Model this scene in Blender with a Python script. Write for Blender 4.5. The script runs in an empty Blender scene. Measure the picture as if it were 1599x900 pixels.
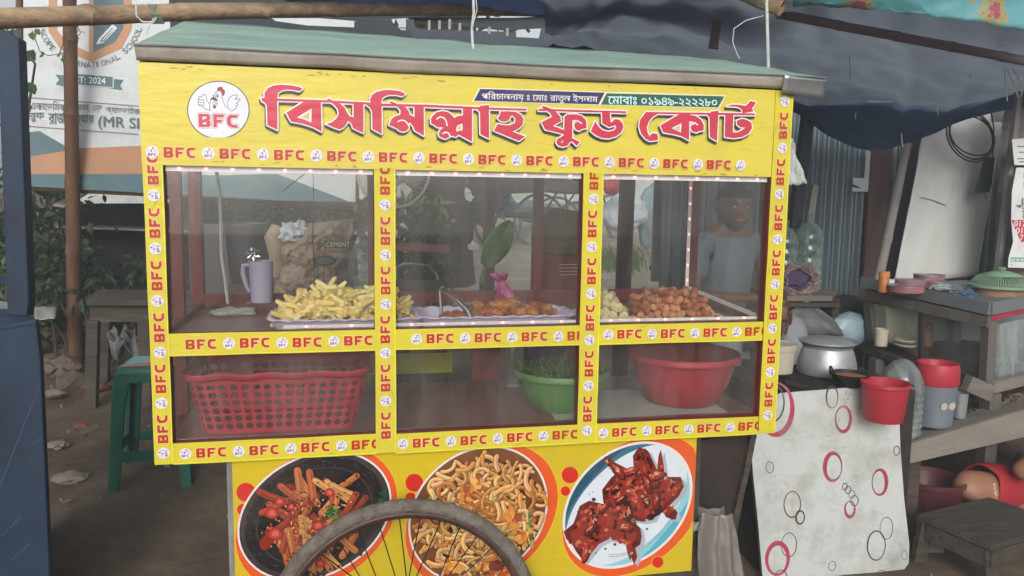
import bpy, bmesh, math, random
from math import pi, sin, cos, radians
from mathutils import Vector, Matrix, Euler, noise, geometry
R = random.Random(7)
SC = bpy.context.scene
COL = SC.collection

# ------------------------------------------------------------------ camera
CAM = Vector((0.44613, -1.97954, 1.49867)); YAW, PITCH, ROLL = 0.208297, -0.117570, 0.0139506; FPX = 1250.0
_f = Vector((sin(YAW)*cos(PITCH), cos(YAW)*cos(PITCH), sin(PITCH)))
_r0 = Vector((cos(YAW), -sin(YAW), 0)); _u0 = _r0.cross(_f)
_r = _r0*cos(ROLL) + _u0*sin(ROLL); _u = _u0*cos(ROLL) - _r0*sin(ROLL)
cd = bpy.data.cameras.new('camera'); cam = bpy.data.objects.new('camera', cd); COL.objects.link(cam)
cam.matrix_world = Matrix(((_r.x, _u.x, -_f.x, CAM.x), (_r.y, _u.y, -_f.y, CAM.y), (_r.z, _u.z, -_f.z, CAM.z), (0, 0, 0, 1)))
cd.sensor_width = 36; cd.lens = FPX/1599*36; cd.clip_start = 0.02; cd.clip_end = 500
SC.camera = cam

# ------------------------------------------------------------------ overcast sky and soft sun
SUN_EL, SUN_AZ = radians(24), radians(194)      # azimuth clockwise from +Y: behind the camera, to the left
w = bpy.data.worlds.new('World'); SC.world = w; w.use_nodes = True
nt = w.node_tree; bg = nt.nodes['Background']
sky = nt.nodes.new('ShaderNodeTexSky'); sky.sky_type = 'NISHITA'; sky.sun_disc = False
sky.sun_elevation = SUN_EL; sky.sun_rotation = SUN_AZ; sky.air_density = 1.0; sky.dust_density = 3.0
hs = nt.nodes.new('ShaderNodeHueSaturation'); hs.inputs['Saturation'].default_value = 0.22
nt.links.new(sky.outputs[0], hs.inputs['Color']); nt.links.new(hs.outputs[0], bg.inputs[0])
bg.inputs[1].default_value = 0.15
sl = bpy.data.lights.new('sun', 'SUN'); sl.energy = 1.5; sl.angle = radians(25); sl.color = (1, .94, .84)
so = bpy.data.objects.new('sun', sl); COL.objects.link(so)
sd = Vector((sin(SUN_AZ)*cos(SUN_EL), cos(SUN_AZ)*cos(SUN_EL), sin(SUN_EL)))
so.rotation_euler = sd.to_track_quat('Z', 'Y').to_euler(); so.location = (0, -3, 6)
vs = SC.view_settings; vs.view_transform = 'Standard'; vs.look = 'None'; vs.exposure = 0.14; vs.gamma = 1
try:
    SC.cycles.max_bounces = 8; SC.cycles.transparent_max_bounces = 24; SC.cycles.use_denoising = True
    SC.cycles.sample_clamp_indirect = 4; SC.cycles.caustics_reflective = False; SC.cycles.caustics_refractive = False
except Exception: pass

# ------------------------------------------------------------------ measuring helpers
def ray(px, py): return _f + _r*((px-799.5)/FPX) + _u*((450-py)/FPX)
def P(px, py, Y):
    d = ray(px, py); return CAM + d*((Y-CAM.y)/d.y)
def PZ(px, py, Z):
    d = ray(px, py); return CAM + d*((Z-CAM.z)/d.z)
def PX(px, py, X):
    d = ray(px, py); return CAM + d*((X-CAM.x)/d.x)
def ground_z(x, y):
    return 0.06 + 0.085*max(-3, min(y, 15))
def G(px, py):
    d = ray(px, py); t = (0.06+0.085*CAM.y-CAM.z)/(d.z-0.085*d.y); return CAM + d*t
def mpp(px, py, Y): return ((P(px, py, Y)-CAM).dot(_f))/FPX     # metres per photo pixel

# ------------------------------------------------------------------ materials
def lin(c):
    return tuple((x/12.92 if x <= .04045 else ((x+.055)/1.055)**2.4) for x in c)
def hexc(h): return lin(tuple(int(h[i:i+2], 16)/255 for i in (0, 2, 4)))
MATS = {}
def M(name, col, rough=.7, var=.25, scale=9, bump=.15, metal=0, dirt=None, dirt_amt=.5, dirt_scale=3, stretch=(1, 1, 1), spec=.4, detail=8, trans=0, emit=None, sheen=0, dirt_lo=.45, dirt_hi=.7):
    if isinstance(col, str): col = hexc(col)
    if isinstance(dirt, str): dirt = hexc(dirt)
    m = bpy.data.materials.new(name); m.use_nodes = True; MATS[name] = m
    n = m.node_tree; N = n.nodes; L = n.links; b = N['Principled BSDF']
    tc = N.new('ShaderNodeTexCoord'); mp = N.new('ShaderNodeMapping'); mp.inputs['Scale'].default_value = stretch
    L.new(tc.outputs['Object'], mp.inputs[0])
    a = N.new('ShaderNodeTexNoise'); a.inputs['Scale'].default_value = scale; a.inputs['Detail'].default_value = detail; a.inputs['Roughness'].default_value = .65
    L.new(mp.outputs[0], a.inputs['Vector'])
    cr = N.new('ShaderNodeValToRGB'); cr.color_ramp.elements[0].position = .3; cr.color_ramp.elements[1].position = .7
    cr.color_ramp.elements[0].color = tuple(max(0, c*(1-var)) for c in col)+(1,); cr.color_ramp.elements[1].color = tuple(min(1, c*(1+var)) for c in col)+(1,)
    L.new(a.outputs[0], cr.inputs[0]); out = cr.outputs[0]
    if dirt is not None:
        d = N.new('ShaderNodeTexNoise'); d.inputs['Scale'].default_value = dirt_scale; d.inputs['Detail'].default_value = 10; d.inputs['Roughness'].default_value = .75
        L.new(mp.outputs[0], d.inputs['Vector'])
        r = N.new('ShaderNodeMapRange'); r.inputs[1].default_value = dirt_lo; r.inputs[2].default_value = dirt_hi; r.inputs[4].default_value = dirt_amt
        L.new(d.outputs[0], r.inputs[0])
        mx = N.new('ShaderNodeMix'); mx.data_type = 'RGBA'; L.new(r.outputs[0], mx.inputs[0]); L.new(out, mx.inputs[6]); mx.inputs[7].default_value = dirt+(1,)
        out = mx.outputs[2]
    L.new(out, b.inputs['Base Color'])
    b.inputs['Roughness'].default_value = rough; b.inputs['Metallic'].default_value = metal; b.inputs['Specular IOR Level'].default_value = spec
    if sheen: b.inputs['Sheen Weight'].default_value = sheen
    if bump:
        bp = N.new('ShaderNodeBump'); bp.inputs['Strength'].default_value = bump; bp.inputs['Distance'].default_value = .01
        a2 = N.new('ShaderNodeTexNoise'); a2.inputs['Scale'].default_value = scale*3; a2.inputs['Detail'].default_value = 6; L.new(mp.outputs[0], a2.inputs['Vector'])
        L.new(a2.outputs[0], bp.inputs['Height']); L.new(bp.outputs[0], b.inputs['Normal'])
    if trans:
        tr = N.new('ShaderNodeBsdfTranslucent'); L.new(out, tr.inputs[0]); ms = N.new('ShaderNodeMixShader'); ms.inputs[0].default_value = trans
        L.new(b.outputs[0], ms.inputs[1]); L.new(tr.outputs[0], ms.inputs[2]); L.new(ms.outputs[0], N['Material Output'].inputs[0])
    if emit:
        b.inputs['Emission Color'].default_value = tuple(emit[:3])+(1,); b.inputs['Emission Strength'].default_value = emit[3]
    return m
def glass_mat(name, tint=(1, 1, 1), film=.05, film_col=(.5, .5, .5), refl=1.0, rough=.02):
    m = bpy.data.materials.new(name); m.use_nodes = True; n = m.node_tree; N = n.nodes; L = n.links
    N.remove(N['Principled BSDF'])
    t = N.new('ShaderNodeBsdfTransparent'); t.inputs[0].default_value = tint+(1,)
    g = N.new('ShaderNodeBsdfGlossy'); g.inputs['Roughness'].default_value = rough
    fr = N.new('ShaderNodeFresnel'); fr.inputs[0].default_value = 1.5
    ge = N.new('ShaderNodeNewGeometry'); ir = N.new('ShaderNodeMapRange'); ir.inputs[3].default_value = 1.5; ir.inputs[4].default_value = 1/1.5; L.new(ge.outputs['Backfacing'], ir.inputs[0]); L.new(ir.outputs[0], fr.inputs[0])
    mu = N.new('ShaderNodeMath'); mu.operation = 'MULTIPLY'; mu.inputs[1].default_value = refl; L.new(fr.outputs[0], mu.inputs[0])
    m1 = N.new('ShaderNodeMixShader'); L.new(mu.outputs[0], m1.inputs[0]); L.new(t.outputs[0], m1.inputs[1]); L.new(g.outputs[0], m1.inputs[2])
    d = N.new('ShaderNodeBsdfDiffuse'); d.inputs[0].default_value = film_col+(1,)
    tc = N.new('ShaderNodeTexCoord'); a = N.new('ShaderNodeTexNoise'); a.inputs['Scale'].default_value = 5; a.inputs['Detail'].default_value = 12; a.inputs['Roughness'].default_value = .65
    mp = N.new('ShaderNodeMapping'); mp.inputs['Scale'].default_value = (2.6, 1, .55); mp.inputs['Rotation'].default_value = (0, .25, 0); L.new(tc.outputs['Object'], mp.inputs[0]); L.new(mp.outputs[0], a.inputs['Vector'])  # dust film stretched into streaks that also imitate streaky reflections
    r = N.new('ShaderNodeMapRange'); r.inputs[1].default_value = .35; r.inputs[2].default_value = .7; r.inputs[3].default_value = film*.15; r.inputs[4].default_value = film*2.8
    L.new(a.outputs[0], r.inputs[0])
    m2 = N.new('ShaderNodeMixShader'); L.new(r.outputs[0], m2.inputs[0]); L.new(m1.outputs[0], m2.inputs[1]); L.new(d.outputs[0], m2.inputs[2])
    L.new(m2.outputs[0], N['Material Output'].inputs[0]); return m
def print_mat(name, rough=.35, grime=.12, spec=.4, grime_col=(.25, .22, .15), bump=.12):
    m = bpy.data.materials.new(name); m.use_nodes = True; n = m.node_tree; N = n.nodes; L = n.links; b = N['Principled BSDF']
    at_ = N.new('ShaderNodeAttribute'); at_.attribute_name = 'Col'
    tc = N.new('ShaderNodeTexCoord'); a = N.new('ShaderNodeTexNoise'); a.inputs['Scale'].default_value = 6; a.inputs['Detail'].default_value = 12; a.inputs['Roughness'].default_value = .7
    L.new(tc.outputs['Object'], a.inputs['Vector'])
    r = N.new('ShaderNodeMapRange'); r.inputs[1].default_value = .45; r.inputs[2].default_value = .75; r.inputs[4].default_value = grime*2; L.new(a.outputs[0], r.inputs[0])
    mx = N.new('ShaderNodeMix'); mx.data_type = 'RGBA'; L.new(r.outputs[0], mx.inputs[0]); L.new(at_.outputs['Color'], mx.inputs[6]); mx.inputs[7].default_value = grime_col+(1,)
    L.new(mx.outputs[2], b.inputs['Base Color']); b.inputs['Roughness'].default_value = rough; b.inputs['Specular IOR Level'].default_value = spec
    bp = N.new('ShaderNodeBump'); bp.inputs['Strength'].default_value = bump; bp.inputs['Distance'].default_value = .01
    a2 = N.new('ShaderNodeTexNoise'); a2.inputs['Scale'].default_value = 14; a2.inputs['Detail'].default_value = 4; mp = N.new('ShaderNodeMapping'); mp.inputs['Scale'].default_value = (.7, 1, 2.2); L.new(tc.outputs['Object'], mp.inputs[0]); L.new(mp.outputs[0], a2.inputs['Vector'])
    L.new(a2.outputs[0], bp.inputs['Height']); L.new(bp.outputs[0], b.inputs['Normal'])
    return m

# ------------------------------------------------------------------ mesh building
class MB:
    def __init__(s): s.v = []; s.f = []; s.c = []
    def add(s, vs, fs, col=None):
        o = len(s.v); s.v += [Vector(v) for v in vs]; s.f += [tuple(i+o for i in f) for f in fs]; s.c += [col]*len(fs); return s
    def box(s, lo, hi, col=None):
        x0, y0, z0 = lo; x1, y1, z1 = hi
        return s.add([(x0, y0, z0), (x1, y0, z0), (x1, y1, z0), (x0, y1, z0), (x0, y0, z1), (x1, y0, z1), (x1, y1, z1), (x0, y1, z1)],
                     [(0, 3, 2, 1), (4, 5, 6, 7), (0, 1, 5, 4), (1, 2, 6, 5), (2, 3, 7, 6), (3, 0, 4, 7)], col)
    def obox(s, c, X, Y, Z, col=None):      # centre and half-axes
        c, X, Y, Z = map(Vector, (c, X, Y, Z))
        vs = [c+X*a+Y*b+Z*d for d in (-1, 1) for a, b in ((-1, -1), (1, -1), (1, 1), (-1, 1))]
        return s.add(vs, [(0, 3, 2, 1), (4, 5, 6, 7), (0, 1, 5, 4), (1, 2, 6, 5), (2, 3, 7, 6), (3, 0, 4, 7)], col)
    def slab(s, pts, off, col=None):        # polygon extruded by vector off
        n = len(pts); off = Vector(off); vs = [Vector(p) for p in pts]+[Vector(p)+off for p in pts]
        fs = [(i, (i+1) % n, n+(i+1) % n, n+i) for i in range(n)]+[tuple(reversed(range(n))), tuple(range(n, 2*n))]
        return s.add(vs, fs, col)
    def bar(s, a, b, w_, d_=None, up=(0, 0, 1), col=None):
        a, b = Vector(a), Vector(b); d_ = w_ if d_ is None else d_
        z = (b-a)/2; zn = z.normalized(); upv = Vector(up)
        if abs(zn.dot(upv)) > .95: upv = Vector((0, 1, 0))
        x = zn.cross(upv).normalized(); y = x.cross(zn)
        return s.obox((a+b)/2, x*w_/2, y*d_/2, z, col)
    def tube(s, path, rad, seg=10, caps=True, col=None, closed=False):
        path = [Vector(p) for p in path]; n = len(path)
        rad = rad if isinstance(rad, (list, tuple)) else [rad]*n
        vs = []; prev = None
        for i, p in enumerate(path):
            t = (path[(i+1) % n]-path[i-1]) if closed else (path[min(i+1, n-1)]-path[max(i-1, 0)])
            t = t.normalized() if t.length > 1e-9 else Vector((0, 0, 1))
            if prev is None: x = t.orthogonal().normalized()
            else:
                x = prev-t*prev.dot(t); x = x.normalized() if x.length > 1e-6 else t.orthogonal().normalized()
            prev = x; y = t.cross(x)
            for k in range(seg):
                a = 2*pi*k/seg; vs.append(p+(x*cos(a)+y*sin(a))*rad[i])
        fs = []
        for i in range(n if closed else n-1):
            j = (i+1) % n
            for k in range(seg):
                fs.append((i*seg+k, i*seg+(k+1) % seg, j*seg+(k+1) % seg, j*seg+k))
        if caps and not closed: fs += [tuple(reversed(range(seg))), tuple(range((n-1)*seg, n*seg))]
        return s.add(vs, fs, col)
    def lathe(s, prof, c=(0, 0, 0), seg=32, axis=None, sx=1, sy=1, col=None):
        c = Vector(c); vs = []
        if axis is None: X, Y, Z = Vector((1, 0, 0)), Vector((0, 1, 0)), Vector((0, 0, 1))
        else:
            Z = Vector(axis).normalized(); X = Z.orthogonal().normalized(); Y = Z.cross(X)
        for r, h in prof:
            for k in range(seg):
                a = 2*pi*k/seg; vs.append(c+X*(r*cos(a)*sx)+Y*(r*sin(a)*sy)+Z*h)
        fs = []
        for i in range(len(prof)-1):
            for k in range(seg): fs.append((i*seg+k, i*seg+(k+1) % seg, (i+1)*seg+(k+1) % seg, (i+1)*seg+k))
        if prof[0][0] > 1e-5: pass
        return s.add(vs, fs, col)
    def grid(s, fn, nu, nv, col=None, wrap=False):
        vs = [fn(i/nu, j/nv) for j in range(nv+1) for i in range(nu+1)]
        fs = [(j*(nu+1)+i, j*(nu+1)+i+1, (j+1)*(nu+1)+i+1, (j+1)*(nu+1)+i) for j in range(nv) for i in range(nu)]
        return s.add(vs, fs, col)
    def poly(s, pts, col=None): return s.add(pts, [tuple(range(len(pts)))], col)
    def blob(s, c, r, seed=0, amp=.25, freq=2.5, sub=2, sc=(1, 1, 1), col=None, rot=None):
        bm = bmesh.new(); bmesh.ops.create_icosphere(bm, subdivisions=sub, radius=1)
        off = Vector((seed*7.13, seed*3.7, seed*1.9)); vs = []
        for v in bm.verts:
            d = 1+amp*noise.fractal(v.co*freq+off, .8, 2, 3)
            q = Vector((v.co.x*sc[0], v.co.y*sc[1], v.co.z*sc[2]))*d*r
            if rot is not None: q = rot @ q
            vs.append(Vector(c)+q)
        fs = [tuple(v.index for v in f.verts) for f in bm.faces]; bm.free()
        return s.add(vs, fs, col)
    def center(s):
        xs = [v.x for v in s.v]; ys = [v.y for v in s.v]; zs = [v.z for v in s.v]
        return Vector(((min(xs)+max(xs))/2, (min(ys)+max(ys))/2, min(zs)))
def build(name, mb, mat, parent=None, smooth=False, bevel=0, solid=0, subsurf=0, kind=None, origin=None, label=None):
    base = parent['_b'] if parent is not None and '_b' in parent else None
    if base is not None: o_ = Vector(base)
    else: o_ = mb.center() if origin is None else Vector(origin)
    me = bpy.data.meshes.new(name); me.from_pydata([tuple(v-o_) for v in mb.v], [], mb.f)
    if any(c is not None for c in mb.c):
        ca = me.color_attributes.new('Col', 'FLOAT_COLOR', 'CORNER'); k = 0; buf = []
        for p, c in zip(me.polygons, mb.c):
            c4 = tuple(c or (1, 1, 1))[:3]+(1,)
            for _ in range(p.loop_total): buf += c4
        ca.data.foreach_set('color', buf)
    me.materials.append(mat)
    if smooth:
        me.polygons.foreach_set('use_smooth', [True]*len(me.polygons))
        if smooth != 'all':
            try: me.set_sharp_from_angle(angle=radians(40))
            except Exception: pass
    me.update()
    ob = bpy.data.objects.new(name, me); COL.objects.link(ob)
    if parent is not None:
        ob.parent = parent
        if base is None: ob.matrix_parent_inverse = Matrix.Translation(parent.location).inverted(); ob.location = o_
    else: ob.location = o_
    if parent is not None and base is None: pass
    if solid: md = ob.modifiers.new('thick', 'SOLIDIFY'); md.thickness = solid; md.offset = 0
    if bevel: md = ob.modifiers.new('bev', 'BEVEL'); md.width = bevel; md.segments = 2; md.limit_method = 'ANGLE'
    if subsurf: md = ob.modifiers.new('sub', 'SUBSURF'); md.levels = subsurf; md.render_levels = subsurf
    if kind: ob['kind'] = kind
    if label: ob['label'] = label
    return ob
def tag(o, label, cat, group=None, kind=None):
    o['label'] = label; o['category'] = cat
    if group: o['group'] = group
    if kind: o['kind'] = kind
    return o
def thing(name, loc, label, cat, group=None):
    o = bpy.data.objects.new(name, None); COL.objects.link(o); o.empty_display_size = .05
    o.location = loc; o['_b'] = list(Vector(loc)); return tag(o, label, cat, group)
def sub(name, mb, mat, part, thing_, **k):      # a sub-part: child of a part, built in the thing's frame
    ob = build(name, mb, mat, thing_, **k); ob.parent = part; return ob
def copy_tree(o, parent=None):
    c = o.copy(); COL.objects.link(c)
    if parent is not None: c.parent = parent
    for ch in o.children: copy_tree(ch, c)
    return c

# ------------------------------------------------------------------ flat print: coloured polygons laid over each other
class Print:
    STEP = 2e-6
    def __init__(s): s.mb = MB(); s.d = 0.0
    def layer(s, gap=2e-4): s.d += gap
    def tri(s, pts2, faces, col):
        s.d += s.STEP; s.mb.add([(p[0], p[1], s.d) for p in pts2], faces, col)
    def fill(s, pts, col, holes=()):
        loops = [[Vector((p[0], p[1], 0)) for p in pts]]+[[Vector((p[0], p[1], 0)) for p in h] for h in holes]
        if not holes and len(pts) <= 4: fs = [tuple(range(len(pts)))]
        else: fs = [tuple(t) for t in geometry.tessellate_polygon(loops)]
        flat = [q for l in loops for q in l]; out = []
        for f in fs:
            a = sum(flat[f[i]].x*flat[f[(i+1) % len(f)]].y-flat[f[(i+1) % len(f)]].x*flat[f[i]].y for i in range(len(f)))
            if abs(a) > 1e-13: out.append(f if a > 0 else tuple(reversed(f)))
        s.tri(flat, out, col)
    def stroke(s, pts, w_, col, closed=False, taper=False):
        n = len(pts); m = n if closed else n-1
        for i in range(m):
            a = Vector(pts[i][:2]); b = Vector(pts[(i+1) % n][:2]); d = b-a
            if d.length < 1e-7: continue
            d.normalize(); q = Vector((-d.y, d.x))
            w0 = w1 = w_/2
            if taper: w0 = w_/2*sin(pi*(i+.15)/(m+.3)); w1 = w_/2*sin(pi*(i+1.15)/(m+.3))
            s.fill([a-q*w0, b-q*w1, b+q*w1, a+q*w0], col)
            if w_ > 0 and not taper:
                s.fill([(b.x+w1*cos(t*pi/4), b.y+w1*sin(t*pi/4)) for t in range(8)], col)
                if i == 0: s.fill([(a.x+w1*cos(t*pi/4), a.y+w1*sin(t*pi/4)) for t in range(8)], col)
    def ellipse(s, c, rx, ry, col, rot=0, n=28, a0=0, a1=2*pi):
        s.fill(ell(c, rx, ry, rot, n), col)
    def ring(s, c, rx, ry, w_, col, rot=0, n=28, wmax=None, ph=0):
        e = []; 
        for k in range(n):
            a = 2*pi*k/n; ww = w_ if wmax is None else w_+(wmax-w_)*(.5+.5*cos(a-ph))
            for sgn in (0, 1):
                x = (rx-sgn*ww)*cos(a); y = (ry-sgn*ww)*sin(a)
                e.append((c[0]+x*cos(rot)-y*sin(rot), c[1]+x*sin(rot)+y*cos(rot)))
        s.tri(e, [(2*k, 2*((k+1) % n), 2*((k+1) % n)+1, 2*k+1) for k in range(n)], col)
    def text(s, body, fit, col, bold=0, rot=0, U=None, V=None, O=None, shear=0):
        """fit=(x0,y0,x1,y1) box in print units; or O,U,V: origin and unit vectors spanning the text's own box"""
        vs, fs = text_tris(body, 0)
        x0 = min(v[0] for v in vs); x1 = max(v[0] for v in vs); y0 = min(v[1] for v in vs); y1 = max(v[1] for v in vs)
        if O is None: O = Vector(fit[:2]); U = Vector((fit[2]-fit[0], 0)); V = Vector((0, fit[3]-fit[1]))
        pts = [O+U*((v[0]-x0)/(x1-x0))+V*((v[1]-y0)/(y1-y0)) for v in vs]
        par = list(range(len(pts)))
        def fd(i):
            while par[i] != i: par[i] = par[par[i]]; i = par[i]
            return i
        for f in fs:
            for q in f[1:]: par[fd(q)] = fd(f[0])
        isl = {}
        for f in fs: isl.setdefault(fd(f[0]), []).append(f)
        e = V*(bold*.5)/(y1-y0) if bold else None; eu = U*bold*.5/(x1-x0)
        for sh in ([Vector((0, 0))] if not bold else [-eu, eu, Vector((0, 0))+e*.6, -e*.6]):
            for k, fl in enumerate(isl.values()):
                use = sorted({i for f in fl for i in f}); mp_ = {q: n_ for n_, q in enumerate(use)}
                s.d += 1.5e-6; s.mb.add([(pts[i].x+sh.x, pts[i].y+sh.y, s.d) for i in use], [tuple(mp_[i] for i in f) for f in fl], col)
    def build(s, name, O, U, V, N, mat, parent=None, **k):
        O, U, V, N = map(Vector, (O, U, V, N))
        s.mb.v = [O+U*v.x+V*v.y+N*v.z for v in s.mb.v]
        return build(name, s.mb, mat, parent, **k)
def ell(c, rx, ry, rot=0, n=28):
    return [(c[0]+rx*cos(a)*cos(rot)-ry*sin(a)*sin(rot), c[1]+rx*cos(a)*sin(rot)+ry*sin(a)*cos(rot)) for a in (2*pi*k/n for k in range(n))]
_TC = {}
def text_tris(body, bold=0):
    key = (body, bold)
    if key in _TC: return _TC[key]
    cu = bpy.data.curves.new('t', 'FONT'); cu.body = body; cu.size = 1; cu.resolution_u = 3; cu.offset = bold
    ob = bpy.data.objects.new('t', cu); COL.objects.link(ob)
    me = bpy.data.meshes.new_from_object(ob.evaluated_get(bpy.context.evaluated_depsgraph_get()))
    vs = [(v.co.x, v.co.y) for v in me.vertices]; fs = [tuple(p.vertices) for p in me.polygons]
    bpy.data.objects.remove(ob); bpy.data.curves.remove(cu); bpy.data.meshes.remove(me)
    _TC[key] = (vs, fs); return _TC[key]

# ------------------------------------------------------------------ shared materials
m_print = print_mat('printed_vinyl', .34, .10, bump=.2)
m_banner = print_mat('banner_vinyl', .5, .18, grime_col=(.2, .22, .22))
m_glass = glass_mat('streaked_dusty_glass', (.97, .98, .97), .026, (.52, .49, .46), 1.35)
m_glass_side = glass_mat('side_glass_clear', (.96, .97, .96), .015, (.4, .4, .4), .22)
m_maroon = M('maroon_paint', '56201f', .45, .3, 6, .1, dirt='2a1614', dirt_amt=.6)
m_wood_dark = M('weathered_wood', '4c453d', .85, .4, 5, .5, stretch=(1, 6, 6), dirt='2a2622', dirt_amt=.7)
m_wood = M('grey_wood', '77706a', .85, .3, 6, .4, stretch=(1, 5, 8), dirt='3f3a35', dirt_amt=.7)
m_steel = M('steel', 'b9bcbf', .28, .1, 20, .05, metal=1, dirt='6b6a66', dirt_amt=.4)
m_alu = M('aluminium', 'b9bdc0', .42, .15, 10, .15, metal=.55, dirt='555555', dirt_amt=.5)
m_rope = M('white_twine', 'c9cdc9', .9, .2, 30, .3)
m_bamboo = M('bamboo_skin', 'b0977a', .55, .3, 14, .3, stretch=(.4, 3, 3), dirt='5d4f42', dirt_amt=.75, dirt_scale=5)
m_bamboo_d = M('old_bamboo', '6a4c38', .65, .35, 12, .3, stretch=(3, 3, .4), dirt='2f241d', dirt_amt=.8)
m_black = M('black_plastic', '1b1c1f', .5, .2, 10, .1)
# ================================================================== ground and backdrop
def ground():
    mb = MB()
    xs = [-60, -30, -15, -9]+[-6+i*.25 for i in range(61)]+[12, 15, 20, 30, 60]
    ys = [-30, -15, -8, -5]+[-4+i*.22 for i in range(62)]+[11, 13, 15, 18, 25, 50, 120]
    def z(x, y):
        q = ground_z(x, y)
        n1 = noise.fractal(Vector((x*.9, y*.9, 0)), .8, 2, 4)*.05+noise.fractal(Vector((x*5, y*5, 3)), .9, 2, 3)*.012
        k = min(1, max(0, (abs(x-.8)+max(0, y)-1.2)))
        return q+n1*(.35+.65*k)
    vs = [(x, y, z(x, y)) for y in ys for x in xs]; nx = len(xs)
    fs = [(j*nx+i, j*nx+i+1, (j+1)*nx+i+1, (j+1)*nx+i) for j in range(len(ys)-1) for i in range(nx-1)]
    mb.add(vs, fs)
    m = M('packed_dirt', '665a4d', .95, .35, 3.5, .9, dirt='3b322a', dirt_amt=.85, dirt_scale=1.3, detail=14, spec=.15)  # base colour darkened to carry the shade of the canopies
    return build('ground', mb, m, smooth='all', kind='structure', origin=(0, 0, 0))
ground()

def path():
    m = M('pale_dry_earth', 'b8ad9d', .95, .25, 2.5, .8, dirt='7c7266', dirt_amt=.7, dirt_scale=1.5, detail=12)
    mb = MB().grid(lambda u, v: (lambda x, y: Vector((x, y, ground_z(x, y)+.075+.02*noise.noise(Vector((x*3, y*3, 0)))-.12*(max(0, abs(u-.5)*2-.9)*10*.5+max(0, .1-v)*10+max(0, v-.9)*10)*.8)))(.6+11*u, 4.3+8.0*v), 60, 50)
    build('path', mb, m, smooth='all', kind='structure', origin=(0, 0, 0))
path()
def litter():   # small scraps nobody could count
    mb = MB()
    for i in range(1500):
        if i < 560: x, y = R.uniform(-4, .9), R.uniform(1.2, 7)
        elif i < 1250: x, y = R.uniform(-.3, 6), R.uniform(4, 11)
        else: x, y = R.uniform(1.5, 5), R.uniform(.3, 3)
        z = ground_z(x, y)+.015; a = R.uniform(0, pi); s_ = R.uniform(.006, .032)*(1+y*.06); c, s2 = cos(a)*s_, sin(a)*s_
        col = R.choice([(.30, .27, .23), (.16, .14, .12), (.38, .35, .31), (.22, .13, .09), (.1, .09, .08), (.2, .18, .16), (.14, .12, .1)])
        h = [R.uniform(-.01, .025) for _ in range(4)]; k = R.uniform(.3, 1)
        mb.poly([(x-c, y-s2, z+h[0]), (x+s2*k, y-c*k, z+h[1]), (x+c, y+s2, z+h[2]), (x-s2*k, y+c*k, z+h[3])], col)
    o = build('litter', mb, print_mat('scraps', .8, .3), origin=(0, 0, 0)); tag(o, 'scraps of paper, leaves and plastic strewn over the dirt', 'litter', kind='stuff')
litter()

m_stone = M('stone', '85786c', .9, .3, 12, .6, dirt='4c443e', dirt_amt=.7)
m_brick = M('broken_brick', '7d4a3c', .9, .3, 12, .6, dirt='4c3a32', dirt_amt=.7)
STONES = [(110, 755, .07, 'flat pale stone lying on bare dirt below the green stool', m_stone), (108, 545, .09, 'pale lump of rubble beside the foot of the bamboo post', m_stone),
          (85, 620, .06, 'grey stone close to the corner of the blue stall', m_stone), (128, 668, .035, 'small reddish brick shard on the dirt path', m_brick),
          (148, 610, .07, 'red brick block at the foot of the grey table', m_brick), (90, 700, .05, 'pale stone right beside the blue stall base', m_stone),
          (305, 780, .02, 'tiny pebble on the bare dirt left of the cart leg', m_stone), (80, 570, .08, 'reddish stone in the rubble beside the blue stall', m_brick)]
for i, (px, py, r, lab, mt) in enumerate(STONES):
    q = G(px, py); mb = MB().blob((q.x, q.y, ground_z(q.x, q.y)+r*.35), r*.8, seed=i+3, amp=.28, sc=(1.3, 1, .5), sub=3)
    tag(build('stone', mb, mt, smooth=True), lab, 'stone', 'loose stones on the dirt')

# ---------------------------------------------------------------- foliage
def leafmat(name, col, tr=.3): return M(name, col, .5, .45, 25, .2, trans=tr, dirt='1f2a16', dirt_amt=.5, dirt_scale=12)
m_leaf_d = leafmat('dark_leaf', '34492f'); m_leaf_m = leafmat('mid_leaf', '4d6b3c'); m_leaf_l = leafmat('light_leaf', '6d8a4f')
m_stem = M('plant_stem', '4a4032', .8)
def leaf(mb, c, d, n, L, W):
    d = Vector(d).normalized(); n = Vector(n); s_ = d.cross(n)
    s_ = s_.normalized() if s_.length > 1e-5 else d.orthogonal().normalized(); n = s_.cross(d); c = Vector(c)
    pts = [c, c+d*L*.3+s_*W*.5+n*L*.05, c+d*L*.65+s_*W*.4+n*L*.02, c+d*L-n*L*.12, c+d*L*.65-s_*W*.4+n*L*.02, c+d*L*.3-s_*W*.5+n*L*.05, c+d*L*.35-n*L*.03, c+d*L*.7-n*L*.04]
    mb.add(pts, [(0, 1, 6), (1, 2, 7, 6), (2, 3, 7), (3, 4, 7), (4, 5, 6, 7), (5, 0, 6)])
def rv():
    v = Vector((R.gauss(0, 1), R.gauss(0, 1), R.gauss(0, 1))); return v.normalized()
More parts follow.
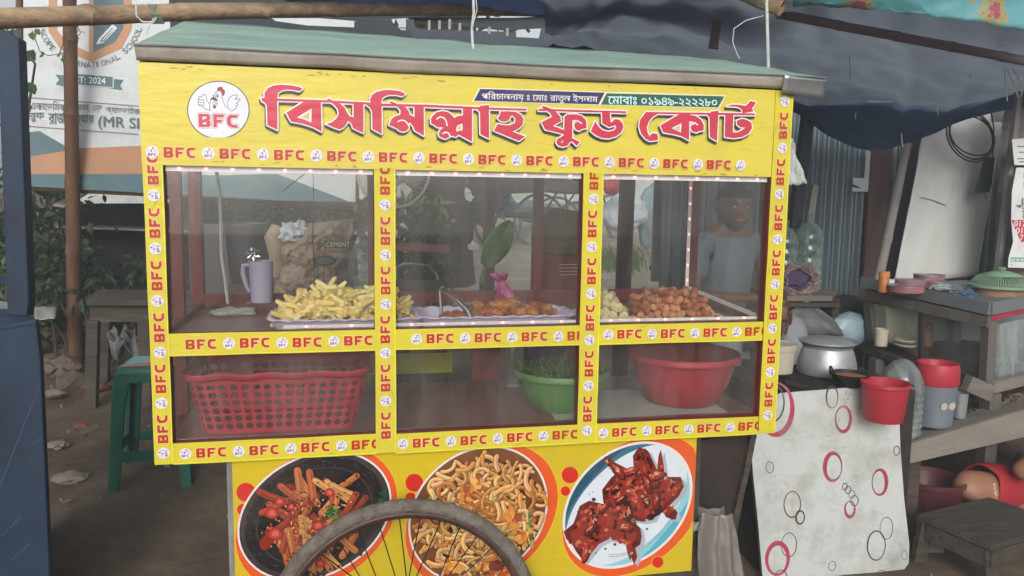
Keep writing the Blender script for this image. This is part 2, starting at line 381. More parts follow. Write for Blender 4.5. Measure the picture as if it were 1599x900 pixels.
def bush(name, c, rad, n, L, mat, label, cat='bush', group=None, stems=5, dens=1.0, clumps=14):
    c = Vector(c); base = Vector((c.x, c.y, ground_z(c.x, c.y)))
    t = thing(name, base, label, cat, group)
    mb = MB(); cl = [(c+Vector((R.uniform(-1, 1)*rad[0], R.uniform(-1, 1)*rad[1], R.uniform(-1, 1)*rad[2])), R.uniform(.25, .5)) for _ in range(clumps)]
    for i in range(n):
        k, q = R.choice(cl); p = k+Vector((R.gauss(0, .5)*rad[0]*q, R.gauss(0, .5)*rad[1]*q, R.gauss(0, .5)*rad[2]*q))
        leaf(mb, p, rv()+Vector((0, 0, -.2)), rv()+Vector((0, -.5, .8)), L*R.uniform(.6, 1.3), L*R.uniform(.3, .55))
    build('foliage', mb, mat, t)
    st = MB()
    for k, q in cl[:stems]:
        mid = (base+k)/2+Vector((R.uniform(-.1, .1), 0, 0)); st.tube([base+Vector((R.uniform(-.1, .1)*rad[0]*3, 0, -.02)), mid, k], [.014, .01, .004], 6)
    build('stem', st, m_stem, t, smooth=True); return t
def pc(px, py, Y): return P(px, py, Y)
bush('shrub', pc(130, 440, 4.4), (.75, .5, .42), 2600, .09, m_leaf_d, 'dark tangled shrub growing under the black hut roof', group='undergrowth behind the stalls', clumps=30)
bush('shrub', pc(60, 330, 4.0), (.35, .4, .65), 1500, .08, m_leaf_d, 'tall dark shrub filling the gap beside the blue post', group='undergrowth behind the stalls', clumps=24)
bush('shrub', pc(50, 440, 3.6), (.3, .3, .35), 700, .07, m_leaf_m, 'mid green shrub low behind the blue post', group='undergrowth behind the stalls')
bush('shrub', pc(470, 340, 4.9), (1.0, .3, .13), 1100, .12, m_leaf_l, 'pale green weeds below the horizontal bamboo rail', group='undergrowth behind the stalls', clumps=22)
bush('shrub', pc(400, 350, 4.7), (.4, .3, .3), 800, .1, m_leaf_d, 'dark leafy weeds behind the black bin', group='undergrowth behind the stalls')
bush('shrub', pc(650, 400, 4.6), (.35, .3, .42), 900, .09, m_leaf_d, 'dark plants at the foot of the tree trunk behind the fan', group='undergrowth behind the stalls')
bush('shrub', pc(320, 330, 4.4), (.3, .3, .45), 700, .09, m_leaf_d, 'dark bush seen through the left corner of the glass', group='undergrowth behind the stalls')
bush('shrub', pc(165, 430, 3.45), (.42, .12, .12), 150, .08, m_leaf_d, 'broad leaved weeds in front of the dark hut', group='undergrowth behind the stalls')
bush('shrub', pc(95, 430, 3.5), (.2, .15, .22), 260, .08, m_leaf_d, 'dark weeds between the blue post and the bamboo post', group='undergrowth behind the stalls')
def grass(c, r, n, h, label):
    c = Vector(c); mb = MB(); z0 = c.z
    for i in range(n):
        x = c.x+R.gauss(0, r*.5); y = c.y+R.gauss(0, r*.4); z = ground_z(x, y) if z0 is None else z0; hh = h*R.uniform(.5, 1.2)
        dx, dy = R.gauss(0, hh*.45), R.gauss(0, hh*.3); w_ = .008
        mb.add([(x-w_, y, z), (x+w_, y, z), (x+dx*.4+w_*.7, y+dy*.4, z+hh*.7), (x+dx*.4-w_*.7, y+dy*.4, z+hh*.7), (x+dx, y+dy, z+hh)], [(0, 1, 2, 3), (3, 2, 4)])
    tag(build('grass', mb, m_leaf_l), label, 'grass', kind='stuff')
q = G(950, 428); grass((q.x, q.y, q.z), .55, 260, .33, 'tuft of long green grass seen through the right window')
q = G(1010, 402); grass((q.x, q.y, q.z), .8, 120, .12, 'short sparse grass on the far verge')
# vine on the left edge: separate large leaves
vb = P(30, 150, 2.6); vt = thing('vine', (vb.x, vb.y, ground_z(vb.x, vb.y)), 'leafy vine climbing over the left edge of the school banner', 'vine')
st = MB(); vp = [P(10, 470, 2.7), P(25, 330, 2.6), P(40, 200, 2.55), P(55, 100, 2.5), P(10, 45, 2.45)]; st.tube(vp, [.012, .01, .008, .006, .004], 6)
st.tube([P(50, 48, 2.5), P(62, 80, 2.45), P(75, 87, 2.4), P(92, 85, 2.4), P(102, 60, 2.4), P(98, 40, 2.4)], .0022, 5)
st.tube([P(120, 40, 2.4), P(126, 52, 2.4), P(118, 60, 2.4), P(97, 85, 2.4), P(100, 105, 2.4)], .0022, 5)
build('stem', st, m_stem, vt, smooth=True)
LV = [(12, 55, 20), (30, 65, 22), (8, 80, 24), (40, 80, 20), (50, 50, 12), (20, 45, 20), (42, 97, 18), (5, 105, 16), (38, 105, 14), (45, 128, 17), (30, 138, 12), (47, 135, 10), (40, 158, 20), (28, 175, 16), (45, 172, 12), (25, 205, 14), (38, 188, 18), (20, 120, 18), (66, 80, 6), (68, 86, 6), (97, 90, 7), (101, 95, 6), (33, 230, 16), (48, 215, 10), (15, 62, 22), (2, 62, 20), (55, 45, 9), (30, 85, 18)]
for i, (px, py, s_) in enumerate(LV):
    mb = MB(); Y = 2.5-R.uniform(0, .25); c = P(px, py, Y); L = s_*1.25*mpp(px, py, Y)
    leaf(mb, c, _u*R.uniform(-.9, -.2)+_r*R.uniform(-.8, .8)+Vector((0, R.uniform(-.3, .3), 0)), Vector((R.uniform(-.3, .3), -1, R.uniform(.2, .7))), L, L*.8)
    build('leaf', mb, R.choice([m_leaf_m, m_leaf_m, m_leaf_d]), vt)

# ---------------------------------------------------------------- school banner (flat print, traced on its own plane)
YB = 3.3
def banner():
    pr = Print(); O0 = P(300, 200, YB)
    def b(px, py): p = P(px, py, YB)-O0; return (p.x, p.z)
    def bl(l): return [b(*q) for q in l]
    white = (.60, .65, .67); teal = (.07, .15, .18); org = (.50, .25, .13); grey = (.10, .13, .15)
    pr.fill(bl([(36, -60), (556, -40), (555, 316), (430, 313), (40, 291)]), white); pr.layer(6e-4)
    pr.fill(bl([(38, 246), (95, 205+28), (216, 228), (330, 222), (330, 262), (300, 272), (38, 272)]), org); pr.layer(6e-4)
    pr.fill(bl([(38, 207), (62, 205), (112, 234), (38, 246)]), teal)
    pr.fill(bl([(38, 272), (300, 272), (335, 274), (433, 272), (548, 316), (430, 313), (38, 291)]), (.07, .16, .19)); pr.layer(6e-4)
    # crest
    pr.fill(bl([(76, -30), (76, 50), (95, 78), (142, 97), (190, 76), (206, 45), (206, -30)]), org); pr.layer(6e-4)
    pr.fill(bl([(90, -30), (90, 48), (105, 66), (139, 82), (139, -30)]), (.62, .66, .68))
    pr.fill(bl([(146, -30), (146, 82), (180, 66), (193, 44), (193, -30)]), teal); pr.layer(6e-4)
    pr.fill(bl([(150, 70), (155, 60), (176, 38), (183, 44), (162, 67)]), (.75, .78, .8)); pr.layer(6e-4)
    pr.fill(bl([(156, 66), (159, 61), (176, 43), (179, 45), (163, 65)]), teal); pr.stroke(bl([(161, 63), (178, 44)]), .006, (.75, .78, .8))
    pr.ring(b(113, 44), .035, .04, .006, grey)
    for a in (-60, -20, 20, 60, 100): pr.stroke([(b(113, 44)[0]+.05*cos(radians(a)), b(113, 44)[1]+.05*sin(radians(a))), (b(113, 44)[0]+.07*cos(radians(a)), b(113, 44)[1]+.07*sin(radians(a)))], .005, grey)
    # words on the arc
    cx, cy, rr = 141, 22, 84; s_ = 'SCOPE INTERNATIONAL SCHOOL'; pr.layer(6e-4)
    for i, ch in enumerate(s_):
        if ch == ' ': continue
        a = radians(205+(335-205)*i/(len(s_)-1)) if False else radians(200+142*i/(len(s_)-1))
        # angles measured from +x, y up; the arc runs along the bottom
        p = (cx+rr*cos(a), cy-rr*sin(a)); tang = Vector((-sin(a), -cos(a)))
        up = Vector((-cos(a), sin(a)))
        o2 = Vector(p)-tang*3.6-up*4.8*-1*0
        A = Vector(b(*(Vector(p)-tang*3.4))); Bq = Vector(b(*(Vector(p)+tang*3.4*(1 if ch != 'I' else -.3)))); U = Bq-A
        C = Vector(b(*(Vector(p)-tang*3.4+up*9))); V = C-A
        pr.text(ch, None, grey, bold=.012, O=A, U=U, V=V)
    pr.fill(bl([(87, 117), (103, 118), (103, 136), (87, 132), (93, 125)]), teal); pr.fill(bl([(178, 124), (193, 125), (187, 133), (192, 141), (172, 138)]), teal); pr.layer(6e-4)
    pr.fill(bl([(102, 113), (178, 119), (178, 138), (102, 132)]), (.62, .66, .68)); pr.layer(6e-4); pr.fill(bl([(103.5, 114.5), (176.5, 120.5), (176.5, 136.5), (103.5, 130.5)]), teal); pr.layer(6e-4)
    O = Vector(b(112, 129)); pr.text('EST: 2024', None, (.8, .82, .84), bold=.02, O=O, U=Vector(b(165, 132))-O, V=Vector(b(112, 119))-O)
    pr.stroke(bl([(38, 152), (216, 166)]), .004, (.25, .1, .1)); pr.stroke(bl([(38, 197), (216, 210)]), .004, (.25, .1, .1))
    def line(txt, a, bq, h, bold=.01):
        O = Vector(b(*a)); pr.text(txt, None, grey, bold=bold, O=O, U=Vector(b(*bq))-O, V=Vector(b(a[0], a[1]-h))-O)
    line('একােডিমক', (48, 171), (103, 174), 15, 0); line('প্ল্যানার', (108, 175), (139, 176), 13); line('এন্ড', (145, 177), (160, 178), 13); line('অ্যাডভাইজার', (165, 179), (228, 183), 15)
    line('মারুফ', (34, 191), (69, 190), 15, .02); line('রাজন', (76, 194), (112, 194), 18, .02); line('স্যার', (116, 197), (147, 197), 18, .02)
    line('(MR SIR)', (154, 203), (240, 208), 22, .03)
    o = pr.build('school_banner', O0, (1, 0, 0), (0, 0, 1), (0, -1, 0), m_banner)
    tag(o, 'large white vinyl banner of an international school behind the cart', 'banner')
    # gentle sag so it is not a dead flat card
    return o
bn = banner(); md = bn.modifiers.new('thick', 'SOLIDIFY'); bn.modifiers.remove(md)
bt = thing('banner_frame', P(300, 300, 3.36), 'thin bamboo frame tied behind the white school banner', 'frame')
for a, b_ in (((30, -40), (32, 300)), ((555, -40), (556, 330)), ((30, 292), (556, 318))):
    build('pole', MB().tube([P(a[0], a[1], 3.34), P(b_[0], b_[1], 3.34)], .02, 8), m_bamboo_d, bt, smooth=True)

# ---------------------------------------------------------------- bamboo helper
def bamboo(name, a, b, r0, r1, mat, label, cat='bamboo pole', nodes=None, bend=0, open_end=False, group=None):
    a, b = Vector(a), Vector(b); L = (b-a).length; n = nodes or max(3, int(L/.33))
    path, rad = [], []
    for i in range(n):
        t0, t1 = i/n, (i+1)/n
        for t, k in ((t0, 1.13), (t0+.04/n*2, 1.0), (t1-.05/n*2, 1.0), (t1-.001, 1.1)):
            p = a.lerp(b, t)+Vector((0, 0, -bend*sin(pi*t)))+Vector((R.uniform(-1, 1), R.uniform(-1, 1), R.uniform(-1, 1)))*r0*.06
            path.append(p); rad.append((r0+(r1-r0)*t)*k)
    o = build(name, MB().tube(path, rad, 14, caps=not open_end), mat, smooth=True); return tag(o, label, cat, group)
bamboo('bamboo_pole', P(-40, 30, .33), P(900, 20, 1.75), .0265, .022, m_bamboo, 'long pale horizontal bamboo pole across the top left above the cart', nodes=9, bend=-.02)
# the pole whose sawn open end faces right
eA, eB = P(1222, 12, .5), P(1140, -22, .62)
ep = thing('bamboo_pole', (eA+eB)/2, 'short bamboo pole with its hollow sawn end facing right at the top', 'bamboo pole')
build('culm', MB().tube([eB+(eB-eA)*3, eB, eA.lerp(eB, .5), eA], [.026, .026, .0275, .027], 20, caps=False), m_bamboo, ep, smooth=True, solid=.008)
build('hollow', MB().tube([eA+(eB-eA)*.25, eA+(eB-eA)*.3], .024, 20), M('bamboo_inside', '5b4636', .9), ep)
bamboo('bamboo_post', P(108, -60, 3.0), G(117, 572)+Vector((0, 0, -.05)), .034, .044, m_bamboo_d, 'upright brown bamboo post in front of the school banner', nodes=6)
bamboo('bamboo_pole', P(420, 316, 4.5), P(560, 325, 4.4), .04, .034, m_bamboo_d, 'horizontal bamboo rail behind the glass below the banner', nodes=3)

# ---------------------------------------------------------------- hut with dark mouth behind the stool
hut = thing('hut', G(150, 520), 'low dark hut with pale plank edged roof left of the cart', 'hut')
Yh = 3.75
m_dark_wall = M('shaded_mouth_wall', '2b2b2c', .9, .3, 4, .3)  # dark colour puts the shade of the hut mouth into the wall
m_plank_p = M('pale_plank', '8e877c', .85, .25, 5, .3, stretch=(1, 5, 8), dirt='55504a', dirt_amt=.6)
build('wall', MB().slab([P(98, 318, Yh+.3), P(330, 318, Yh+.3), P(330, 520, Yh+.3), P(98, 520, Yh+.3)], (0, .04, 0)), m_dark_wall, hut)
build('roof', MB().slab([P(82, 322, Yh-.35), P(135, 296, Yh+.3), P(330, 300, Yh+.3), P(330, 312, Yh+.1), P(145, 299, Yh+.25), P(100, 325, Yh-.35)], (0, .02, .012)), m_plank_p, hut)
build('fascia', MB().slab([P(130, 289, Yh-.1), P(142, 286, Yh-.1), P(330, 296, Yh-.1), P(330, 303, Yh-.1), P(134, 298, Yh-.1)], (0, .02, 0)), m_plank_p, hut)
build('shelf', MB().slab([P(88, 353, Yh), P(330, 362, Yh), P(330, 365, Yh), P(88, 356, Yh)], (0, .3, 0)), m_plank_p, hut)

# ---------------------------------------------------------------- tree trunk and posts seen through the glass
tr = thing('tree', G(700, 455), 'thick dark tree trunk standing behind the fan', 'tree')
tp = G(700, 455); tb = MB()
tb.grid(lambda u, v: (lambda a, z: Vector((P(695, 300, tp.y).x+cos(a)*(.30+.06*noise.noise(Vector((cos(a)*2, sin(a)*2, z*1.5)))), tp.y+sin(a)*.26, z)))(2*pi*u, tp.z-.2+v*3.4), 28, 18)
build('trunk', tb, M('dark_bark', '2c2620', .95, .4, 9, 1.0, stretch=(2, 2, .5), dirt='171513'), tr, smooth=True)
cr = MB()
for i in range(900):
    k = Vector((tp.x+R.gauss(0, .9), tp.y+R.gauss(.3, .6), tp.z+3.4+R.gauss(0, .45))); leaf(cr, k, rv(), rv()+Vector((0, 0, 1)), .16, .07)
build('crown', cr, m_leaf_d, tr)
m_brownpost = M('brown_post', '4c3229', .7, .3, 8, .3, stretch=(3, 3, .5), dirt='2a1d18')
bamboo('wooden_post', P(766, 200, 3.6), G(762, 490), .045, .05, m_brownpost, 'brown round wooden post right of the dark tree trunk', 'post', nodes=3)
# banana plant
bp_ = thing('banana_plant', G(755, 470), 'young banana plant with one broad green leaf', 'plant')
mb = MB(); c0, c1 = P(757, 415, 3.2), P(797, 345, 3.2)
ax = c1-c0; sd_ = Vector((ax.z, 0, -ax.x)).normalized()
mb.grid(lambda u, v: c0+ax*v+sd_*((u-.5)*.17*sin(pi*min(1, v*.9+.08))**.6)+Vector((0, -.05*abs(u-.5)+.03*sin(v*9)*(u-.5), 0)), 8, 14)
build('leaf', mb, M('banana_leaf', '4f7a35', .45, .25, 10, .2, trans=.35, stretch=(1, 1, 6)), bp_, smooth=True, solid=.003)
build('stem', MB().tube([G(755, 470), P(752, 440, 3.2), c0], [.03, .02, .01], 8), m_leaf_l, bp_, smooth=True)

# ---------------------------------------------------------------- blue painted stall at the left edge
m_blue = M('blue_paint', '172e48', .6, .5, 4, .15, dirt='0b141e', dirt_amt=.6, stretch=(1, 1, .5))
bs = thing('blue_stall', (P(30, 890, .7).x, .7, .1), 'dark blue painted wooden stall at the left edge', 'stall')
Yb = .75
build('post', MB().slab([P(-6, 40, Yb), P(30, 60, Yb), P(45, 470, Yb), P(42, 500, Yb), P(12, 505, Yb)], (0, .06, 0)), m_blue, bs, bevel=.004)
build('side_panel', MB().slab([P(-120, 530, Yb-.12), P(56, 500, Yb-.12), P(63, 560, Yb-.12), P(79, 930, Yb-.12), P(-120, 940, Yb-.12)], (0, .03, 0)), m_blue, bs, bevel=.004)
build('top_board', MB().slab([P(-120, 528, Yb-.125), P(56, 499, Yb-.125), P(46, 484, Yb+.2), P(-120, 478, Yb+.2)], (0, 0, -.012)), m_blue, bs)
build('back_panel', MB().slab([P(60, 504, Yb-.08), P(60, 504, Yb+.5), P(80, 1000, Yb+.5), P(80, 1000, Yb-.08)], (-.02, 0, 0)), m_blue, bs)
build('rail', MB().slab([P(-60, 450, Yb+.5), P(46, 436, Yb+.1), P(46, 428, Yb+.1), P(-60, 440, Yb+.5)], (0, .03, 0)), m_blue, bs)
build('sheet', MB().slab([P(-30, 482, Yb+.35), P(0, 470, Yb+.9), P(46, 478, Yb+.9), P(20, 492, Yb+.35)], (0, 0, -.004)), M('pale_sheet', 'a8b4b4', .7), bs)

for i, (a, b_) in enumerate((((0, 760), (64, 597)), ((2, 838), (33, 806)), ((18, 875), (46, 850)), ((52, 694), (66, 683)))):
    build('scratch', MB().bar(P(*a, Yb-.1215), P(*b_, Yb-.1215), .0016, .001, up=(0, 1, 0)), M('scratch_paint', '4a6078', .7) if i == 0 else MATS['scratch_paint'], bs)
# ---------------------------------------------------------------- grey table and white sheeting beyond the stool
tb_ = thing('wooden_table', G(190, 600), 'old grey wooden table behind the green stool', 'table')
Yt = 2.9
build('tabletop', MB().slab([P(134, 469, Yt-.25), P(330, 470, Yt-.25), P(330, 452, Yt+.35), P(152, 452, Yt+.35)], (0, 0, -.03)), m_wood_dark, tb_, bevel=.004)
build('apron', MB().slab([P(140, 478, Yt-.2), P(330, 478, Yt-.2), P(330, 503, Yt-.2), P(140, 503, Yt-.2)], (0, .03, 0)), m_wood_dark, tb_)
for a, b_, yy in (((146, 500), (140, 590), Yt-.2), ((225, 500), (228, 600), Yt-.2), ((165, 500), (160, 570), Yt+.3), ((228, 480), (230, 570), Yt+.3)):
    p0, p1 = P(a[0], a[1], yy), P(b_[0], b_[1], yy); p1.z = ground_z(p1.x, p1.y)-.02; build('leg', MB().bar(p0, p1, .06), m_wood_dark, tb_, bevel=.004)
m_whiteplastic = M('white_plastic_sheet', 'b4b6b0', .5, .15, 6, .3, dirt='6b6a62', dirt_amt=.5)
def crumple(name, pts, mat, label, cat, depth=.06, n=14, group=None, parent=None):
    # quad of world points turned into a creased sheet
    A, B, C, D = map(Vector, pts)
    N_ = (B-A).cross(D-A).normalized(); sd = R.random()*50
    mb = MB().grid(lambda u, v: A.lerp(B, u).lerp(D.lerp(C, u), v)+N_*depth*(noise.fractal(Vector((u*3+sd, v*3, sd)), .7, 2, 4))+(B-A)*.04*noise.noise(Vector((v*4+sd, 0, 0)))+(D-A)*.05*noise.noise(Vector((u*4+sd, 9, 0))), n, n)
    o = build(name, mb, mat, parent, smooth=True, solid=.003)
    if parent is None: tag(o, label, cat, group)
    return o
crumple('plastic_sheet', (P(40, 500, 2.6), P(86, 497, 2.6), P(88, 480, 3.2), P(40, 478, 3.2)), m_whiteplastic, 'crumpled white plastic sheet behind the blue stall', 'plastic sheet', .008)
0 and tag(build('plastic_sheet', MB().tube([P(80, 500, 2.9), P(95, 486, 2.9), P(108, 472, 2.92), P(115, 464, 2.95)], [.03, .018, .014, .02], 8), m_whiteplastic, smooth=True), 'twisted white plastic strip running up to the bamboo post', 'plastic strip')
crumple('rubbish_bag', (P(165, 520, 3.2), P(225, 520, 3.2), P(225, 545, 3.0), P(175, 545, 3.0)), M('clear_film', '777a78', .3, .4, 12, .4), 'grey crumpled film lying under the grey table', 'rubbish', .1)
mb = MB()
for i in range(16): mb.blob(G(72+R.random()*50, 545+R.random()*55)+Vector((0, 0, R.uniform(0, .12))), R.uniform(.04, .09), i, .5, 2, 2, (1.2, .8, .7))
tag(build('rag_heap', mb, M('dirty_rags', '665a50', .8, .5, 10, .5, dirt='3a342e'), smooth=True), 'brown heap of rags beside the bamboo post', 'rags')

# green plastic stool with a patterned lid of cloth on top
m_green = M('green_plastic', '0c5c47', .42, .12, 6, .05)
stl = thing('plastic_stool', G(230, 738), 'teal green moulded plastic stool left of the cart', 'stool')
Ys = 1.62
def stool():
    TL, TR = P(192, 562, Ys+.32), P(285, 562, Ys+.32); zt = P(200, 575, Ys).z
    xa, xb = P(176, 575, Ys).x, P(283, 575, Ys).x; w_ = xb-xa; ya, yb = Ys, Ys+w_
    mb = MB(); 
    def ring(x0, x1, y0, y1, z, r=.05, n=5):
        o = []
        for cx, cy, a0 in ((x1-r, y0+r, -90), (x1-r, y1-r, 0), (x0+r, y1-r, 90), (x0+r, y0+r, 180)):
            for k in range(n+1): a = radians(a0+90*k/n); o.append(Vector((cx+r*cos(a), cy+r*sin(a), z)))
        return o
    rings = [ring(xa+.012, xb-.012, ya+.012, yb-.012, zt), ring(xa+.004, xb-.004, ya+.004, yb-.004, zt-.008), ring(xa, xb, ya, yb, zt-.03), ring(xa-.004, xb+.004, ya-.004, yb+.004, zt-.065)]
    n = len(rings[0]); vs = [p for r_ in rings for p in r_]
    mb.add(vs, [(i*n+k, i*n+(k+1) % n, (i+1)*n+(k+1) % n, (i+1)*n+k) for i in range(3) for k in range(n)]+[tuple(range(n))])
    build('seat', mb, m_green, stl, smooth=True)
    for cx, cy in ((0, 0), (1, 0), (0, 1), (1, 1)):
        x = xa if cx == 0 else xb; y = ya if cy == 0 else yb; sx = 1 if cx == 0 else -1; sy = 1 if cy == 0 else -1
        gz = ground_z(x, y)-.01; l = MB(); W, Wb = .055, .045; sp = .035
        top = [(x, y, zt-.03), (x+sx*W*1.3, y, zt-.03), (x+sx*W*1.3, y+sy*.012, zt-.03), (x+sx*.012, y+sy*.012, zt-.03), (x+sx*.012, y+sy*W*1.3, zt-.03), (x, y+sy*W*1.3, zt-.03)]
        mid = [(x-sx*sp*.3, y-sy*sp*.3, zt-.15), (x+sx*(W-.01), y-sy*sp*.3, zt-.15), (x+sx*(W-.01), y+sy*.01, zt-.15), (x+sx*.01, y+sy*.01, zt-.15), (x+sx*.01, y+sy*(W-.01), zt-.15), (x-sx*sp*.3, y+sy*(W-.01), zt-.15)]
        bot = [(x-sx*sp, y-sy*sp, gz), (x-sx*sp+sx*Wb, y-sy*sp, gz), (x-sx*sp+sx*Wb, y-sy*sp+sy*.012, gz), (x-sx*sp+sx*.012, y-sy*sp+sy*.012, gz), (x-sx*sp+sx*.012, y-sy*sp+sy*Wb, gz), (x-sx*sp, y-sy*sp+sy*Wb, gz)]
        l.add(top+mid+bot, [(i*6+k, i*6+(k+1) % 6, (i+1)*6+(k+1) % 6, (i+1)*6+k) for i in range(2) for k in range(6)]+[(12, 13, 14, 15, 16, 17), (0, 1, 2, 3, 4, 5)])
        build('leg', l, m_green, stl, bevel=.003)
    zb = .16+ground_z(xa, ya)
    for a, b_ in (((xa-.02, ya-.02), (xb+.02, ya-.02)), ((xa-.02, yb+.02), (xb+.02, yb+.02)), ((xa-.02, ya-.02), (xa-.02, yb+.02)), ((xb+.02, ya-.02), (xb+.02, yb+.02))):
        build('stretcher', MB().bar((a[0], a[1], zb), (b_[0], b_[1], zb), .008, .045), m_green, stl)
    pr = Print(); w2 = w_-.05
    pr.fill([(0, 0), (w2, 0), (w2, w2), (0, w2)], (.45, .12, .1)); pr.layer()
    pr.fill([(0, w2*.2), (w2*.5, w2*.35), (w2*.3, w2), (0, w2)], (.2, .45, .5)); pr.fill([(w2*.3, w2*.3), (w2*.6, w2*.35), (w2*.45, w2*.9)], (.6, .4, .15)); pr.stroke([(0, w2*.1), (w2, w2*.18)], .02, (.6, .35, .3))
    pr.build('seat_sticker', (xa+.025, ya+.025, zt+.001), (1, 0, 0), (0, 1, 0), (0, 0, 1), m_print, stl)
stool()
# ================================================================== the food cart
CART = thing('food_cart', (.8, .3, .06), 'yellow street food cart with glass display case and printed signs', 'food cart')
m_roof = M('green_roof_sheet', '9ab8ac', .5, .2, 5, .18, dirt='6f8a82', dirt_amt=.6, stretch=(1, 3, 1))
m_tin = M('rusty_tin', 'b4aea6', .55, .2, 6, .2, dirt='84695c', dirt_amt=.7, dirt_scale=4)
m_flash = M('bright_tin', 'b8bcbe', .3, .1, 6, .1, metal=.8)
m_red = M('red_paint_wood', '6e2420', .5, .3, 6, .15, dirt='33201c', dirt_amt=.5)
m_shelf = M('shelf_board', '855650', .4, .25, 4, .15, dirt='4a322e', dirt_amt=.6, stretch=(.5, 2, 1))
m_led_strip = M('led_strip', 'd8d4d2', .4, .1, 40, .1, emit=(1, .80, .80, .10))
m_led = M('led_glow', 'ffc8c8', .3, 0, 5, 0, emit=(1, .27, .30, 3.2))
YEL = hexc('d8c84a'); YEL2 = hexc('d4c838')
RED = hexc('b82c22'); PINK = hexc('c8344c'); WHITE = hexc('ebe6e8'); LAV = hexc('e2dcea'); DARK = hexc('2b3440'); PURP = hexc('54335e'); PEACH = hexc('f2c49a')
ZT, ZB, D = 1.779, .845, .57
XS = [(0, .043), (.52, .571), (1.046, 1.10), (1.568, 1.62)]
# ---- timber frame
for i, (a, b) in enumerate(XS):
    build('front_post', MB().box((a, .0, ZB+.005), (b, .035, 1.6)), m_red, CART, bevel=.001)
for i, (a, b) in enumerate(((.0, .035), (.52, .55), (1.05, 1.08), (1.585, 1.62))):
    z0 = 1.155 if i in (1,) else ZB
    build('back_post', MB().box((a, D-.03, z0), (b, D, ZT)), m_red, CART, bevel=.001)
build('back_rail', MB().box((.035, D-.028, 1.15), (1.585, D-.004, 1.185)), m_red, CART)
build('back_rail', MB().box((.0, D-.031, 1.60), (1.62, D+.001, 1.70)), m_red, CART)
for a, b in ((.004, .03), (1.59, 1.616)):
    build('side_rail', MB().box((a, .036, 1.13), (b, D-.031, 1.158)), m_red, CART)
    build('side_rail', MB().box((a, .036, ZB+.01), (b, D-.031, .885)), m_red, CART)
    build('side_rail', MB().box((a, .036, 1.60), (b, D-.031, 1.70)), m_red, CART)
build('side_post', MB().box((.0, .27, .89), (.028, .3, 1.6)), m_red, CART)
for a, b in ((.043, .52), (.571, 1.046), (1.10, 1.568)):
    build('front_rail', MB().box((a, .002, 1.109), (b, .034, 1.159)), m_red, CART)
    build('front_rail', MB().box((a, .002, ZB+.003), (b, .034, .894)), m_red, CART)
build('shelf', MB().box((.03, .036, 1.128), (1.59, D-.032, 1.143)), m_shelf, CART)
build('shelf', MB().box((.03, .036, .878), (1.59, D-.032, .893)), m_shelf, CART)
build('header_board', MB().box((0, -.004, 1.553), (1.62, .02, ZT)), m_red, CART)
build('ceiling_board', MB().box((.03, .036, 1.70), (1.59, D-.032, 1.712)), M('white_ceiling', 'c8c4bc', .6, .1, 5, .1), CART)
# ---- roof sheet, sloping up to the back, with its folded front edge
def roof():
    mb = MB()
    fn = lambda u, v: Vector((-.002+u*1.70, -.03+v*.62, 1.812+.002*noise.noise(Vector((u*8, v*3, 0)))+.0015*sin(u*9)+.006*v*noise.noise(Vector((u*14, v*6, 3)))+v*(.175-.03*u)))
    mb.grid(fn, 40, 12)
    build('roof', mb, m_roof, CART, smooth=True, solid=.002)
    mb = MB().grid(lambda u, v: Vector((-.002+u*1.62, -.028+.018*v, 1.8115+.002*noise.noise(Vector((u*1.62/1.70*8, 0, 0)))+.0015*sin(u*1.62/1.70*9)-.029*v-.0012*v*sin(u*21)+.0015*v*noise.noise(Vector((u*30, 0, 0))))), 60, 3)
    build('roof_edge', mb, m_tin, CART, smooth=True, solid=.0015)
    build('edge_wire', MB().tube([fn(i/50, 0)+Vector((0, -.003, .001)) for i in range(51)], .0022, 6), m_flash, CART, smooth=True)
    mb = MB().grid(lambda u, v: Vector((1.575+u*.13, -.036+.012*v+.01*u, 1.815-.045*v+.012*v*u*sin(v*4)-.004*u)), 8, 5)
    build('flashing', mb, m_flash, CART, smooth=True, solid=.0012)
    # side gables
    for x in (.002, 1.604): build('gable', MB().slab([(x, -.0, ZT-.0), (x, D, ZT), (x, D, 1.955), (x, -.0, 1.795)], (.012, 0, 0)), m_red, CART)
    build('back_board', MB().box((.016, D-.01, ZT+.002), (1.603, D-.002, 1.955)), m_red, CART)
roof()

# ---- lettering shapes for the tape
def PB(ox, oy, s, italic=.08):    # the letters B F C as polygons in a 3.05 x 1 box
    def t(l): return [(ox+(x+italic*y*0)*s, oy+y*s) for x, y in l]
    B = t([(0, 0), (.72, 0), (.86, .1), (.86, .42), (.78, .52), (.86, .62), (.84, .9), (.72, 1), (0, 1)]); H = [t([(.28, .20), (.58, .20), (.58, .36), (.36, .36), (.28, .30)]), t([(.28, .52), (.44, .62), (.58, .64), (.58, .80), (.28, .80)])]
    Fp = t([(1.08, 0), (1.34, 0), (1.34, .34), (1.66, .36), (1.78, .58), (1.34, .58), (1.34, .76), (1.80, .76), (1.94, 1), (1.08, 1)])
    C = t([(2.95, 1), (2.35, 1), (2.12, .82), (2.08, .5), (2.14, .2), (2.42, 0), (2.92, 0), (2.84, .24), (2.5, .24), (2.38, .36), (2.36, .62), (2.46, .76), (2.82, .76)])
    return (B, H), (Fp, []), (C, [])
def bfc(pr, ox, oy, s, col, halo, hw):
    for poly, holes in PB(ox, oy, s):
        pr.stroke(poly, hw*2, halo, closed=True)
    pr.layer(5e-5)
    for poly, holes in PB(ox, oy, s): pr.fill(poly, col, holes)
